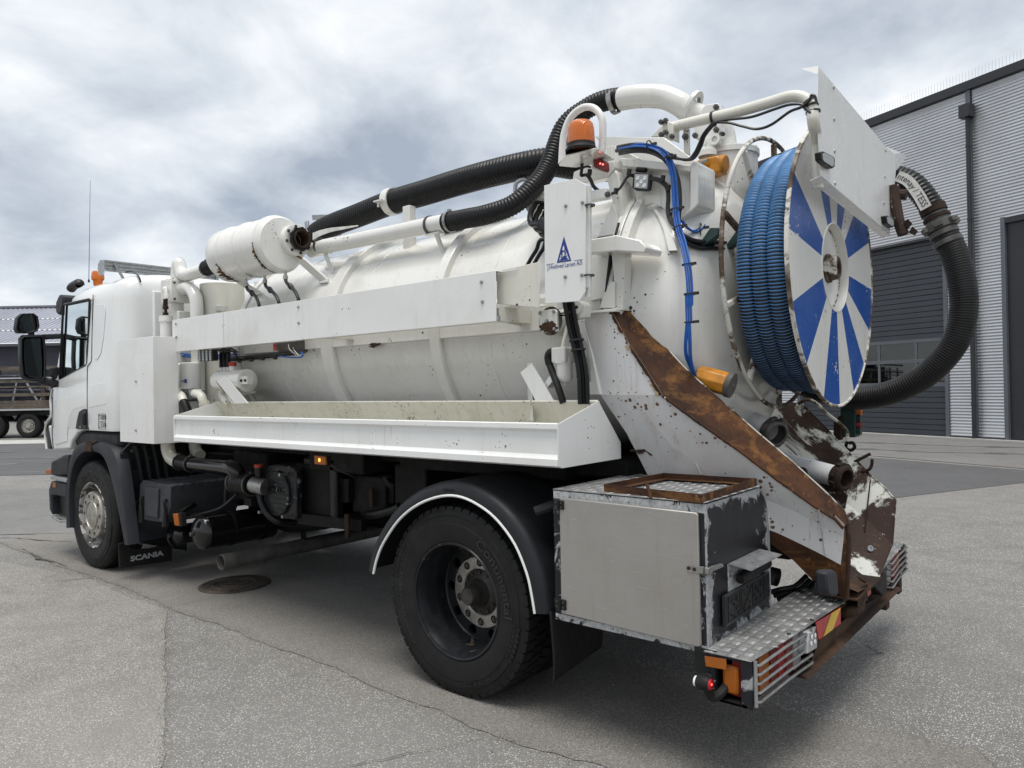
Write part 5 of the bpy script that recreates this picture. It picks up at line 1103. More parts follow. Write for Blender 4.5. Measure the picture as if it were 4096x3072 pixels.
# outlet flange on the drum's rear end, open pipe
oc = V((DX1, DY+0.085, DZ+0.03))
b = MB(); b.lathe(oc, (1,0,0), [(0.0,0.115),(0.03,0.115),(0.032,0.112),(0.032,0.08)], 36); b.lathe(oc, (1,0,0), [(0.034,0.117),(0.06,0.117),(0.062,0.113),(0.062,0.07)], 36); fl_ = part(b, 'outlet_flange', M['drum'], drum, ang=30)
for k in range(8): t = k*PI/4+0.2; bolt(oc+V((0.062,0.098*math.cos(t),0.098*math.sin(t))), (1,0,0), 0.0115, 0.010, 'steel_dark', drum)
b = MB(); b.lathe(oc, (1,0,0), [(0.02,0.052),(0.115,0.055),(0.12,0.058),(0.12,0.066),(0.06,0.066)], 36); part(b, 'outlet_pipe', M['rust_dark'], drum)
b = MB(); b.lathe(oc, (1,0,0), [(0.085,0.067),(0.085,0.083),(0.105,0.083),(0.105,0.067)], 36)
for k in range(9): t = k*2*PI/9; b.bar(oc+V((0.095,0.08*math.cos(t),0.08*math.sin(t))), oc+V((0.095,0.09*math.cos(t),0.09*math.sin(t))), 0.018, 0.022, up=(1,0,0))
part(b, 'coupling_ring', M['black'], drum)
b = MB(); b.disc(oc+V((0.01,0,0)), (1,0,0), 0.055); part(b, 'pipe_mouth', M['black'], drum, ang=0)
b = MB(); b.tube([oc+V((0.03,-0.02,-0.10)), oc+V((0.05,0.04,-0.135))], 0.007, 6); part(b, 'drain_pin', M['rust'], drum)
# drum brackets
for x, p in ((-1.83, (-1.824, 0.637, 2.384)), (-2.71, (-2.71, 0.636, 2.382))):
    pt = V((x, DY+0.03, DZ-DR+0.01)) if x < -2 else V((x-0.12, DY+0.10, DZ-0.12))
    b = MB(); b.bar(pt, V(p)+V((0,0.01,-0.005)), 0.075, 0.02, up=(0,1,0.5)); b.box(p[0]-0.05,p[0]+0.05,p[1]-0.03,p[1]+0.03,p[2]-0.012,p[2]+0.004); part(b, 'drum_bracket', M['drum'], bevel=0.003)
# three drain hoses below the drum
for i, (a0_, b0_, pts) in enumerate(((510,930,[(-2.452, 0.37, 2.393), (-2.42, 0.36, 2.361), (-2.325, 0.34, 2.323), (-2.254, 0.33, 2.285), (-2.203, 0.32, 2.23), (-2.192, 0.32, 2.192)]), (718,900,[(-2.197, 0.37, 2.39), (-2.168, 0.36, 2.359), (-2.084, 0.34, 2.323), (-2.005, 0.33, 2.281), (-1.948, 0.32, 2.227), (-1.936, 0.32, 2.184)]), (946,860,[(-1.932, 0.37, 2.391), (-1.907, 0.36, 2.362), (-1.828, 0.34, 2.323), (-1.76, 0.33, 2.28), (-1.709, 0.32, 2.227), (-1.699, 0.32, 2.189)]))):
    P = [V(p) for p in pts]; b = MB(); b.tube(spl(P, 5), 0.0125, 8); dh = part(b, 'drain_hose', M['hose'])
    b = MB(); b.tube([P[0]+V((0,0,0.055)), P[0]+V((0,0,0.0))], 0.011, 8); b.tube([P[0]+V((0,0,0.022)), P[0]+V((0,0,-0.004))], 0.019, 6); part(b, 'hose_fitting', M['steel'], dh)
    b = MB(); b.tube([P[2]+V((-0.012,0,0.012)), P[2]+V((0.012,0,-0.012))], 0.019, 8); part(b, 'hose_clamp', M['black'], dh)
# standing pots behind the cab
for (cx_, cy_, r_, z0_, z1_) in ((-3.40,0.70,0.185,1.2,2.53),(-3.42,1.24,0.19,1.2,2.60),(-3.12,1.9,0.15,1.2,2.4)):
    b = MB(); b.lathe((cx_,cy_,0), (0,0,1), [(z0_,r_),(z1_-0.004,r_),(z1_,r_-0.006),(z1_,0)], 40); part(b, 'settling_pot', M['cream'])
b = MB(); b.box(-3.15,-2.98,0.60,1.0,1.2,1.7); part(b, 'back_housing', M['tank'], bevel=0.02)
b = MB(); b.bar((-3.458, 0.58, 2.326), (-3.12, 0.58, 2.289), 0.03, 0.04); part(b, 'pot_bracket', M['tank'])
# oil filters
fp = V((-3.332, 0.36, 1.732)); ft = V((-3.328, 0.36, 1.841)); fb = V((-3.336, 0.36, 1.617))
for dx, nm in ((0.0,1),(-0.20,0)):
    b = MB(); b.lathe((fp.x+dx,0.36,0), (0,0,1), [(fb.z,0.0),(fb.z,0.074),(fb.z+0.004,0.079),(ft.z-0.03,0.079),(ft.z-0.008,0.074),(ft.z,0.055),(ft.z+0.002,0.0)], 32); of = part(b, 'oil_filter', M['sticker'])
    if nm:
        lb = MB()
        for t in range(4): 
            th = -PI/2-0.5+t*0.16
        c1 = V((-3.249, 0.282, 1.684)); lb.box(c1.x-0.018,c1.x+0.018,c1.y-0.002,c1.y,c1.z-0.016,c1.z+0.016); put_text(lb, 'FILTREC', 0.020, c1+V((-0.055,0.0,0.0)), (1,0,0), (0,0,1)); part(lb, 'filter_label', M['logo_blue'], of, ang=0)
    b = MB(); b.lathe((fp.x+dx,0.36,0), (0,0,1), [(1.25,0.0),(1.25,0.07),(fb.z-0.10,0.07),(fb.z-0.09,0.0)], 28); part(b, 'oil_filter', M['sticker'])
b = MB(); b.box(fp.x-0.30,fp.x+0.11,0.30,0.44,fb.z-0.085,fb.z-0.004); part(b, 'filter_head', M['galv'], bevel=0.006)
b = MB(); pb = MB()
e_ = [V((-3.358, 0.26, 1.588)), V((-3.24, 0.24, 1.564)), V((-3.184, 0.23, 1.518)), V((-3.112, 0.23, 1.427))]
b.tube(spl([e_[0]+V((0,0.06,0.0)), e_[0], e_[1], e_[2]], 5), 0.034, 14); part(b, 'filter_elbow', M['cream']); b = MB(); b.tube([e_[2], e_[3], e_[3]+V((0.05,0.02,-0.2))], 0.037, 14); part(b, 'filter_hose', M['hose'])
e_ = [V((-3.075, 0.27, 1.582)), V((-2.966, 0.26, 1.566)), V((-2.928, 0.26, 1.525)), V((-2.927, 0.28, 1.471))]
b = MB(); b.tube(spl([e_[0]+V((0,0.05,0)), e_[0], e_[1], e_[2], e_[3]], 5), 0.034, 14); b.tube([e_[2].lerp(e_[3],0.3), e_[2].lerp(e_[3],0.75)], 0.044, 8); part(b, 'filter_elbow', M['cream'])
# small oil tank with four spigots, carried on the tank side
o0 = V((-2.867, 0.36, 1.677)); o1 = V((-2.443, 0.36, 1.671)); rr_ = 0.086
b = MB(); b.lathe(o0, o1-o0, [(-0.03,0.0),(-0.028,0.03),(-0.015,0.062),(0.01,0.08),(0.04,rr_),((o1-o0).length,rr_),((o1-o0).length+0.003,rr_-0.004),((o1-o0).length+0.003,0.0)], 36); ot = part(b, 'oil_pot', M['tank'], ang=40)
for k, px in enumerate((1187, 1217, 1247)):
    p = V(((-2.818, 0.36, 1.737) if k == 0 else (-2.766, 0.36, 1.738) if k == 1 else (-2.715, 0.36, 1.737)))
    b = MB(); b.tube([p+V((0,0,-0.03)), p+V((0,0,0.055))], 0.0165, 10); part(b, 'spigot', M['tank'], ot)
    b = MB(); b.tube([p+V((0,0,0.045)), p+V((0,0,0.07))], 0.019, 6); b.tube(spl([p+V((0,0,0.07)), p+V((0.004,0,0.16)), p+V((0.012,0.02,0.25)), p+V((0.03,0.08,0.32))], 5), 0.0165, 8); part(b, 'oil_hose', M['hose'], ot)
p = V((-2.652, 0.36, 1.737)); b = MB(); b.tube([p+V((0,0,-0.03)), p+V((0,0,0.055))], 0.026, 14); part(b, 'spigot', M['tank'], ot)
b = MB(); b.tube([p+V((0,0,0.05)), p+V((0,0,0.082))], 0.030, 10); part(b, 'filler_cap', M['red_cap'], ot)
b = MB(); b.box(o1.x-0.01,o1.x+0.10,0.30,0.345,o1.z-0.028,o1.z+0.03); oc2 = part(b, 'pot_tab', M['tank'], ot)
for dx in (0.02, 0.075): bolt((o1.x+dx,0.30,o1.z), NY, 0.012, 0.008, 'black', ot)
b = MB(); b.ext([(-2.733, 0.27, 1.669), (-2.609, 0.27, 1.71), (-2.288, 0.27, 1.499), (-2.477, 0.27, 1.499)], (0,0.012,0)); b.ext([(-2.736, 0.272, 1.669), (-2.723, 0.272, 1.655), (-2.496, 0.272, 1.499), (-2.521, 0.272, 1.499)], (0,0.09,0)); part(b, 'support_channel', M['white'], bevel=0.002)
b = MB(); b.tube(spl([(-2.808, 0.36, 1.625), (-2.81, 0.36, 1.558), (-2.724, 0.34, 1.527), (-2.666, 0.34, 1.496)], 5), 0.032, 12); part(b, 'drain_elbow', M['cream'])
b = MB(); b.bar((-2.722, 0.45, 1.566), (-2.575, 0.5, 1.584), 0.02, 0.02); part(b, 'pot_strut', M['tank'])
# work lamp, blue air lines, cable loom
p4 = [(-2.965, 0.24, 1.922), (-2.735, 0.24, 1.916), (-2.733, 0.24, 1.831), (-2.963, 0.24, 1.835)]
b = MB(); b.ext(p4, (0,0.05,0)); wl = part(b, 'work_lamp', M['black'], bevel=0.008)
P = [V(p) for p in p4]
for i in range(4):
    for j in range(4):
        c = P[0].lerp(P[1], (i+0.55)/4.1).lerp(P[3].lerp(P[2], (i+0.55)/4.1), (j+0.55)/4.1); b = MB(); b.lathe(c+V((0,0.0,0)), (0,-1,0), [(0.0,0.0145),(0.004,0.0125),(0.006,0.0)], 10); part(b, 'lamp_lens', M['lens_grey'], wl)
for k in range(5):
    b = MB(); b.tube(spl([(-3.643, 0.42, 1.912), (-3.554, 0.42, 1.913), (-3.417, 0.43, 1.893), (-3.188, 0.43, 1.879), (-2.953, 0.43, 1.877), (-2.797, 0.46, 1.877)], 4), 0.0055, 6); b.xf(Matrix.Translation((0.0,0.01*k,0.012*(k-2)*(1 if k % 2 else -0.6)))); part(b, 'air_line', M['cable_blue'])
b = MB(); b.tube(spl([(-2.832, 0.44, 1.851), (-2.73, 0.45, 1.85), (-2.501, 0.48, 1.856), (-2.208, 0.49, 1.866), (-1.989, 0.49, 1.869)], 5), 0.022, 10); lm_ = part(b, 'cable_loom', M['cable'])
for p in ((-2.688, 0.44, 1.837), (-2.537, 0.45, 1.84), (-2.39, 0.46, 1.843), (-2.222, 0.46, 1.844)):
    b = MB(); b.cyl(V(p), V(p)+V((0,0,-0.02)), 0.016, n=8); part(b, 'loom_clip', M['cable'], lm_)
for pts in ([(-2.835, 0.3, 1.924), (-2.681, 0.3, 1.908), (-2.603, 0.34, 1.897), (-2.608, 0.38, 1.854), (-2.579, 0.42, 1.845)], [(-2.744, 0.33, 1.894), (-2.667, 0.32, 1.913), (-2.6, 0.32, 1.922), (-2.529, 0.33, 1.889)], [(-2.802, 0.32, 1.932), (-2.771, 0.34, 1.896), (-2.686, 0.34, 1.901), (-2.643, 0.34, 1.934)]):
    b = MB(); b.tube(spl(pts, 5), 0.008, 6); part(b, 'lamp_cable', M['cable'])
b = MB(); b.ext([(-2.186, 0.42, 1.946), (-2.061, 0.42, 1.947), (-2.058, 0.42, 1.887), (-2.187, 0.42, 1.887)], (0,0.03,0)); ac = part(b, 'level_sensor', M['red_cap'], bevel=0.006)
b = MB(); b.lathe(V((-2.118, 0.46, 1.92)), (1,0,0.0), [(0.0,0.058),(0.20,0.060),(0.21,0.068),(0.24,0.068),(0.24,0.0)], 24); part(b, 'sensor_body', M['steel_dark'], ac)
for pts in ([(-1.955, 0.4, 1.922), (-1.939, 0.4, 1.884), (-1.872, 0.41, 1.841)], [(-1.882, 0.4, 1.918), (-1.89, 0.4, 1.882), (-1.844, 0.41, 1.836)]):
    b = MB(); b.tube(spl(pts, 5), 0.004, 6); part(b, 'sensor_cable', M['band'], ac)
b = MB(); b.tube(spl([(-2.1, 0.42, 1.843), (-1.971, 0.42, 1.829), (-1.845, 0.42, 1.824), (-1.807, 0.42, 1.839), (-1.845, 0.43, 1.861)], 5), 0.006, 6); part(b, 'air_line', M['cable_blue'])

# ---------------- long covers along the tank side
UY = 0.20; ux0, ux1, uz0, uz1 = -3.289, 0.201, 1.922, 2.184
b = MB(); t_ = 0.004
b.box(ux0,ux1,UY,UY+t_,uz0,uz1); b.box(ux0,ux1,UY+t_,UY+0.06,uz0,uz0+t_); b.box(ux0,ux1,UY+t_,UY+0.05,uz1-t_,uz1); cov = part(b, 'long_cover', M['white'], bevel=0.002)
b = MB(); b.box(ux0+0.80,ux0+0.8015,UY-0.0008,UY,uz0+0.002,uz1-0.002); part(b, 'cover_joint', M['steel_dark'], cov)
for p in ((-3.226, 0.2, 2.147), (-3.218, 0.2, 2.043), (-1.53, 0.2, 2.141), (-1.528, 0.2, 2.035), (0.104, 0.2, 2.133), (0.108, 0.2, 2.03)): bolt(p, NY, 0.010, 0.007, 'steel', cov)
b = MB(); b.box(ux0+0.05,0.30,UY+0.05,UY+0.053,uz1-0.004,uz1+0.006); part(b, 'cover_lip', M['white'], cov)
b = MB(); b.ext([(0.155, 0.26, 2.194), (0.439, 0.26, 2.205), (0.435, 0.26, 1.976), (0.155, 0.26, 2.02)], (0,0.004,0)); c2 = part(b, 'rear_cover', M['cream'], bevel=0.002)
P0 = V((0.155, 0.26, 2.02)); P1 = V((0.435, 0.26, 1.976)); b = MB(); b.add([P0, P1, P1+V((-0.02,0.10,0.02)), P0+V((0,0.10,0.02))], [(0,1,2,3)]); b.add([p+V((0,0,0.003)) for p in (P0, P1, P1+V((-0.02,0.10,0.02)), P0+V((0,0.10,0.02)))], [(3,2,1,0)]); part(b, 'cover_flange', M['cream'], c2)
for x, nm in ((0.17,0),(-1.35,1)):
    b = MB(); b.box(x-0.035,x+0.035,UY+0.02,0.52,1.925,1.93); b.box(x-0.035,x-0.031,UY+0.02,0.52,1.93,2.0); b.box(x+0.031,x+0.035,UY+0.02,0.52,1.93,2.0); part(b, 'cover_arm', M['cream'], cov)
b = MB(); b.ext([(0.116, 0.3, 2.006), (0.205, 0.48, 1.988), (0.2, 0.48, 1.9), (0.143, 0.3, 1.93)], (0.004,0.0,0)); part(b, 'cover_arm', M['cream'], cov)
b = MB(); b.box(0.17,0.19,UY+0.004,UY+0.03,uz1-0.05,uz1-0.004); b.box(0.17,0.21,UY+0.004,UY+0.02,uz0+0.004,uz0+0.03); part(b, 'cover_tab', M['galv'], cov)
# rust patch where an arm meets the tank
b = MB(); rnd = random.Random(5); c = V((-1.095, 0.503, 1.876)); n = 26
ring = [c+V((math.cos(2*PI*i/n)*0.07*rnd.uniform(0.5,1.1), -0.004, math.sin(2*PI*i/n)*0.018*rnd.uniform(0.5,1.2))) for i in range(n)]
b.add([(p.x, 0.478, p.z) for p in ring], [tuple(range(n))[::-1]]); part(b, 'rust_stain', M['rust'], tank, ang=0)

# ---------------- tool shelf (open tray) along the side
sx0, sx1 = -2.881, 0.719
b = MB()
def strip3(mb, A, B_, mi=0): mb.add([A[0],A[1],B_[1],B_[0]], [(0,1,2,3)], mi)
outer = [(0.028,1.212),(0.0,1.222),(0.0,1.252),(0.018,1.272),(0.018,1.375),(0.0,1.390),(0.0,1.412),(0.006,1.416),(0.022,1.416)]
inner_ = [(0.026,1.410),(0.026,1.28),(0.045,1.240),(0.50,1.240),(0.332,1.505),(0.340,1.512),(0.352,1.508)]
back = [(0.352,1.500),(0.535,1.225),(0.535,1.212),(0.028,1.212)]
loop = outer+inner_+back
n = len(loop)
ov, iv = [], []
b.v = [(sx0,y,z) for y, z in loop]+[(sx1,y,z) for y, z in loop]
b.f = [[i, n+i, n+i+1, i+1] for i in range(n-1)]; b.m = [1 if len(outer) <= i+1 < len(outer)+len(inner_)-1 else 0 for i in range(n-1)]
shf = part(b, 'tool_shelf', [M['shelf'], M['shelf_in']], ang=25)
for x, sgn in ((sx1, 1), (sx0, -1)):
    b = MB(); b.ext([(x,0.0,1.222),(x,0.028,1.212),(x,0.535,1.212),(x,0.535,1.293),(x,0.338,1.507),(x,0.020,1.418),(x,0.0,1.412)], (0.004*sgn,0,0)); part(b, 'shelf_end', M['shelf'], shf, bevel=0.0015)
b = MB(); b.tube([(-0.55,0.0,1.225),(-0.55,0.0,1.252),(-0.55,0.018,1.272),(-0.55,0.018,1.375),(-0.55,0.0,1.39),(-0.55,0.0,1.412)], 0.003, 6); part(b, 'shelf_joint', M['shelf'], shf)
# channel stub standing in the shelf
b = MB(); b.ext([(0.239, 0.34, 1.658), (0.316, 0.34, 1.703), (0.456, 0.34, 1.505), (0.34, 0.34, 1.506)], (0,0.006,0)); b.ext([(0.238, 0.4, 1.711), (0.276, 0.4, 1.709), (0.287, 0.4, 1.695), (0.316, 0.34, 1.703)], (0.0,0.0,-0.3)); part(b, 'support_channel', M['white'])
b = MB(); b.ext([(0.38, 0.36, 1.598), (0.422, 0.36, 1.644), (0.444, 0.36, 1.62), (0.397, 0.36, 1.575)], (0,0.05,0)); part(b, 'support_channel', M['white'])

# ---------------- suction pipe on struts above the tank and its two black hoses
py_ = 0.66
pp = [V((-2.022, 0.66, 2.639)), V((-1.858, 0.66, 2.651)), V((-0.705, 0.66, 2.635)), V((-0.539, 0.66, 2.631))]
b = MB(); b.tube(pp, 0.055, 28); spipe = part(b, 'suction_pipe', M['tank'])
for tpx, foot in (((-1.911, 0.66, 2.661), (-1.815, 0.7, 2.463)), ((-0.739, 0.66, 2.632), (-0.675, 0.707, 2.47))):
    p = V(tpx); b = MB(); d = (pp[2]-pp[1]).normalized(); b.lathe(p, d, [(-0.008,0.055),(-0.008,0.064),(0.008,0.064),(0.008,0.055)], 28); part(b, 'pipe_ubolt', M['steel_dark'], spipe)
    q1 = p+V((0.05,0.0,-0.055)); b = MB(); b.box(q1.x-0.07,q1.x+0.05,py_-0.03,py_+0.03,q1.z-0.012,q1.z); b.tube([q1, V(foot)+V((0,0,-0.01))], 0.016, 10); part(b, 'pipe_strut', M['tank'], spipe)
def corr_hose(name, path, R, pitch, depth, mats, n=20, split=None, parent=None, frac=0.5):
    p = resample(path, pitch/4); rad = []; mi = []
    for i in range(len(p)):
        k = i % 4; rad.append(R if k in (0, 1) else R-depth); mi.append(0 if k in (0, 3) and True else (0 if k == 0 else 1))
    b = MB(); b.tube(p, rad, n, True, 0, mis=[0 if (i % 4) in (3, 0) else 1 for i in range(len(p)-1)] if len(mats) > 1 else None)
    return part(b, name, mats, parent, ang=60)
h1p = spl([(-0.599, 0.66, 2.63), (-0.432, 0.66, 2.627), (-0.267, 0.67, 2.627), (-0.112, 0.72, 2.663), (-0.022, 0.8, 2.758), (0.027, 0.9, 2.896), (0.1, 0.98, 3.146), (0.228, 1.02, 3.234), (0.354, 1.04, 3.261), (0.5, 1.05, 3.243)], 10)
bh = corr_hose('suction_hose', h1p, 0.061, 0.020, 0.004, [M['hose']], 26)
clampring(V((-0.561, 0.66, 2.631)), pp[3]-pp[2], 0.062, 0.02, 'steel', bh)
h2p = spl([(-2.374, 0.92, 2.794), (-2.304, 0.91, 2.845), (-2.158, 0.9, 2.872), (-1.984, 0.9, 2.891), (-1.763, 0.9, 2.907), (-1.378, 0.9, 2.939), (-1.051, 0.91, 2.95), (-0.769, 0.93, 2.967), (-0.507, 0.95, 2.977), (-0.234, 1, 2.989), (-0.074, 1.05, 2.99), (0.126, 1.1, 2.935), (0.44,1.14,2.86), (0.52,1.17,2.74), (0.54,1.18,2.66)], 10)
bh2 = corr_hose('suction_hose', h2p, 0.088, 0.024, 0.006, [M['hose']], 26)
# pale band with printing on the hose end
bp = spl([(-2.225, 0.815, 2.801), (-2.115, 0.808, 2.812), (-1.974, 0.806, 2.815), (-1.811, 0.808, 2.806), (-1.666, 0.82, 2.802)], 6); b = MB(); A = []; B_ = []
for i, p in enumerate(bp):
    w = 0.026*(1-i/len(bp))+0.003; A.append(p+V((0,0,w))); B_.append(p+V((0,0,-w)))
k = len(A); b.add(A+B_, [(i, k+i, k+i+1, i+1) for i in range(k-1)]); bd = part(b, 'hose_band', M['band'], bh2)
# clamp post
cp = V((-1.376, 0.9, 2.938)); fo = V((-1.123, 0.723, 2.487))
b = MB(); dirh = (V((-0.938, 0.92, 2.97))-V((-1.572, 0.9, 2.956))).normalized(); b.lathe(cp+V((0,0,0.006)), dirh, [(-0.03,0.088),(-0.03,0.098),(0.035,0.098),(0.035,0.088)], 30); pc_ = part(b, 'hose_post', M['tank'])
b = MB(); b.box(fo.x-0.035,fo.x+0.035,0.80,0.86,2.35,cp.z-0.085); part(b, 'post', M['tank'], pc_, bevel=0.004)
b = MB(); b.bar(cp+V((-0.05,-0.11,-0.01)), cp+V((0.03,-0.11,-0.01)), 0.05, 0.010); b.cyl(cp+V((-0.02,-0.115,-0.0)), cp+V((-0.02,-0.115,-0.05)), 0.009, n=6); part(b, 'clamp_ear', M['tank'], pc_)
# rest brackets under the hose ends
for pts, mt in (([(-2.635, 1.05, 3.026), (-2.614, 1.05, 2.877)], 'galv'), ([(-2.643, 1.12, 3.07), (-2.453, 1.12, 3.043)], 'galv'), ([(-2.32, 1.1, 2.887), (-2.322, 1.1, 2.827)], 'galv'), ([(-2.39, 1.2, 2.927), (-2.392, 1.2, 2.866)], 'galv')):
    b = MB(); a_, c_ = V(pts[0]), V(pts[1]); b.bar(a_, c_+((c_-a_)*0.6 if abs(a_.z-c_.z) > 0.03 else V((0,0,0))), 0.045, 0.02, up=(0,1,0.2)); part(b, 'hose_rest', M[mt], bevel=0.003)
# ladder grips and valve gear on the tank crown
b = MB(); b.tube(spl([(-0.268, 0.95, 2.818), (-0.257, 0.95, 2.871), (-0.212, 0.97, 2.89), (-0.186, 1, 2.86)], 5), 0.014, 8); part(b, 'grab_rail', M['galv'])
b = MB(); b.bar((-0.093, 0.85, 2.653), (0.023, 0.9, 2.732), 0.06, 0.05); b.box(-0.05,0.12,0.82,0.92,2.52,2.66); part(b, 'crown_bracket', M['cream'], bevel=0.005)
b = MB(); b.lathe((-0.9,TY,TZ+TR-0.02), (0,0,1), [(0,0.26),(0.08,0.26),(0.085,0.29),(0.11,0.29),(0.13,0.24),(0.145,0.0)], 36); part(b, 'manhole_dome', M['tank'])
for k in range(3):
    b = MB(); b.tube(spl([(0.46,0.80,2.46), (0.204, 0.62, 2.611), (0.148, 0.6, 2.59), (0.136, 0.58, 2.532), (0.168, 0.56, 2.482), (0.267, 0.52, 2.44), (0.40,0.56,2.22)], 6), 0.017, 8); b.xf(Matrix.Translation((0.012*k,0.03*k,-0.025*k))); part(b, 'hydraulic_hose', M['hose'])
b = MB(); b.ext([(0.283, 0.45, 2.467), (0.317, 0.45, 2.485), (0.335, 0.45, 2.439), (0.334, 0.45, 2.393)], (0,0.06,0)); part(b, 'hose_clamp_block', M['plastic2'], bevel=0.004)
for k in range(2):
    b = MB(); b.tube(spl([(0.42,0.56,2.30), (0.315, 0.46, 2.364), (0.267, 0.46, 2.311), (0.211, 0.46, 2.248), (0.06,0.47,2.06)], 5), 0.011, 8); b.xf(Matrix.Translation((0.045*k,0,0))); part(b, 'hydraulic_hose', M['hose'])

# ---------------- sign plate beside the rear door
def ext_q(name, pts, vec, mat, parent=None, bevel=0.003, ang=35):
    b = MB(); b.ext(pts, vec); return part(b, name, M[mat], parent, bevel=bevel, ang=ang)
def text_fit(mb, s, width, height, o, xd, yd, extr=0.0006, bold=0.0, mi=0):
    vs_, fs_ = text_geo(s, 1.0, 0.0, bold); x0 = min(p.x for p in vs_); x1 = max(p.x for p in vs_); y0 = min(p.y for p in vs_); y1 = max(p.y for p in vs_)
    xd = V(xd).normalized(); yd = V(yd).normalized(); o = V(o); nn = xd.cross(yd)
    mb.add([o+xd*((p.x-(x0+x1)/2)*width/(x1-x0))+yd*((p.y-(y0+y1)/2)*height/(y1-y0))+nn*extr for p in vs_], fs_, mi)
sp = ext_q('sign_plate', [(0.523, 0.2, 2.56), (0.706, 0.2, 2.557), (0.764, 0.2, 2.519), (0.752, 0.2, 2.021), (0.717, 0.2, 1.979), (0.514, 0.2, 1.985)], (0,0.004,0), 'white', bevel=0.0015)
pr_ = V((0.752, 0.2, 2.021)); pt_ = V((0.764, 0.2, 2.519))
b = MB(); b.box(pr_.x-0.004,pr_.x,0.204,0.25,pr_.z+0.02,pt_.z); part(b, 'plate_return', M['white'], sp)
for p in ((0.65, 0.2, 2.437), (0.745, 0.2, 2.436), (0.639, 0.2, 2.101), (0.734, 0.2, 2.099)): bolt(p, NY, 0.009, 0.008, 'steel', sp)
b = MB(); e_ = 0.0008
def tri(pts, off, mi): b.add([V(p)+V((0,-off,0)) for p in pts], [(0,1,2)], mi)
tri([(0.635, 0.2, 2.296), (0.59, 0.2, 2.173), (0.675, 0.2, 2.173)], 0.0008, 0)
tri([(0.632, 0.2, 2.253), (0.604, 0.2, 2.18), (0.664, 0.2, 2.18)], 0.0014, 1)
tri([(0.636, 0.2, 2.205), (0.603, 0.2, 2.181), (0.662, 0.2, 2.181)], 0.0020, 0)
text_fit(b, 'H', 0.021, 0.036, V((0.632, 0.2, 2.225))+V((0,-0.0022,0)), (1,0,0), (0,0,1), bold=0.02); text_fit(b, 'J', 0.012, 0.030, V((0.619, 0.2, 2.21))+V((0,-0.0022,0)), (1,0,0), (0,0,1), bold=0.02); text_fit(b, 'L', 0.013, 0.024, V((0.648, 0.2, 2.209))+V((0,-0.0022,0)), (1,0,0), (0,0,1), bold=0.02)
c0 = V((0.635, 0.2, 2.155)); w_ = V((0.736, 0.2, 2.154)).x-V((0.532, 0.2, 2.157)).x
text_fit(b, 'J.Hvidtved Larsen A/S', w_, 0.028, c0+V((0,-0.0008,0)), (1,0,0.0), (0,0,1), bold=0.004)
for a_, c_ in (((0.529, 0.2, 2.173), (0.573, 0.2, 2.173)), ((0.692, 0.2, 2.172), (0.738, 0.2, 2.172))): b.box(a_[0],c_[0],0.1988,0.1996,c_[2]-0.001,c_[2]+0.001)
part(b, 'plate_logo', [M['logo_blue'], M['sticker']], sp, ang=0)
b = MB(); b.tube([(0.752, 0.24, 2.519), (0.74, 0.24, 1.998)], 0.016, 10); part(b, 'plate_hinge', M['tank'], sp)
for p in ((0.771, 0.22, 2.423), (0.76, 0.22, 2.097)):
    b = MB(); b.lathe(p, (0,0,1), [(-0.004,0.014),(-0.004,0.026),(0.004,0.026),(0.004,0.014)], 14); part(b, 'hinge_clip', M['steel_dark'], sp)
# hinge block and flange under the plate
hb = ext_q('hinge_block', [(0.583, 0.33, 1.977), (0.602, 0.33, 1.993), (0.64, 0.33, 1.999), (0.658, 0.33, 1.977), (0.656, 0.33, 1.916), (0.584, 0.33, 1.908)], (0,0.06,0), 'tank', bevel=0.006)
b = MB(); b.lathe((0.615, 0.33, 1.968), (0,-1,0), [(0,0.034),(0.012,0.034),(0.014,0.030),(0.014,0.0)], 20); part(b, 'hinge_pin', M['tank'], hb); bolt((0.621, 0.316, 1.967), NY, 0.009, 0.004, 'black', hb)
bf = ext_q('blank_flange', [(0.353, 0.36, 1.976), (0.455, 0.36, 1.975), (0.469, 0.36, 1.963), (0.473, 0.36, 1.863), (0.45, 0.36, 1.856), (0.357, 0.36, 1.861)], (0,0.014,0), 'tank', bevel=0.003)
b = MB(); b.lathe((0.417, 0.375, 1.918), (0,1,0), [(0,0.075),(0.14,0.075)], 28); part(b, 'flange_neck', M['tank'], bf)
for p in ((0.361, 0.36, 1.961), (0.449, 0.36, 1.962), (0.363, 0.36, 1.872), (0.453, 0.36, 1.875), (0.405, 0.36, 1.918)): bolt(p, NY, 0.010, 0.007, 'steel', bf)
rnd = random.Random(3); ctr = V((0.414, 0.358, 1.887)); b = MB(); n = 30
b.add([ctr+V((math.cos(2*PI*i/n)*0.062*rnd.uniform(0.6,1.1), 0, math.sin(2*PI*i/n)*0.034*rnd.uniform(0.6,1.25))) for i in range(n)][::-1], [tuple(range(n))]); part(b, 'rust_stain', M['rust_dark'], bf, ang=0)
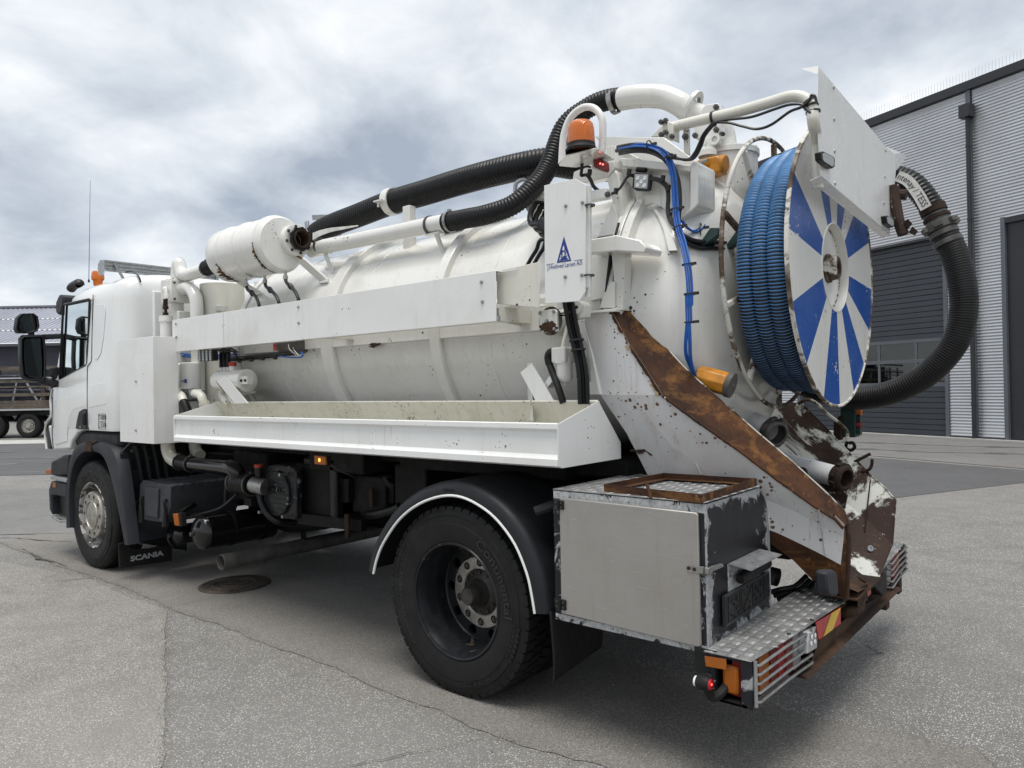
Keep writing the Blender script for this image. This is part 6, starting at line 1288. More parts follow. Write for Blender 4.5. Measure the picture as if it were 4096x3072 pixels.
# hydraulic filter and hoses
f0 = V((0.484, 0.38, 1.78)); f1 = V((0.488, 0.38, 1.699)); f2 = V((0.493, 0.38, 1.603))
b = MB(); b.box(f0.x-0.045,f0.x+0.045,0.34,0.43,f1.z,f0.z); b.lathe((f0.x,0.385,0), (0,0,1), [(f1.z-0.002,0.050),(f1.z+0.03,0.050)], 24); hf = part(b, 'hydraulic_filter', M['tank'], bevel=0.010)
b = MB(); b.lathe((f1.x+0.002,0.385,0), (0,0,1), [(f2.z-0.02,0.0),(f2.z-0.02,0.012),(f2.z,0.014),(f2.z,0.03),(f2.z+0.012,0.040),(f2.z+0.03,0.043),(f1.z,0.043)], 24); part(b, 'filter_bowl', M['tank'], hf)
b = MB(); b.tube([f0+V((0,0.0,-0.005)), f0+V((0.012,0.03,0.11))], 0.010, 8); part(b, 'filter_stay', M['cream'], hf)
b = MB(); b.tube(spl([(0.443, 0.37, 1.756), (0.424, 0.36, 1.755), (0.409, 0.36, 1.732), (0.416, 0.36, 1.695)], 5), 0.021, 10); b.tube(spl([(0.416, 0.36, 1.695), (0.446, 0.35, 1.643), (0.493, 0.33, 1.569), (0.519, 0.33, 1.497)], 5), 0.018, 10); part(b, 'hydraulic_hose', M['hose_old'])
for k in range(7):
    rnd = random.Random(k); dx = [0.0,0.014,-0.012,0.026,0.006,-0.02,0.034][k]; dy = [0,0.012,0.02,0.026,-0.012,0.034,0.012][k]
    b = MB(); b.tube(spl([(0.561, 0.3, 2.001), (0.571, 0.3, 1.951), (0.58, 0.31, 1.867), (0.603, 0.32, 1.754), (0.625, 0.32, 1.643), (0.629, 0.32, 1.492)], 6), 0.0115, 8); b.xf(Matrix.Translation((dx,dy,0))); part(b, 'hydraulic_hose', M['hose'])
for p in ((0.554, 0.3, 1.939), (0.61, 0.305, 1.805), (0.616, 0.31, 1.758)):
    b = MB(); b.lathe(V(p)+V((0.005,0.012,0)), (0.12,0,-1), [(-0.004,0.034),(-0.004,0.038),(0.004,0.038),(0.004,0.034)], 16); part(b, 'cable_tie', M['cable'])
b = MB(); b.tube(spl([(0.571, 0.4, 1.781), (0.584, 0.4, 1.748), (0.588, 0.4, 1.721)], 4), 0.024, 10); part(b, 'hose_fitting', M['tank'])
b = MB(); b.tube(spl([(0.588, 0.4, 1.712), (0.598, 0.4, 1.684), (0.587, 0.4, 1.653), (0.572, 0.4, 1.622)], 4), 0.019, 10); part(b, 'hydraulic_hose', M['hose'])
b = MB(); b.box(V((0.537, 0.3, 1.979)).x-0.02, V((0.537, 0.3, 1.979)).x+0.02, 0.29, 0.32, V((0.536, 0.3, 1.965)).z, V((0.537, 0.3, 1.997)).z); part(b, 'hose_block', M['tank'])
# door ledge and gussets
ext_q('door_ledge', [(0.563, 0.42, 1.91), (0.594, 0.42, 1.911), (0.64, 0.42, 1.728), (0.678, 0.42, 1.536), (0.595, 0.42, 1.536), (0.582, 0.42, 1.574), (0.626, 0.42, 1.605), (0.609, 0.42, 1.784), (0.565, 0.42, 1.855)], (0,0.10,0), 'tank')
ext_q('hinge_shelf', [(0.675, 0.36, 2.298), (0.827, 0.36, 2.298), (0.955, 0.36, 2.254), (0.985, 0.36, 2.218), (0.975, 0.36, 2.193), (0.825, 0.36, 2.221), (0.673, 0.36, 2.227)], (0,0.16,0), 'tank', bevel=0.006)
cpl = ext_q('clamp_plate', [(0.606, 0.46, 2.235), (0.724, 0.46, 2.24), (0.688, 0.46, 2.018), (0.601, 0.46, 2.01)], (0,0.04,0), 'tank')
ext_q('clamp_gap', [(0.727, 0.455, 2.239), (0.738, 0.455, 2.239), (0.7, 0.455, 2.024), (0.691, 0.455, 2.017)], (0,0.02,0), 'black', cpl, bevel=0)
ext_q('clamp_post', [(0.747, 0.44, 2.239), (0.818, 0.44, 2.237), (0.822, 0.44, 2.216), (0.807, 0.44, 1.946), (0.73, 0.44, 1.951), (0.761, 0.44, 2.089)], (0,0.07,0), 'tank')
ext_q('gusset', [(0.686, 0.42, 1.966), (0.7, 0.42, 2.006), (0.75, 0.42, 2.084), (0.772, 0.42, 2.088), (0.77, 0.42, 1.959)], (0,0.016,0), 'tank')
ext_q('gusset_foot', [(0.661, 0.4, 1.952), (0.789, 0.4, 1.954), (0.789, 0.4, 1.938), (0.661, 0.4, 1.941)], (0,0.12,0), 'tank')
b = MB(); b.bar((0.591, 0.5, 2.546), (0.704, 0.5, 2.544), 0.05, 0.05); part(b, 'crown_bar', M['tank'], bevel=0.004); bolt((0.717, 0.47, 2.531), NY, 0.016, 0.012, 'steel_dark')
ext_q('crown_plate', [(0.521, 0.6, 2.395), (0.565, 0.6, 2.36), (0.66, 0.6, 2.519), (0.678, 0.6, 2.474), (0.703, 0.6, 2.359), (0.56, 0.6, 2.359)], (0,0.02,0), 'tank')
b = MB(); b.tube([(0.726, 0.55, 2.398), (0.737, 0.5, 2.334)], 0.008, 6); part(b, 'rubber_seal', M['black'])

# ---------------- lifting arm of the rear door with its lamps
arm = ext_q('door_arm', [(0.623, 0.7, 2.731), (1.046, 0.7, 2.622), (1.047, 0.7, 2.457), (0.985, 0.7, 2.406), (0.953, 0.7, 2.427), (0.884, 0.7, 2.482), (0.833, 0.7, 2.511), (0.791, 0.7, 2.506), (0.746, 0.7, 2.532), (0.727, 0.7, 2.606)], (0,0.03,0), 'tank')
ext_q('arm_beam', [(0.685, 0.64, 2.763), (1.078, 0.64, 2.642), (1.077, 0.64, 2.608), (0.7, 0.64, 2.711)], (0,0.09,0), 'tank', arm, bevel=0.006)
ext_q('arm_end', [(1.078, 0.64, 2.642), (1.09, 0.64, 2.655), (1.109, 0.64, 2.656), (1.118, 0.64, 2.638), (1.114, 0.64, 2.443), (1.104, 0.64, 2.432), (1.031, 0.64, 2.381), (1.02, 0.64, 2.389), (1.069, 0.64, 2.442)], (0,0.20,0), 'tank', arm, bevel=0.008)
ext_q('arm_plate', [(0.303, 1, 3.053), (0.753, 1, 2.94), (0.798, 1, 2.9), (0.939, 1, 2.771), (0.938, 1, 2.737), (0.441, 1, 2.855), (0.364, 1, 2.971)], (0,0.03,0), 'tank', arm)
ext_q('arm_box', [(0.539, 0.72, 2.868), (0.599, 0.72, 2.864), (0.754, 0.72, 2.763), (0.639, 0.72, 2.771), (0.599, 0.72, 2.74), (0.554, 0.72, 2.755)], (0,0.20,0), 'tank', arm)
ext_q('arm_cheek', [(0.411, 0.62, 2.738), (0.516, 0.62, 2.755), (0.664, 0.62, 2.745), (0.671, 0.62, 2.709), (0.629, 0.62, 2.668), (0.479, 0.62, 2.665), (0.401, 0.62, 2.7)], (0,0.06,0), 'tank', arm)
ext_q('arm_leg', [(0.618, 0.62, 2.658), (0.671, 0.62, 2.698), (0.687, 0.62, 2.663), (0.732, 0.62, 2.362), (0.69, 0.62, 2.365)], (0,0.11,0), 'tank', arm, bevel=0.006)
ext_q('arm_gusset', [(0.615, 0.73, 2.72), (0.709, 0.73, 2.62), (0.735, 0.73, 2.539), (0.669, 0.73, 2.393)], (0,0.012,0), 'tank', arm)
# wide weld-on stiffeners on the door's shoulder
st_a = [(0.83, 0.7, 2.492), (0.899, 0.64, 2.422), (0.956, 0.587, 2.341), (0.991, 0.55, 2.269), (1.012, 0.531, 2.22)]
st_b = [(0.876, 0.676, 2.466), (0.949, 0.615, 2.387), (0.998, 0.575, 2.32), (1.033, 0.548, 2.263), (1.057, 0.529, 2.216)]
b = MB()
for A, B_ in ((st_a, st_b), ([V(p)*1.0+V((0,0.03,-0.02)) for p in st_a], st_a), (st_b, [V(p)+V((0,0.03,-0.02)) for p in st_b])):
    k = len(A); b.add([V(p) for p in A]+[V(p) for p in B_], [(i, i+1, k+i+1, k+i) for i in range(k-1)])
part(b, 'door_stiffener', M['tank'], rdoor, ang=30)
# beacon with guard hoop
zpl = 2.735
bpl = [(0.432, 0.451, 2.735), (0.477, 0.411, 2.735), (0.54, 0.358, 2.735), (0.72, 0.368, 2.735), (0.687, 0.582, 2.735), (0.468, 0.554, 2.735), (0.422, 0.475, 2.735)]
bb_ = ext_q('beacon_plate', bpl, (0,0,0.006), 'tank', arm, bevel=0.001)
bc0 = V((0.618, 0.387, 2.745))
b = MB(); b.lathe(bc0, (0,0,1), [(0.0,0.078),(0.012,0.080),(0.020,0.074),(0.030,0.070),(0.040,0.070)], 32); part(b, 'beacon_base', M['rubber'], arm)
b = MB(); b.lathe(bc0, (0,0,1), [(0.036,0.068),(0.05,0.069),(0.115,0.066),(0.138,0.060),(0.150,0.048),(0.153,0.0)], 36); part(b, 'beacon', M['beacon'], arm)
b = MB(); b.lathe(bc0, (0,0,1), [(0.03,0.05),(0.06,0.05),(0.07,0.035),(0.10,0.03),(0.12,0.0)], 16); part(b, 'beacon_lamp', M['amber'], arm)
hy = bc0.y-0.02
b = MB(); hp_ = [V((0.416, 0.5, 2.755)), V((0.425, 0.5, 2.847)), V((0.439, 0.5, 2.915)), V((0.482, 0.5, 2.984)), V((0.558, 0.5, 3.014)), V((0.627, 0.5, 2.992)), V((0.669, 0.5, 2.934)), V((0.675, 0.5, 2.867)), V((0.667, 0.5, 2.77))]
b.tube(spl(hp_, 6), 0.0185, 12); part(b, 'beacon_guard', M['white'], arm)
rl = ext_q('red_lamp', [(0.611, 0.5, 2.745), (0.634, 0.5, 2.744), (0.692, 0.5, 2.704), (0.694, 0.5, 2.664), (0.68, 0.5, 2.658), (0.613, 0.5, 2.698)], (0,0.03,0), 'red', arm, bevel=0.006)
ext_q('lamp_back', [(0.584, 0.531, 2.768), (0.681, 0.531, 2.717), (0.68, 0.531, 2.657), (0.585, 0.531, 2.702)], (0,0.012,0), 'white', arm)
for p in ((0.656, 0.499, 2.705), (0.672, 0.499, 2.698)):
    b = MB(); b.lathe(p, NY, [(0,0.0045),(0.002,0.0)], 8); part(b, 'lit_diode', M['red_lit'], arm)
wl2 = ext_q('work_lamp', [(0.774, 0.62, 2.655), (0.785, 0.62, 2.661), (0.862, 0.62, 2.642), (0.872, 0.62, 2.631), (0.862, 0.62, 2.563), (0.85, 0.62, 2.556), (0.783, 0.62, 2.571), (0.765, 0.62, 2.588)], (0,0.035,0), 'plastic2', arm, bevel=0.006)
ext_q('lamp_glass', [(0.784, 0.618, 2.651), (0.861, 0.618, 2.634), (0.853, 0.618, 2.564), (0.779, 0.618, 2.583)], (0,0.004,0), 'lens_grey', arm, bevel=0.002)
for p in ((0.803, 0.617, 2.628), (0.843, 0.617, 2.62), (0.822, 0.617, 2.606), (0.801, 0.617, 2.593), (0.839, 0.617, 2.584)):
    b = MB(); b.lathe(p, NY, [(0,0.0105),(0.002,0.010),(0.002,0.006),(0.0,0.005),(0.0,0.0)], 12); part(b, 'lamp_lens', M['white_lens'], arm)
b = MB(); b.cyl(V((0.787, 0.64, 2.678)), V((0.839, 0.64, 2.665)), 0.013, n=10); part(b, 'lamp_pivot', M['rubber'], arm)

# cables round the arm
def bundle(name, pts, offs, r, mat, parent=None):
    for k, (dx, dy, dz) in enumerate(offs):
        b = MB(); b.tube(spl([V(p)+V((dx,dy,dz)) for p in pts], 6), r, 7); part(b, name, M[mat], parent)
bl = [(0.668, 0.66, 2.816), (0.78, 0.62, 2.793), (0.86, 0.6, 2.768), (0.932, 0.59, 2.729), (0.985, 0.58, 2.664), (1.008, 0.58, 2.567), (1.014, 0.58, 2.457), (1.037, 0.55, 2.346), (1.081, 0.52, 2.235), (1.117, 0.485, 2.127), (1.13, 0.475, 2.034), (1.131, 0.472, 1.936), (1.124, 0.472, 1.989), (1.125, 0.472, 1.86)]
bundle('air_line', bl, [(0,0,0),(0.0085,0.004,0.002),(0.017,0.008,0.004),(0.024,0.002,0.007)], 0.0045, 'cable_blue')
for pts in ([(1.125, 0.472, 1.86), (1.111, 0.48, 1.777), (1.102, 0.5, 1.715), (1.1, 0.54, 1.669), (1.102, 0.6, 1.601)], [(1.134, 0.472, 1.859), (1.132, 0.48, 1.776), (1.123, 0.5, 1.71), (1.112, 0.54, 1.656), (1.111, 0.6, 1.592)]):
    bundle('air_line', pts, [(0,0,0),(0.008,0,0.002)], 0.0052, 'cable_blue')
bk = [(0.651, 0.68, 2.832), (0.769, 0.64, 2.81), (0.874, 0.62, 2.774), (0.967, 0.6, 2.705), (1.021, 0.6, 2.613), (1.031, 0.6, 2.494), (1.031, 0.58, 2.381), (1.066, 0.56, 2.3), (1.107, 0.62, 2.267), (1.147, 0.7, 2.269), (1.159, 0.85, 2.281)]
bundle('hydraulic_hose', bk, [(0,0,0),(-0.016,0.012,-0.012),(0.002,0.016,-0.03)], 0.0105, 'cable')
bundle('air_line', [(1.039, 0.57, 2.342), (1.062, 0.6, 2.285), (1.097, 0.64, 2.253), (1.131, 0.7, 2.246), (1.158, 0.85, 2.27)], [(0,0,0)], 0.0052, 'cable_blue')
bundle('air_line', [(1.04, 0.6, 2.376), (1.061, 0.62, 2.339), (1.081, 0.66, 2.324), (1.093, 0.72, 2.357), (1.082, 0.78, 2.421), (1.057, 0.82, 2.485), (1.019, 0.85, 2.534)], [(0,0,0),(0.010,0.004,-0.006)], 0.0052, 'cable_blue')
bundle('lamp_cable', [(0.866, 0.63, 2.612), (0.908, 0.64, 2.596), (0.942, 0.65, 2.56), (0.95, 0.65, 2.509), (0.951, 0.64, 2.44), (0.974, 0.62, 2.384), (1.012, 0.6, 2.348)], [(0,0,0),(0.008,0,0.006)], 0.0075, 'cable')
bundle('lamp_cable', [(0.529, 0.52, 2.735), (0.526, 0.52, 2.702), (0.511, 0.54, 2.681), (0.545, 0.54, 2.675), (0.56, 0.55, 2.65), (0.581, 0.55, 2.608), (0.625, 0.55, 2.572), (0.673, 0.56, 2.556), (0.714, 0.58, 2.58), (0.741, 0.6, 2.63), (0.762, 0.61, 2.646), (0.771, 0.63, 2.644)], [(0,0,0),(0.006,0,0.004)], 0.0065, 'cable')
bundle('lamp_cable', [(0.518, 0.53, 2.678), (0.536, 0.52, 2.71), (0.565, 0.52, 2.713), (0.58, 0.53, 2.708)], [(0,0,0)], 0.0055, 'cable')
bundle('lamp_cable', [(0.985, 0.58, 2.686), (1.041, 0.58, 2.666), (1.101, 0.6, 2.658), (1.141, 0.6, 2.703), (1.174, 0.58, 2.748), (1.225, 0.57, 2.786), (1.241, 0.57, 2.791)], [(0,0,0),(0.012,0,-0.004)], 0.0065, 'cable')
for p, dd in (((0.861, 0.61, 2.768),(1,0,0)), ((0.978, 0.585, 2.677),(0.6,0,-1)), ((1.015, 0.58, 2.42),(0,0,1)), ((1.043, 0.55, 2.324),(0.2,0,-1)), ((1.119, 0.48, 2.128),(0,0,1)), ((1.131, 0.475, 1.991),(0,0,1)), ((1.13, 0.472, 1.989),(0,0,1)), ((1.13, 0.472, 1.86),(0,0,1)), ((1.089, 0.69, 2.331),(1,0.3,0))):
    b = MB(); b.lathe(V(p)+V((0.013,0.003,0.005)), dd, [(-0.003,0.026),(-0.003,0.029),(0.003,0.029),(0.003,0.026)], 14); b.bar(V(p)+V((0.035,-0.01,0.005)), V(p)+V((0.06,-0.01,0.005)), 0.012, 0.012); part(b, 'cable_tie', M['cable'])
for p in ((0.562, 0.54, 2.685), (0.76, 0.6, 2.658), (0.928, 0.64, 2.601), (0.957, 0.64, 2.549), (0.967, 0.63, 2.411), (0.699, 0.57, 2.567)):
    b = MB(); b.cyl(V(p)+V((0,0,-0.012)), V(p)+V((0.006,0,0.018)), 0.012, n=8); part(b, 'cable_tie', M['cable'])
for p in ((1.154, 0.66, 2.277), (1.206, 0.84, 2.28)):
    b = MB(); P = V(p); b.ext([P+V((-0.045,0,-0.04)), P+V((0.05,0,0.01)), P+V((0.05,0,0.045)), P+V((0.01,0,0.05)), P+V((-0.04,0,-0.01))], (0,0.05,0)); part(b, 'hose_clamp_block', M['green_box'], bevel=0.004)

# ---------------- suction inlet on top: bend, gate valve, pot with actuator
el_ = spl([(0.46, 1.05, 3.245), (0.54, 1.05, 3.236), (0.626, 1.07, 3.224), (0.719, 1.09, 3.196), (0.805, 1.1, 3.138), (0.849, 1.12, 3.095), (0.909, 1.15, 3.059), (0.974, 1.18, 3.018), (1.004, 1.2, 2.974), (1.009, 1.22, 2.923), (1.012, 1.22, 2.852)], 6)
b = MB(); b.tube(el_, [0.066]*31+[0.060]*(len(el_)-31), 28); inlet = part(b, 'inlet_bend', M['tank'], ang=60)
clampring(V((0.46, 1.05, 3.245))+V((-0.05,-0.004,-0.006)), (1,0.05,0.1), 0.064, 0.03, 'steel', bh)
for pt, dr in (((0.867, 1.13, 3.114),(1,0.2,-0.6)), ((0.958, 1.17, 3.027),(1,0.2,-0.75))):
    b = MB(); b.lathe(pt, dr, [(-0.012,0.06),(-0.012,0.092),(0.012,0.092),(0.012,0.06)], 24); part(b, 'pipe_flange', M['tank'], inlet, bevel=0.003)
vb_ = ext_q('gate_valve', [(0.903, 1.06, 2.981), (0.957, 1.06, 3.073), (0.978, 1.06, 3.083), (1.039, 1.06, 3.074), (1.051, 1.06, 3.056), (1.058, 1.06, 3.03), (1.056, 1.06, 2.901), (1.04, 1.06, 2.893), (0.906, 1.06, 2.913)], (0,0.06,0), 'tank', inlet, bevel=0.006)
for p in ((1.035, 1.06, 3.051), (1.033, 1.06, 2.93), (0.912, 1.06, 2.928)): bolt(p, NY, 0.016, 0.016, 'steel_dark', inlet)
b = MB(); b.cyl(V((1.047, 1.08, 2.915)), V((1.085, 1.02, 2.886)), 0.012, n=8); part(b, 'valve_bolt', M['steel_dark'], inlet)
ext_q('valve_bracket', [(0.979, 1.02, 2.897), (1.043, 1.02, 2.889), (1.058, 1.02, 2.871), (1.052, 1.02, 2.847), (1.029, 1.02, 2.84), (1.033, 1.02, 2.8), (0.983, 1.02, 2.809)], (0,0.05,0), 'tank', inlet, bevel=0.006)
b = MB(); b.lathe((1.042, 1.02, 2.868), NY, [(0,0.030),(0.012,0.030),(0.012,0.016),(0,0.016)], 18); b.lathe((0.972, 1.02, 2.867), NY, [(0,0.022),(0.012,0.022),(0.012,0.012),(0,0.012)], 18); part(b, 'bracket_eye', M['tank'], inlet)
pc0 = V((1.031, 1.22, 2.836))
b = MB(); b.lathe((pc0.x,pc0.y,0), (0,0,1), [(2.30,0.03),(2.40,0.06),(2.60,0.146),(2.63,0.150),(pc0.z-0.02,0.150),(pc0.z-0.02,0.160),(pc0.z+0.008,0.160),(pc0.z+0.012,0.155),(pc0.z+0.012,0.0)], 48); pot = part(b, 'inlet_pot', M['tank'], ang=40)
for k in range(12): t = k*PI/6; bolt((pc0.x+0.150*math.cos(t), pc0.y+0.150*math.sin(t), pc0.z+0.012), (0,0,1), 0.008, 0.006, 'tank', pot)
b = MB(); b.lathe((0.998, 1.02, 2.796), (0,0,1), [(-0.01,0.05),(0.02,0.05),(0.024,0.045),(0.024,0)], 24); part(b, 'actuator_flange', M['tank'], pot)
act = ext_q('valve_actuator', [(0.971, 0.94, 2.757), (1.081, 0.94, 2.76), (1.1, 0.94, 2.744), (1.103, 0.94, 2.669), (1.004, 0.94, 2.66), (0.974, 0.94, 2.681)], (0,0.09,0), 'yellow', pot, bevel=0.010)
b = MB(); b.lathe((1.075, 0.985, 2.722), (1,0,-0.12), [(0,0.046),(0.035,0.046),(0.04,0.042),(0.04,0)], 20); b.cyl(V((1.091, 0.985, 2.722)), V((1.104, 0.985, 2.721)), 0.008, n=8); part(b, 'actuator_end', M['yellow'], pot, bevel=0.003)
ext_q('actuator_pad', [(1, 0.93, 2.749), (1.043, 0.93, 2.751), (1.045, 0.93, 2.716), (1.002, 0.93, 2.706)], (0,0.012,0), 'yellow', pot)
b = MB(); b.tube([(0.994, 0.91, 2.722), (1.02, 0.91, 2.733), (1.047, 0.91, 2.732)], 0.010, 8); part(b, 'actuator_fitting', M['steel'], pot)
b = MB(); b.tube([(1.03, 0.96, 2.671), (1.03, 0.96, 2.651)], 0.018, 6); part(b, 'actuator_stem', M['rubber'], pot)
b = MB(); b.tube([(0.998, 0.9, 2.7), (1.024, 0.9, 2.718)], 0.005, 6); part(b, 'air_line', M['cable_blue'], pot)
# second actuator low on the door
a2 = V((1.127, 0.62, 1.612)); a2d = V((1,0.1,-0.30)).normalized()
b = MB(); b.lathe(a2, a2d, [(-0.02,0.0),(-0.02,0.050),(0.03,0.056),(0.125,0.056),(0.125,0.0)], 8); ac2 = part(b, 'slide_actuator', M['yellow'], bevel=0.004)
b = MB(); b.lathe(a2+a2d*0.132, a2d, [(-0.005,0.0),(-0.005,0.060),(0.020,0.060),(0.022,0.054),(0.022,0.016),(0.028,0.012),(0.028,0)], 24); part(b, 'actuator_cover', M['exhaust'], ac2)
b = MB(); b.tube([(1.129, 0.6, 1.612), (1.125, 0.6, 1.644)], 0.018, 8); part(b, 'actuator_port', M['rubber'], ac2)

# ---------------- boom tube and rear light board
tb_ = spl([(0.987, 0.6, 2.831), (1.139, 0.6, 2.829), (1.317, 0.6, 2.823), (1.485, 0.6, 2.827), (1.564, 0.6, 2.83), (1.611, 0.6, 2.82), (1.645, 0.6, 2.795), (1.665, 0.6, 2.754), (1.671, 0.6, 2.687), (1.635, 0.759, 2.662), (1.635, 0.763, 2.555), (1.635, 0.76, 2.446)], 6)
b = MB(); b.tube(tb_, 0.0255, 14); boom = part(b, 'board_tube', M['cream'])
for pts in ([(0.964, 0.58, 2.79), (0.965, 0.58, 2.871), (0.979, 0.58, 2.877), (0.991, 0.58, 2.863), (0.987, 0.58, 2.778)], [(0.999, 0.565, 2.855), (1.03, 0.565, 2.836), (1.028, 0.565, 2.756), (0.999, 0.565, 2.773)]):
    ext_q('tube_bracket', pts, (0,0.07,0), 'cream', boom, bevel=0.003)
for p in ((0.964, 0.575, 2.859), (0.989, 0.575, 2.86), (0.995, 0.56, 2.797), (0.963, 0.575, 2.798), (1.027, 0.56, 2.77)): bolt(p, NY, 0.013, 0.014, 'steel_dark', boom)
ext_q('tube_strut', [(1.054, 0.62, 2.812), (1.087, 0.62, 2.81), (1.085, 0.62, 2.68), (1.056, 0.62, 2.702)], (0,0.012,0), 'cream', boom); bolt((1.069, 0.615, 2.774), NY, 0.016, 0.012, 'steel_dark', boom)
ext_q('tube_gusset', [(0.879, 0.62, 2.819), (0.944, 0.62, 2.865), (0.943, 0.62, 2.805)], (0,0.012,0), 'cream', boom)
b = MB(); b.lathe((1.218, 0.6, 2.825), (1,0,0.0), [(-0.006,0.026),(-0.006,0.030),(0.006,0.030),(0.006,0.026)], 16); b.tube([(1.238, 0.575, 2.79), (1.236, 0.575, 2.774)], 0.008, 6); part(b, 'cable_tie', M['cable'], boom)
for pts in ([(1.236, 0.575, 2.793), (1.305, 0.575, 2.788), (1.411, 0.575, 2.774), (1.513, 0.575, 2.782), (1.58, 0.575, 2.785), (1.633, 0.575, 2.771), (1.661, 0.57, 2.735), (1.671, 0.57, 2.721)], [(1.236, 0.575, 2.793), (1.305, 0.575, 2.773), (1.368, 0.575, 2.742), (1.434, 0.575, 2.714), (1.499, 0.575, 2.718), (1.579, 0.575, 2.754), (1.631, 0.57, 2.76), (1.667, 0.565, 2.779), (1.675, 0.565, 2.796), (1.689, 0.565, 2.79), (1.696, 0.565, 2.759)], [(1.24, 0.57, 2.784), (1.192, 0.58, 2.768), (1.15, 0.6, 2.728), (1.122, 0.6, 2.683), (1.084, 0.6, 2.656), (1.023, 0.6, 2.682), (0.946, 0.6, 2.739)], [(1.24, 0.565, 2.785), (1.183, 0.58, 2.758), (1.136, 0.6, 2.692), (1.103, 0.6, 2.661)]):
    b = MB(); b.tube(spl(pts, 7), 0.0062, 6); part(b, 'lamp_cable', M['cable'], boom)
for p, dd in (((1.652, 0.6, 2.781),(0.6,0,-1)), ((1.663, 0.6, 2.763),(0.3,0,-1)), ((1.67, 0.6, 2.737),(0.1,0,-1))):
    b = MB(); b.lathe(p, dd, [(-0.004,0.026),(-0.004,0.031),(0.004,0.031),(0.004,0.026)], 14); part(b, 'cable_tie', M['cable'], boom)
BX = 1.675
brd = ext_q('light_board', [(1.675, 0.669, 2.956), (1.675, 1.533, 2.912), (1.675, 1.861, 2.892), (1.675, 2.069, 2.899), (1.675, 2.099, 2.808), (1.675, 2.026, 2.627), (1.675, 1.968, 2.512), (1.675, 1.909, 2.404), (1.675, 0.668, 2.474), (1.675, 0.64, 2.741)], (-0.004,0,0), 'white', bevel=0.0015)
A_, B2 = V((1.675, 0.668, 2.474)), V((1.675, 1.909, 2.404)); b = MB(); b.ext([A_, B2, B2+V((-0.035,0,-0.018)), A_+V((-0.045,0,-0.012))], (0,0,0.004)); part(b, 'board_flange', M['white'], brd)
A_, B2 = V((1.675, 0.669, 2.956)), V((1.675, 1.861, 2.892)); b = MB(); b.add([A_, A_+V((-0.075,-0.0,0.01)), V((1.675, 0.656, 2.916))], [(0,1,2)]); part(b, 'board_corner', M['white'], brd, ang=0)
b = MB(); b.add([(1.675, 1.861, 2.892), (1.675, 2.069, 2.899), (1.675, 2.099, 2.808), (1.62, 2.512, 2.937), (1.62, 2.681, 3.045), (1.63, 2.449, 3.006)], [(0,1,2,3,4,5)]); part(b, 'bent_corner', M['white'], brd, ang=0)
for p in ((1.675, 0.886, 2.928), (1.675, 0.885, 2.781), (1.675, 0.881, 2.634), (1.675, 0.878, 2.486), (1.675, 1.855, 2.867), (1.675, 1.825, 2.714), (1.675, 1.788, 2.562), (1.675, 1.762, 2.413)):
    b = MB(); b.lathe(p, (1,0,0), [(0,0.010),(0.004,0.008),(0.006,0.0)], 10); part(b, 'rivet', M['galv'], brd)
for pts in ([(1.7, 0.591, 2.556), (1.7, 0.633, 2.57), (1.7, 0.774, 2.581), (1.7, 0.799, 2.576), (1.7, 0.796, 2.539), (1.7, 0.764, 2.525), (1.7, 0.63, 2.521), (1.7, 0.599, 2.527)], [(1.7, 1.713, 2.474), (1.7, 1.768, 2.485), (1.7, 1.908, 2.483), (1.7, 1.919, 2.451), (1.7, 1.875, 2.435), (1.7, 1.736, 2.437)]):
    lp_ = ext_q('reversing_lamp', pts, (-0.026,0,0), 'black', brd, bevel=0.003)
    c = sum((V(p) for p in pts), V((0,0,0)))/len(pts); b = MB(); b.add([c+(V(p)-c)*0.80+V((0.001,0,0)) for p in pts], [tuple(range(len(pts)))]); o = part(b, 'lamp_glass', M['lens_grey'], brd, ang=0)

# ---------------- hose reel
RX, RY, RZ, RRd = 1.557, 1.284, 2.16, 0.71
reel_x0 = 1.255
bnd = [149, 172, 199, 226, 250, 272, 294, 316, 335, 356, 378.5, 403, 421, 441, 463, 482, 509]
b = MB()
def rp(a, r, x=RX): return (x, RY+r*math.cos(math.radians(a)), RZ+r*math.sin(math.radians(a)))
for i in range(16):
    a0, a1 = bnd[i], bnd[i+1]; mi = 1 if i % 2 == 0 else 0; n = 8
    for k in range(n):
        t0, t1 = a0+(a1-a0)*k/n, a0+(a1-a0)*(k+1)/n
        b.add([rp(t0,0.223), rp(t0,RRd-0.004), rp(t1,RRd-0.004), rp(t1,0.223)], [(0,1,2,3)], mi)
        b.add([rp(t0,0.223,RX-0.004), rp(t0,RRd-0.004,RX-0.004), rp(t1,RRd-0.004,RX-0.004), rp(t1,0.223,RX-0.004)], [(3,2,1,0)], 0)
b.f = [f[::-1] for f in b.f]
reel = part(b, 'hose_reel', [M['reel_white'], M['reel_blue']], ang=30)
b = MB(); b.lathe((RX,RY,RZ), (1,0,0), [(-0.013,RRd-0.022),(-0.013,RRd+0.002),(0.004,RRd+0.002),(0.006,RRd-0.004),(0.004,RRd-0.010),(-0.006,RRd-0.016)], 96); part(b, 'disc_rim', M['rim_white'], reel)
b = MB(); b.lathe((RX,RY,RZ), (1,0,0), [(0.0,0.228),(0.003,0.226),(0.003,0.221),(-0.040,0.216),(-0.042,0.206),(-0.040,0.0)], 64); part(b, 'hub_dish', M['reel_white'], reel)
b = MB()
for i in range(70):
    t = 2*PI*i/70; 
    if random.random() < 0.75: b.lathe((RX-0.039,RY+0.208*math.cos(t),RZ+0.208*math.sin(t)), (1,0,0), [(0,0.006*random.uniform(0.5,1.3)),(0.003,0.0)], 6)
tag(part(b, 'weld_bead', M['rust'], reel), kind='stuff')
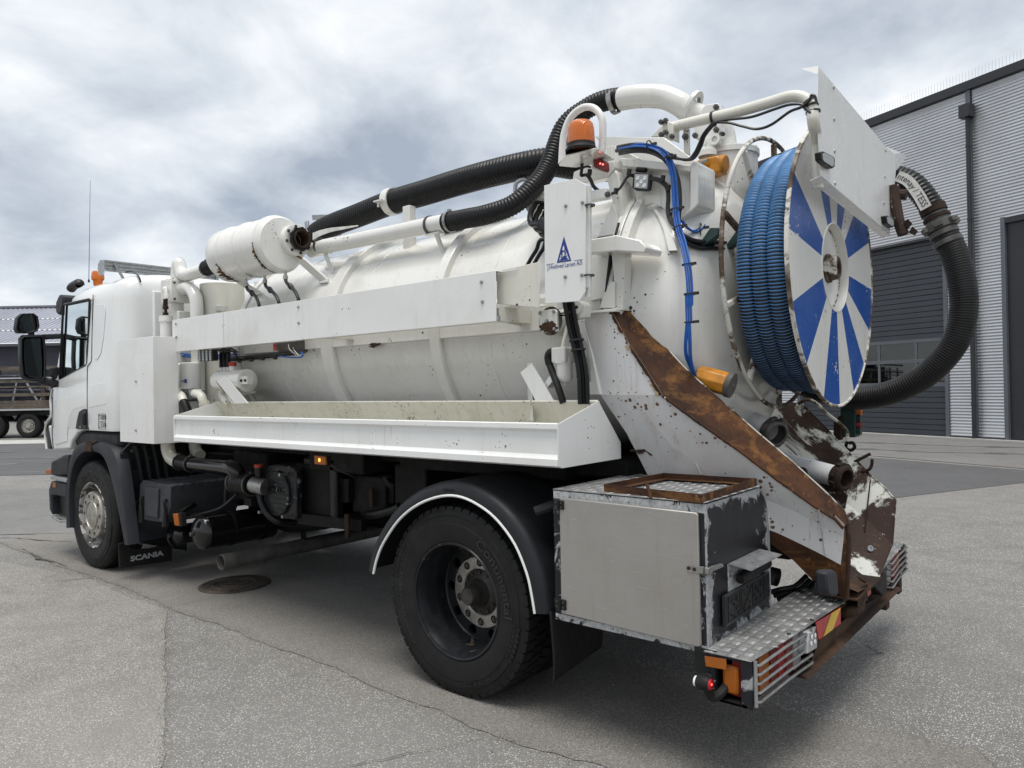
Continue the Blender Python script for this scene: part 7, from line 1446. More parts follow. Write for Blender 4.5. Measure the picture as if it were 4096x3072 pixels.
b = MB(); b.lathe((RX-0.04,RY,RZ), (1,0,0), [(0,0.074),(0.012,0.074),(0.014,0.064),(0.05,0.060),(0.055,0.054),(0.055,0.034)], 32); part(b, 'hub_boss', M['rim_white'], reel)
b = MB(); b.lathe((RX-0.05,RY,RZ), (1,0,0), [(0.04,0.034),(0.062,0.034),(0.064,0.022),(0.056,0.018),(0.056,0.0)], 8); part(b, 'hub_nut', M['rust'], reel)
b = MB(); b.lathe((0,RY,RZ), (1,0,0), [(reel_x0,0.30),(reel_x0,0.46),(RX-0.03,0.46),(RX-0.03,0.30)], 48); part(b, 'reel_drum', M['reel_white'], reel)
b = MB(); path = [rp(360*k/96, RRd+0.0, reel_x0) for k in range(96)]; b.tube(path, 0.0115, 10, closed=True); part(b, 'open_rim', M['rim_white'], reel)
b = MB(); path = [rp(360*k/48, 0.40, reel_x0) for k in range(48)]; b.tube(path, 0.016, 8, closed=True); part(b, 'inner_ring', M['rim_white'], reel)
for k in range(10):
    a = 18+36*k; b = MB(); b.bar(rp(a, 0.08, reel_x0), rp(a, RRd-0.012, reel_x0), 0.026, 0.026, up=(1,0,0)); part(b, 'spoke', M['rim_white'], reel, bevel=0.004)
b = MB(); b.lathe((0,RY,RZ), (1,0,0), [(1.16,0.0),(1.16,0.07),(reel_x0+0.02,0.07)], 24); part(b, 'reel_axle', M['tank'], reel)
# blue hose wound on the reel
pt = []
for i in range(0, 524):
    a = math.radians(355-2*i); turn = i/180
    x = 1.318+0.076*(turn-0.43)+0.006*math.sin(a*1.0+0.6); r = 0.560+0.012*turn+0.008*math.sin(2*a+turn)+0.022*(math.sin(a) < -0.3)*(-math.sin(a)-0.3)
    pt.append(V((x, RY+r*math.cos(a), RZ+r*math.sin(a))))
corr_hose('reel_hose', pt, 0.0485, 0.0155, 0.006, [M['hose_blue'], M['hose_dark']], 18)
# inner lay of the hose
pt = []
for i in range(0, 430):
    a = math.radians(20-2*i); turn = i/180; pt.append(V((1.32+0.07*turn, RY+0.49*math.cos(a), RZ+0.50*math.sin(a))))
corr_hose('reel_hose', pt, 0.040, 0.031, 0.005, [M['hose_blue'], M['hose_dark']], 10)

# ---------------- suction hose hanging on the far side
lp1 = spl([(1.608, 2.42, 2.853), (1.691, 2.42, 2.8), (1.755, 2.42, 2.713), (1.806, 2.42, 2.612), (1.825, 2.42, 2.563)], 8)
oh = corr_hose('loop_hose', lp1, 0.070, 0.024, 0.005, [M['hose']], 26)
b = MB(); A = []; B_ = []
tg = [V(p) for p in spl([(1.631, 2.342, 2.837), (1.69, 2.342, 2.793), (1.745, 2.342, 2.7), (1.784, 2.342, 2.612)], 6)]
for i, p in enumerate(tg):
    d = (tg[min(i+1,len(tg)-1)]-tg[max(i-1,0)]).normalized(); s_ = V((0,-1,0)).cross(d).normalized(); A.append(p+s_*0.032); B_.append(p-s_*0.032)
k = len(A); b.add(A+B_, [(i, k+i, k+i+1, i+1) for i in range(k-1)]); hbnd = part(b, 'hose_band', M['band'], oh)
b = MB(); dd = (tg[-1]-tg[0]); mid = tg[len(tg)//2]; dirx = dd.normalized(); vs_, fs_ = text_geo('ntenay / TESS', 0.052, 0.0, 0.0)
L_ = [0.0]
for a_, c_ in zip(tg, tg[1:]): L_.append(L_[-1]+(c_-a_).length)
x0 = min(p.x for p in vs_); x1 = max(p.x for p in vs_); out = []
for p in vs_:
    s = 0.03*L_[-1]+(p.x-x0)/(x1-x0)*L_[-1]*0.92; j = max(i for i in range(len(L_)-1) if L_[i] <= s or i == 0); t = (s-L_[j])/(L_[j+1]-L_[j]); c = tg[j].lerp(tg[j+1], t); d = (tg[j+1]-tg[j]).normalized(); up = V((0,-1,0)).cross(d).normalized()
    out.append(c+up*(p.y*1.0)+V((0,-0.002,0)))
b.add(out, fs_); part(b, 'band_lettering', M['black'], oh, ang=0)
lp2 = spl([(1.863, 2.42, 2.456), (1.916, 2.42, 2.322), (1.95, 2.42, 2.156), (1.956, 2.42, 1.994), (1.922, 2.42, 1.834), (1.849, 2.42, 1.711), (1.734, 2.42, 1.596), (1.582, 2.42, 1.514), (1.423, 2.42, 1.473), (1.268, 2.42, 1.478), (1.107, 2.42, 1.52), (0.977, 2.4, 1.583), (0.904, 2.38, 1.625), (0.79, 2.3, 1.7)], 8)
oh2 = corr_hose('loop_hose', lp2, 0.077, 0.015, 0.002, [M['hose_old']], 28)
jd = (lp2[1]-lp1[-1]).normalized()
for t, r, w, mt in ((-0.02,0.075,0.045,'rust_dark'), (0.035,0.077,0.02,'rust_dark'), (0.09,0.086,0.05,'exhaust'), (0.14,0.082,0.03,'exhaust'), (0.20,0.083,0.03,'steel_dark')):
    b = MB(); p = lp1[-1]+jd*(t-0.03); b.lathe(p, jd, [(-w/2,0.066),(-w/2,r),(w/2,r),(w/2,0.066)], 28)
    if r > 0.085:
        for k in range(6): tt = k*PI/3; a_, c_ = fr(jd); b.bar(p+a_*(r-0.004)*math.cos(tt)+c_*(r-0.004)*math.sin(tt), p+a_*(r+0.02)*math.cos(tt)+c_*(r+0.02)*math.sin(tt), 0.05, 0.03, up=jd)
    part(b, 'hose_coupling', M[mt], oh2, bevel=0.002)
b = MB(); b.tube([lp1[-1]-jd*0.02, lp1[-1]+jd*0.22], 0.069, 24); part(b, 'coupling_core', M['steel_dark'], oh2)
# rusty hook bracket behind the board
b = MB(); b.tube(spl([(1.689, 1.95, 2.687), (1.702, 1.95, 2.573), (1.716, 1.95, 2.477), (1.737, 1.95, 2.401)], 5), 0.030, 10); hk = part(b, 'hose_hook', M['rust_flake'])
b = MB(); b.ext([(1.739, 1.93, 2.462), (1.764, 1.93, 2.483), (1.784, 1.93, 2.455), (1.761, 1.93, 2.429)], (0,0.02,0)); b.ext([(1.768, 1.93, 2.406), (1.787, 1.93, 2.437), (1.811, 1.93, 2.408), (1.794, 1.93, 2.387)], (0,0.02,0)); part(b, 'hook_plate', M['rust_dark'], hk)
b = MB(); b.tube([(1.691, 1.97, 2.639), (1.753, 1.97, 2.628)], 0.03, 10); part(b, 'hook_tube', M['rust_flake'], hk)
# control post with lamps, far rear corner
ctl = ext_q('control_post', [(1.226, 2.5, 1.422), (1.32, 2.5, 1.422), (1.316, 2.5, 1.209), (1.222, 2.5, 1.206)], (0,0.12,0), 'green_box', bevel=0.004)
ext_q('post_stem', [(1.193, 2.46, 1.318), (1.241, 2.46, 1.358), (1.237, 2.46, 1.179), (1.19, 2.46, 1.178)], (0,0.06,0), 'rust_dark', ctl)
for p, mt in (((1.323, 2.52, 1.377),'amber'), ((1.32, 2.52, 1.334),'green_box'), ((1.319, 2.52, 1.292),'red'), ((1.318, 2.52, 1.252),'green_box')):
    b = MB(); b.cyl(V(p)+V((-0.02,0.02,0)), V(p)+V((0.025,0.02,0)), 0.03, n=14); part(b, 'indicator', M[mt], ctl)

# ---------------- discharge chute at the rear
def sheet2(mb, A, B_, mi=0, t=0.006):
    # quad strip between two point rows, both sides
    k = len(A); mb.add([V(p) for p in A]+[V(p) for p in B_], [(i, i+1, k+i+1, k+i) for i in range(k-1)], mi)
# near wall: upper panel, then a long lower panel that turns inwards
u0, u1, c1, d1 = (0.595, 0.42, 1.939), (0.759, 0.42, 1.941), (1.013, 0.44, 1.531), (0.669, 0.44, 1.534)
m1, m2_, m3 = (0.843, 0.425, 1.79), (0.926, 0.43, 1.669), (0.97, 0.435, 1.6)
l1, l2, l3 = (0.613, 0.42, 1.856), (0.634, 0.43, 1.733), (0.652, 0.435, 1.629)
b = MB(); b.add([u0, u1, m1, m2_, m3, c1, d1, l3, l2, l1], [tuple(range(10))])
wall_n = part(b, 'chute_wall', M['chute'], ang=20)
f_up = [c1, (1.155, 0.48, 1.42), (1.334, 0.56, 1.276), (1.473, 0.64, 1.146), (1.603, 0.74, 1.023), (1.672, 0.79, 0.981), (1.701, 0.82, 0.939)]
f_mid = [(0.848, 0.44, 1.532), (1.027, 0.5, 1.282), (1.178, 0.58, 1.169), (1.36, 0.66, 1.061), (1.503, 0.74, 0.993), (1.616, 0.8, 0.92), (1.694, 0.83, 0.876)]
f_lo = [d1, (0.778, 0.5, 1.344), (0.863, 0.58, 1.103), (1.286, 0.66, 0.942), (1.435, 0.73, 0.884), (1.58, 0.8, 0.806), (1.676, 0.84, 0.75)]
b = MB(); sheet2(b, f_up, f_mid); sheet2(b, f_mid, f_lo); part(b, 'chute_panel', M['chute'], wall_n, ang=30)
b = MB(); rnd = random.Random(8); wp = resample([V(p)+V((-0.003,-0.004,0)) for p in ((1.027, 0.44, 1.522), (1.072, 0.515, 1.361), (1.11, 0.55, 1.239), (1.14, 0.57, 1.157))], 0.008); b.tube([p+V((rnd.uniform(-1,1)*0.001,0,0)) for p in wp], [0.0035+0.002*rnd.random() for _ in wp], 5); part(b, 'weld_bead', M['chute'], wall_n)
b = MB(); wp = resample([V((1.615, 0.742, 1.01)), V((1.615, 0.8, 0.886)), V((1.62, 0.81, 0.796))], 0.008); b.tube(wp, [0.003+0.002*rnd.random() for _ in wp], 5); part(b, 'weld_bead', M['chute'], wall_n)
b = MB(); b.tube([V(u0)+V((-0.01,0,0.004)), V(u1)+V((0,0,0.004))], 0.008, 8); part(b, 'edge_roll', M['chute'], wall_n)
# rusty flange along the free edge
r_in = [u1, m1, m2_, m3, c1, (1.155, 0.48, 1.42), (1.334, 0.56, 1.276), (1.473, 0.64, 1.146), (1.603, 0.74, 1.023), (1.672, 0.79, 0.968), (1.698, 0.82, 0.925)]
r_out = [(0.822, 0.54, 1.951), (0.932, 0.54, 1.824), (1.012, 0.54, 1.728), (1.06, 0.545, 1.675), (1.112, 0.55, 1.622), (1.244, 0.58, 1.497), (1.38, 0.66, 1.349), (1.511, 0.73, 1.215), (1.633, 0.82, 1.069), (1.691, 0.86, 0.993), (1.708, 0.87, 0.936)]
off = V((0.010,0.0,0.006))
b = MB(); sheet2(b, [V(p)+off*0 for p in r_in], r_out); k = len(r_in)
sheet2(b, [V(p)+V((-0.006,0.006,-0.01)) for p in r_out], [V(p)+V((-0.004,0.006,-0.012)) for p in r_in]); sheet2(b, r_out, [V(p)+V((-0.006,0.006,-0.01)) for p in r_out])
fln = part(b, 'chute_flange', M['rust'], ang=40)
b = MB(); b.tube([V(p)+V((-0.002,-0.003,-0.003)) for p in r_in[4:]], 0.0075, 6); part(b, 'flange_bead', M['rust'], fln)
b = MB(); pth = resample([V(p) for p in r_out], 0.02); b.tube(pth, 0.0035, 6); part(b, 'flange_edge', M['rim_white'], fln)
# rust spreading from the flange onto the white wall
def splat_strip(line, side, wmax, seed, mat, name, parent, lift=0.0025, step=0.006):
    rnd = random.Random(seed); p = resample([V(c) for c in line], step); A, B_ = [], []; w = wmax*0.5
    for i, c in enumerate(p):
        w = min(wmax, max(0.002, w+rnd.uniform(-1,1)*wmax*0.35)); A.append(c+V((0,-lift,0))); B_.append(c+V(side)*w+V((0,-lift,0)))
    b = MB(); sheet2(b, A, B_); return part(b, name, M[mat], parent, ang=0)
splat_strip([u1, m1, m2_, m3, c1], (-1,0,-0.15), 0.018, 2, 'rust', 'rust_stain', wall_n, lift=0.0045)
splat_strip([u1, m1, m2_, m3, c1], (-1,0,-0.15), 0.036, 12, 'bleed', 'rust_bleed', wall_n, step=0.004)
splat_strip(f_up[:6], (-0.3,-0.1,-1), 0.012, 3, 'rust', 'rust_stain', wall_n)
rs = [(0.79, 0.52, 1.254), (0.86, 0.53, 1.256), (0.929, 0.54, 1.254), (0.99, 0.548, 1.252), (1.041, 0.556, 1.239)]
splat_strip(rs, (0,0,-1), 0.022, 4, 'rust_dark', 'rust_stain', wall_n, lift=0.010); splat_strip(rs, (0,0,1), 0.012, 6, 'rust_dark', 'rust_stain', wall_n, lift=0.010)
# lower rusty skirt, end edge and tip
b = MB(); lo2 = [(1.396, 0.74, 0.829), (1.478, 0.8, 0.751), (1.545, 0.86, 0.657), (1.609, 0.87, 0.637), (1.672, 0.9, 0.585)]
up2 = [(1.404, 0.72, 0.9), (1.495, 0.755, 0.852), (1.58, 0.8, 0.799), (1.64, 0.82, 0.772), (1.676, 0.84, 0.748)]
sheet2(b, up2, lo2); sheet2(b, [V(p)+V((0,0.006,0)) for p in lo2], [V(p)+V((0,0.006,0)) for p in up2]); sk = part(b, 'chute_skirt', M['rust'], ang=40)
b = MB(); b.tube(spl([(1.703, 0.86, 0.937), (1.707, 0.86, 0.859), (1.695, 0.88, 0.717), (1.682, 0.9, 0.587)], 5), 0.011, 8); part(b, 'end_edge', M['rust_dark'], sk)
b = MB(); sheet2(b, [(1.694, 0.83, 0.876), (1.676, 0.84, 0.75), (1.672, 0.9, 0.585)], [(1.707, 0.86, 0.872), (1.695, 0.88, 0.717), (1.682, 0.9, 0.586)]); part(b, 'end_strip', M['rust'], sk, ang=30)
# rubber buffer on the tip
ext_q('rubber_buffer', [(1.7, 0.557, 0.774), (1.7, 0.585, 0.778), (1.7, 0.671, 0.763), (1.7, 0.709, 0.742), (1.7, 0.723, 0.651), (1.7, 0.692, 0.645), (1.7, 0.606, 0.668), (1.7, 0.57, 0.691)], (-0.05,0,0), 'plastic2', bevel=0.010)
# far wall seen from inside, floor of the chute
w0 = [(0.952, 2.06, 1.444), (1.114, 2.06, 1.454), (1.233, 2.02, 1.343), (1.395, 1.96, 1.187), (1.553, 1.88, 1.044), (1.644, 1.82, 0.98), (1.708, 1.77, 0.924)]
w1 = [(0.86, 1.96, 1.312), (1.06, 1.93, 1.233), (1.201, 1.88, 1.113), (1.338, 1.82, 0.984), (1.473, 1.74, 0.883), (1.576, 1.7, 0.815), (1.711, 1.66, 0.705)]
w2 = [(0.993, 1.6, 1.003), (1.143, 1.55, 0.932), (1.244, 1.5, 0.862), (1.36, 1.46, 0.764), (1.487, 1.42, 0.672), (1.581, 1.4, 0.61), (1.687, 1.4, 0.541)]
b = MB(); sheet2(b, w0, w1); sheet2(b, w1, w2); wf = part(b, 'chute_wall', M['rust_flake'], ang=30, label='brown far chute wall with flaking white paint')
b = MB(); b.tube([V(p) for p in w0[1:]]+[V((1.711, 1.66, 0.705)), V((1.687, 1.4, 0.541))], 0.004, 6); part(b, 'end_edge', M['rust_flake'], wf)
b = MB(); wp = resample([V((1.573, 1.8, 1.019)), V((1.577, 1.72, 0.903)), V((1.584, 1.62, 0.762))], 0.01); b.tube(wp, 0.004, 5); part(b, 'weld_bead', M['rust_dark'], wf)
b = MB(); sheet2(b, w2, [(1.116, 1, 1.03), (1.233, 0.98, 0.934), (1.334, 0.95, 0.866), (1.456, 0.93, 0.788), (1.562, 0.92, 0.704), (1.628, 0.92, 0.643), (1.723, 0.93, 0.614)]); part(b, 'chute_floor', M['rust_dark'], ang=30)
for p in ((1.63, 1.539, 0.693), (1.6, 1.643, 0.601)):
    b = MB(); b.lathe(p, (0.6,-0.7,0.2), [(0,0.016),(0.004,0.016),(0.004,0.008),(0.0,0.008),(0.0,0.0)], 12); part(b, 'rivet', M['galv'], wf)
b = MB(); b.box(1.55,1.72,0.92,1.40,0.575,0.582); part(b, 'tip_plate', M['rust_dark'], wf)
b = MB(); tA, tB, tC = V((1.604, 1.297, 0.6)), V((1.704, 1.173, 0.6)), V((1.696, 1.026, 0.6)); tD = V((1.609, 1.204, 0.6)); b.tube([tD, tA, tB, tC], 0.006, 6, closed=True); b.ext([tD+V((0,0,-0.004)), tA+V((0,0,-0.004)), tB+V((0,0,-0.004)), tC+V((0,0,-0.004))], (0,0,-0.08)); part(b, 'square_socket', M['rust_dark'], wf)
# outlets with couplings
def outlet(p0, p1, r, rc, nm='outlet_pipe'):
    p0, p1 = V(p0), V(p1); d = (p1-p0).normalized(); b = MB(); b.lathe(p0, d, [(-0.25,r),((p1-p0).length,r),((p1-p0).length,r*0.86),((p1-p0).length-0.12,r*0.86),((p1-p0).length-0.12,0.0)], 28); o = part(b, nm, M['chute'], ang=50)
    b = MB(); q0 = p1-d*0.055; b.lathe(q0, d, [(0,r),(0,rc),(0.012,rc+0.006),(0.045,rc+0.006),(0.055,rc),(0.06,rc-0.008),(0.06,r*0.84),(0.0,r*0.84)], 28); a_, c_ = fr(d)
    for k in range(7): t = 2*PI*k/7; b.bar(q0+d*0.028+a_*rc*math.cos(t)+c_*rc*math.sin(t), q0+d*0.028+a_*(rc+0.014)*math.cos(t)+c_*(rc+0.014)*math.sin(t), 0.04, 0.025, up=d)
    part(b, 'outlet_coupling', M['steel_dark'] if rc > 0.065 else M['rust_dark'], o, bevel=0.002); return o
outlet((1.099, 1.22, 1.379), (1.308, 1.1, 1.314), 0.060, 0.071); outlet((1.329, 1.22, 1.153), (1.635, 1.1, 1.107), 0.052, 0.060)
b = MB(); b.ext([(1.47, 1.2, 1.078), (1.571, 1.2, 1.055), (1.613, 1.2, 1.013), (1.598, 1.2, 0.944)], (0,0.012,0)); part(b, 'outlet_gusset', M['rust_flake'])
# bent rod, hooks on the far wall
b = MB(); b.tube(spl([(1.106, 2.04, 1.445), (1.164, 2.02, 1.469), (1.224, 2, 1.45), (1.293, 2, 1.382), (1.37, 2, 1.319), (1.403, 2, 1.27), (1.394, 2, 1.229), (1.359, 2, 1.215)], 6), 0.011, 8); part(b, 'locking_rod', M['rim_white'])
b = MB(); b.tube(spl([(1.402, 2, 1.22), (1.393, 2, 1.184), (1.418, 2, 1.167), (1.442, 2, 1.186), (1.432, 2, 1.212), (1.41, 2, 1.21)], 6), 0.010, 8); part(b, 'rod_eye', M['under'])
for pts in ([(1.446, 1.92, 1.099), (1.496, 1.92, 1.128), (1.547, 1.92, 1.159)], [(1.505, 1.88, 1.058), (1.545, 1.88, 1.069), (1.562, 1.88, 1.096), (1.566, 1.88, 1.132)]):
    b = MB(); b.tube(spl(pts, 5), 0.009, 8); part(b, 'hook', M['rust_dark'])
# struts from chute to the frame
b = MB(); b.box(1.0,1.45,0.95,1.45,0.75,1.15); part(b, 'chute_bracket', M['under'], bevel=0.02)
b = MB(); b.tube(spl([(1.295, 1, 0.612), (1.333, 1, 0.607)], 3), 0.045, 16, caps=False); b.tube([(1.28, 1, 0.614), (1.295, 1, 0.612)], 0.03, 12); part(b, 'horn', M['steel_dark'])
for k in range(3):
    b = MB(); b.tube(spl([(1.312, 0.95, 0.543), (1.365, 0.95, 0.566), (1.414, 1, 0.578), (1.457, 1.05, 0.626)], 5), 0.012, 7); b.xf(Matrix.Translation((0,0.05*k,-0.03*k))); part(b, 'brake_hose', M['hose'])

# ---------------- tool box behind the rear wheel
tx0, tx1, ty0, ty1, tz0, tz1 = 0.675, 1.401, 0.026, 0.722, 0.526, 1.109
b = MB(); b.ext([(tx0,ty0+0.004,tz0),(tx0,ty1,tz0),(tx0,ty1,1.002),(tx0,0.60,tz1-0.004),(tx0,ty0+0.004,tz1-0.004)], (tx1-tx0,0,0)); tbx = part(b, 'tool_box', M['box_black'], bevel=0.003)
fw = 0.03
for nm, x0, x1, z0, z1, mt in (('frame_strip',tx0,tx1,tz1-0.035,tz1,'box_strip'),('frame_strip',tx0,tx1,tz0,tz0+0.028,'box_strip'),('frame_strip',tx0,tx0+0.032,tz0+0.029,tz1-0.036,'box_frame'),('frame_strip',tx1-0.042,tx1,tz0+0.029,tz1-0.036,'box_frame')):
    b = MB(); b.box(x0-0.002,x1+0.002,ty0-0.002,ty0+0.004,z0,z1); part(b, nm, M[mt], tbx, bevel=0.001)
D4 = [(0.718, 0.008, 1.082), (1.374, 0.008, 1.076), (1.383, 0.008, 1.069), (1.385, 0.008, 0.559), (1.377, 0.008, 0.55), (0.715, 0.008, 0.563)]
dr_ = ext_q('box_door', D4, (0,0.016,0), 'brushed', tbx, bevel=0.004)
for pa, pb in ((((0.69, 0, 1.073), (0.743, 0, 1.07), (0.743, 0, 1.03), (0.69, 0, 1.033)), 0), (((0.684, 0, 0.629), (0.746, 0, 0.628), (0.745, 0, 0.582), (0.687, 0, 0.583)), 0)):
    h = ext_q('door_hinge', pa, (0,0.012,0), 'black', tbx, bevel=0.002); P = [V(p) for p in pa]; c = sum(P, V((0,0,0)))/4
    b = MB(); m0, m1_ = (P[0]+P[1])/2, (P[2]+P[3])/2; b.tube([m0+V((0,-0.002,0)), m1_+V((0,-0.002,0))], 0.008, 8); part(b, 'hinge_knuckle', M['black'], tbx)
    for s1 in (0.22, 0.78):
        for s2 in (0.25, 0.75): bolt(P[0].lerp(P[1], s1).lerp(P[3].lerp(P[2], s1), s2), NY, 0.005, 0.002, 'steel_dark', tbx)
ext_q('latch_strap', [(1.334, 0.004, 0.867), (1.404, 0.004, 0.87), (1.427, 0.004, 0.866), (1.426, 0.004, 0.847), (1.404, 0.004, 0.842), (1.336, 0.004, 0.84)], (0,0.003,0), 'steel', tbx, bevel=0.001)
for p in ((1.343, 0.004, 0.856), (1.367, 0.004, 0.855)): bolt(p, NY, 0.008, 0.004, 'rust', tbx)
xl = tx1+0.003
ext_q('latch_body', [(1.404, 0.019, 0.862), (1.404, 0.06, 0.862), (1.404, 0.153, 0.855), (1.404, 0.168, 0.84), (1.404, 0.063, 0.841), (1.404, 0.048, 0.832), (1.404, 0.022, 0.834)], (0.014,0,0), 'steel', tbx, bevel=0.002)
b = MB(); b.tube([V((1.408, 0.011, 0.869)), V((1.408, 0.009, 0.839))], 0.008, 8); part(b, 'latch_pin', M['steel_dark'], tbx)
b = MB(); b.box(tx1-0.03,tx1+0.0035,ty0+0.0,ty0+0.016,tz0,tz1-0.002); part(b, 'corner_strip', M['box_strip'], tbx)
# number plate holder
H4 = [V((1.405, 0.16, 0.721)), V((1.405, 0.654, 0.721)), V((1.405, 0.654, 0.604)), V((1.405, 0.16, 0.593))]
b = MB(); b.ext(H4, (0.010,0,0)); nph = part(b, 'plate_holder', M['plastic'], tbx, bevel=0.006)
def hq(s, t): return H4[0].lerp(H4[1], s).lerp(H4[3].lerp(H4[2], s), t)+V((0.010,0,0))
b = MB(); b.tube([hq(0.01,0.03), hq(0.99,0.03), hq(0.99,0.97), hq(0.01,0.97)], 0.0065, 6, closed=True); part(b, 'holder_rim', M['plastic2'], tbx)
b = MB()
for s in (0.10, 0.34, 0.38, 0.62, 0.88): b.bar(hq(s,0.08), hq(s,0.90), 0.006, 0.004, up=(1,0,0))
b.bar(hq(0.40,0.15), hq(0.60,0.85), 0.006, 0.004, up=(1,0,0)); b.bar(hq(0.60,0.15), hq(0.40,0.85), 0.006, 0.004, up=(1,0,0))
for s, t in ((0.17,0.28),(0.17,0.72),(0.27,0.3),(0.27,0.6),(0.70,0.35),(0.80,0.28),(0.80,0.7),(0.70,0.75)): b.lathe(hq(s,t), (1,0,0), [(0,0.011),(0.004,0.010),(0.004,0.006),(0,0.005)], 10)
for s, t in ((0.22,0.45),(0.22,0.85),(0.31,0.8),(0.66,0.55),(0.75,0.5),(0.44,0.9),(0.55,0.9),(0.5,0.1)): b.box(*(lambda c: (c.x-0.001,c.x+0.004,c.y-0.007,c.y+0.007,c.z-0.005,c.z+0.005))(hq(s,t)))
part(b, 'holder_ribs', M['black'], tbx)
# hood and lamp above the plate
hA, hB = V((1.405, 0.236, 0.835)), V((1.405, 0.56, 0.829)); b = MB(); hz = (hA.z+hB.z)/2+0.004; ho = 0.10
b.add([(1.404,hA.y,hz),(1.404,hB.y+0.02,hz),(1.404+ho,hB.y+0.02,hz-0.012),(1.404+ho,hA.y,hz-0.012)]+[(1.404,hA.y,hz-0.003),(1.404,hB.y+0.02,hz-0.003),(1.404+ho,hB.y+0.02,hz-0.016),(1.404+ho,hA.y,hz-0.016)], [(0,3,2,1),(4,5,6,7),(2,3,7,6),(0,4,7,3),(1,2,6,5)])
part(b, 'lamp_hood', M['galv'], tbx)
b = MB(); b.box(1.4025,1.4055,hA.y-0.002,hB.y+0.02,hz-0.12,hz-0.003); part(b, 'hood_back', M['box_strip'], tbx)
b = MB(); l0 = V((1.435,hA.y+0.045,hz-0.070)); l1_ = V((1.435,hB.y+0.04,hz-0.062)); b.tube([l0, l0.lerp(l1_,0.06), l0.lerp(l1_,0.94), l1_], [0.018,0.023,0.023,0.018], 14); part(b, 'plate_lamp', M['rubber'], tbx)
# tread plate lid and the rusty tray on it
def tread_plate(name, poly, z, parent, cell=0.044, ang=0.0, mat='tread'):
    P = [(p[0], p[1]) for p in poly]
    a = sum(P[i][0]*P[(i+1) % len(P)][1]-P[(i+1) % len(P)][0]*P[i][1] for i in range(len(P)))
    if a < 0: P.reverse()
    b = MB(); b.ext([(x,y,z-0.004) for x, y in P], (0,0,0.004)); pl_ = part(b, name, M[mat], parent, bevel=0.001)
    def inside(x, y):
        r = True
        for i in range(len(P)):
            (x0, y0), (x1, y1) = P[i], P[(i+1) % len(P)]
            if (x1-x0)*(y-y0)-(y1-y0)*(x-x0) < 0.004*math.hypot(x1-x0, y1-y0): return False
        return True
    b = MB(); x0 = min(p[0] for p in P); x1 = max(p[0] for p in P); y0 = min(p[1] for p in P); y1 = max(p[1] for p in P)
    ni = int((x1-x0)/cell)+2; nj = int((y1-y0)/cell)+2
    for i in range(ni):
        for j in range(nj):
            cx, cy = x0+(i+0.5)*cell, y0+(j+0.5)*cell; hor = (i+j) % 2 == 0
            for k in range(5):
                o_ = (k-2)*cell*0.165; L = cell*0.40; w = cell*0.045
                px, py = (cx, cy+o_) if hor else (cx+o_, cy)
                if not inside(px, py): continue
                dx, dy = (L, 0) if hor else (0, L); wx, wy = (0, w) if hor else (w, 0)
                b.add([(px-dx,py-dy,z), (px-wx,py-wy,z), (px+dx,py+dy,z), (px+wx,py+wy,z), (px-dx*0.5,py-dy*0.5,z+0.0018), (px+dx*0.5,py+dy*0.5,z+0.0018)], [(0,1,5,4),(1,2,5),(2,3,4,5),(3,0,4)])
    tag(part(b, 'tread_bars', M['tread_bar'], parent, ang=0), kind='stuff'); return pl_
tread_plate('box_lid', [(tx0-0.004,ty0-0.004),(tx1+0.004,ty0-0.004),(tx1+0.004,0.60),(tx0-0.004,0.72)], tz1+0.008, tbx)
ty_ = [V((0.915, 0.07, 1.15)), V((1.402, 0.008, 1.15)), V((1.398, 0.582, 1.15)), V((0.942, 0.565, 1.15))]
b = MB(); zt0, zt1 = tz1+0.006, 1.150; ins = []
cen = sum(ty_, V((0,0,0)))/4
for i in range(4):
    p, n_ = ty_[i], ty_[(i+1) % 4]; pi, ni_ = p+(cen-p)*0.018, n_+(cen-n_)*0.018
    b.add([(p.x,p.y,zt0),(n_.x,n_.y,zt0),(n_.x,n_.y,zt1),(p.x,p.y,zt1),(pi.x,pi.y,zt0),(ni_.x,ni_.y,zt0),(ni_.x,ni_.y,zt1),(pi.x,pi.y,zt1)], [(0,1,2,3),(7,6,5,4),(3,2,6,7)])
for i in range(4):
    p, n_ = ty_[i], ty_[(i+1) % 4]; w = 0.20; p2, n2 = p+(cen-p)*w, n_+(cen-n_)*w; b.add([(p.x,p.y,zt0+0.012),(n_.x,n_.y,zt0+0.012),(n2.x,n2.y,zt0+0.012),(p2.x,p2.y,zt0+0.012)], [(0,1,2,3)])
tray = part(b, 'rusty_tray', M['rust'], ang=20)
for p0_ in ((1.167, 0.013, 1.15), (1.14, 0.665, 1.15)):
    p = V(p0_); b = MB(); b.tube(spl([p+V((0.01,0,-0.035)), p+V((0,0,0.0)), p+V((-0.015,0.01,0.025))], 4), 0.007, 7); part(b, 'tray_hook', M['rust'], tray)

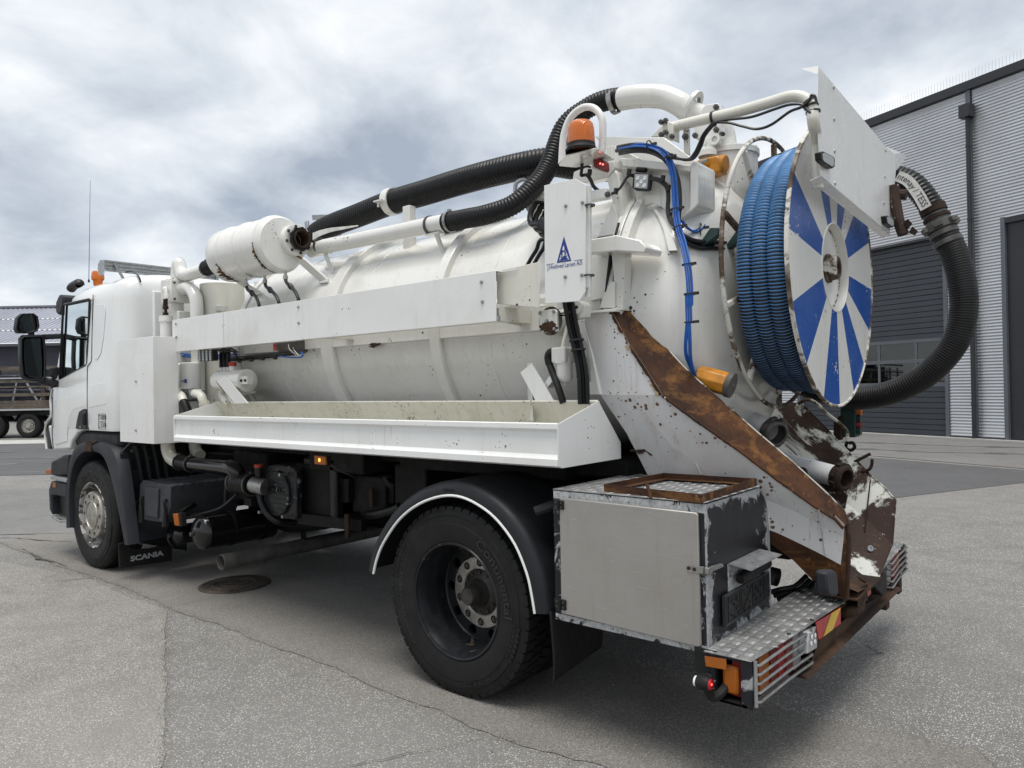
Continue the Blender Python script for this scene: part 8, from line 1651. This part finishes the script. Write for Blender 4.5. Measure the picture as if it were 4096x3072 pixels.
# ---------------- rear bumper
bz = 0.548
bpoly = [(1.405,-0.01),(1.592,-0.006),(1.621,0.377),(1.652,0.957),(1.652,1.60),(1.621,2.13),(1.592,2.506),(1.405,2.506)]
bum = tread_plate('bumper_plate', bpoly, bz, truck)
b = MB(); b.box(1.42,1.57,0.0,2.50,0.365,0.375); b.box(1.42,1.43,0.62,1.88,0.375,0.543); part(b, 'bumper_tray', M['under'])
b = MB(); b.ext([(1.54,0.42,0.36),(1.66,0.42,0.36),(1.64,0.42,0.372),(1.54,0.42,0.372)], (0,1.66,0)); part(b, 'lower_rail', M['rust_dark'])
b = MB(); b.box(1.5,1.6,1.98,2.06,0.25,0.37); b.box(1.5,1.6,2.3,2.38,0.27,0.37); part(b, 'rail_stub', M['rust_dark'])
def light_cluster(y0, y1, mirror_=False):
    sgn = -1 if mirror_ else 1; yo = y1 if mirror_ else y0
    def Y(d): return yo+sgn*d
    L = abs(y1-y0)
    root = None
    b = MB(); 
    for x0, x1 in ((1.430,1.446), (1.548,1.592)): b.box(x0, x1, min(Y(0),Y(0.02)), max(Y(0),Y(0.02)), 0.363, 0.540)
    b.box(1.446,1.548,min(Y(0),Y(0.02)),max(Y(0),Y(0.02)),0.363,0.374); b.box(1.446,1.548,min(Y(0),Y(0.02)),max(Y(0),Y(0.02)),0.532,0.540)
    root = part(b, 'lamp_housing', M['box_frame'], bevel=0.002)
    b = MB(); b.box(1.445,1.452,min(Y(0.01),Y(L)),max(Y(0.01),Y(L)),0.366,0.540); b.box(1.452,1.56,min(Y(0.015),Y(L)),max(Y(0.015),Y(L)),0.366,0.373); part(b, 'housing_back', M['black'], root)
    b = MB(); b.box(1.468,1.532,min(Y(0.012),Y(0.04)),max(Y(0.012),Y(0.04)),0.395,0.505); part(b, 'side_lens', M['amber'], root, bevel=0.012)
    segs = ((0.03,0.10,'red'),(0.10,0.20,'amber'),(0.20,0.27,'red'),(0.27,0.34,'red_bright'),(0.34,0.42,'red'),(0.42,0.50,'lens_grey'))
    for a_, c_, mt in segs:
        xa = 1.576+0.07*a_; b = MB(); ya, yb_ = Y(a_), Y(c_-0.002); b.box(1.50, xa, min(ya,yb_), max(ya,yb_), 0.385, 0.527); part(b, 'lamp_segment', M[mt], root, bevel=0.005)
    for k in range(5):
        z = 0.392+k*0.034; b = MB(); pth = [V((1.60,Y(0.012),z)), V((1.612,Y(0.02),z)), V((1.622+0.0,Y(0.3),z)), V((1.640,Y(0.53),z)), V((1.636,Y(0.545),z)), V((1.61,Y(0.548),z))]
        b.tube(pth, 0.006, 8); part(b, 'guard_bar', M['steel'], root)
    b = MB(); b.tube([V((1.60,Y(0.012),0.375)), V((1.60,Y(0.012),0.545))], 0.008, 8); part(b, 'guard_post', M['galv'], root)
    return root
lc = light_cluster(0.0, 0.56); lc2 = light_cluster(1.94, 2.50, True)
ext_q('reflector', [(1.405, -0.004, 0.527), (1.493, -0.004, 0.534), (1.494, -0.004, 0.492), (1.409, -0.004, 0.487)], (0,0.006,0), 'amber', lc, bevel=0.002)
b = MB(); b.box(1.36,1.45,0.004,0.012,0.46,0.55); part(b, 'reflector_back', M['black'], lc)
ext_q('reversing_lamp', [(1.645, 0.479, 0.536), (1.645, 0.616, 0.523), (1.645, 0.585, 0.438), (1.645, 0.456, 0.45)], (-0.04,0,0), 'lens_grey', lc, bevel=0.006)
for p in ((1.648, 0.511, 0.508), (1.648, 0.556, 0.502), (1.648, 0.501, 0.483), (1.648, 0.549, 0.478)):
    b = MB(); b.lathe(p, (1,0,0), [(0,0.011),(0.002,0.009),(0.002,0.0)], 10); part(b, 'lamp_lens', M['white_lens'], lc)
# outline lamp on a rubber arm
b = MB(); b.tube(spl([(1.478, 0.03, 0.42), (1.471, -0.01, 0.4), (1.447, -0.03, 0.387), (1.44, -0.05, 0.417), (1.435, -0.06, 0.438)], 5), [0.018]*20+[0.017], 10); ol = part(b, 'outline_lamp', M['rubber'])
oc_ = V((1.431, -0.065, 0.448))
b = MB(); b.lathe(oc_, (1,0.0,0), [(-0.028,0.0),(-0.028,0.022),(-0.016,0.028),(0.016,0.028),(0.024,0.024),(0.024,0.0)], 20); part(b, 'lamp_body', M['rubber'], ol)
b = MB(); b.lathe(oc_+V((-0.027,0,0)), (-1,0,0), [(0,0.022),(0.010,0.019),(0.013,0.0)], 18); part(b, 'front_lens', M['white_lens'], ol)
b = MB(); b.lathe(oc_+V((0.023,0,0)), (1,0,0), [(0,0.022),(0.008,0.018),(0.010,0.0)], 18); part(b, 'rear_lens', M['red_bright'], ol)
b = MB(); b.lathe(oc_+V((0.0335,-0.006,0.004)), (1,0,0), [(0,0.004),(0.001,0.0)], 8); part(b, 'lit_diode', M['red_lit'], ol)
# hazard boards
def hazard(A, B_, C_, D_, n, parent):
    A, B_, C_, D_ = V(A), V(B_), V(C_), V(D_)
    b = MB(); b.ext([A, B_, C_, D_], (-0.004,0,0)); hz_ = part(b, 'hazard_panel', M['haz_red'], parent)
    def w(s, t): return A.lerp(B_, s).lerp(D_.lerp(C_, s), t)+V((0.001,0,0))
    b = MB()
    for k in range(n):
        s0 = (k+0.30)/n-0.05; sk = 0.28/n*1.2; b.add([w(min(1,s0+sk),0.0), w(min(1,s0+sk+0.42/n),0.0), w(max(0,s0-sk*0.2+0.42/n),1.0), w(max(0,s0-sk*0.2),1.0)], [(0,1,2,3)])
    part(b, 'hazard_stripe', M['haz_yel'], parent, ang=0); return hz_
hazard((1.655, 0.546, 0.56), (1.66, 0.884, 0.544), (1.66, 0.879, 0.472), (1.655, 0.58, 0.479), 1, bum)
hazard((1.66, 1.175, 0.557), (1.66, 1.403, 0.551), (1.66, 1.411, 0.487), (1.66, 1.193, 0.477), 1, bum)
b = MB(); b.tube(spl([(1.62, 1.041, 0.474), (1.66, 1.029, 0.488), (1.68, 1.093, 0.498), (1.68, 1.108, 0.54)], 5), 0.028, 12); b.bar((1.62, 1.043, 0.493), (1.64, 1.037, 0.505), 0.05, 0.06); part(b, 'tow_hook', M['rust_dark'])
b = MB(); b.ext([(1.66, 1.485, 0.555), (1.66, 1.743, 0.523), (1.66, 1.739, 0.412), (1.66, 1.673, 0.414), (1.66, 1.481, 0.507)], (-0.05,0,0)); part(b, 'rubber_stop', M['rubber'], bum, bevel=0.006)
b = MB(); b.add([(1.64, 0.625, 0.461), (1.64, 1.32, 0.443), (1.62, 1.847, 0.381), (1.59, 2.543, 0.408), (1.56, 2.379, 0.293), (1.62, 1.265, 0.341), (1.62, 1.194, 0.363), (1.62, 0.556, 0.363)], [(0,1,2,3,4,5,6,7)]); part(b, 'lower_skirt', M['rust_dark'], bum, ang=0)
for p in ((1.619, 0.604, 0.552), (1.604, 0.363, 0.552), (1.5, 0.949, 0.552)): bolt(p, (0,0,1), 0.009, 0.003, 'steel_dark', bum)
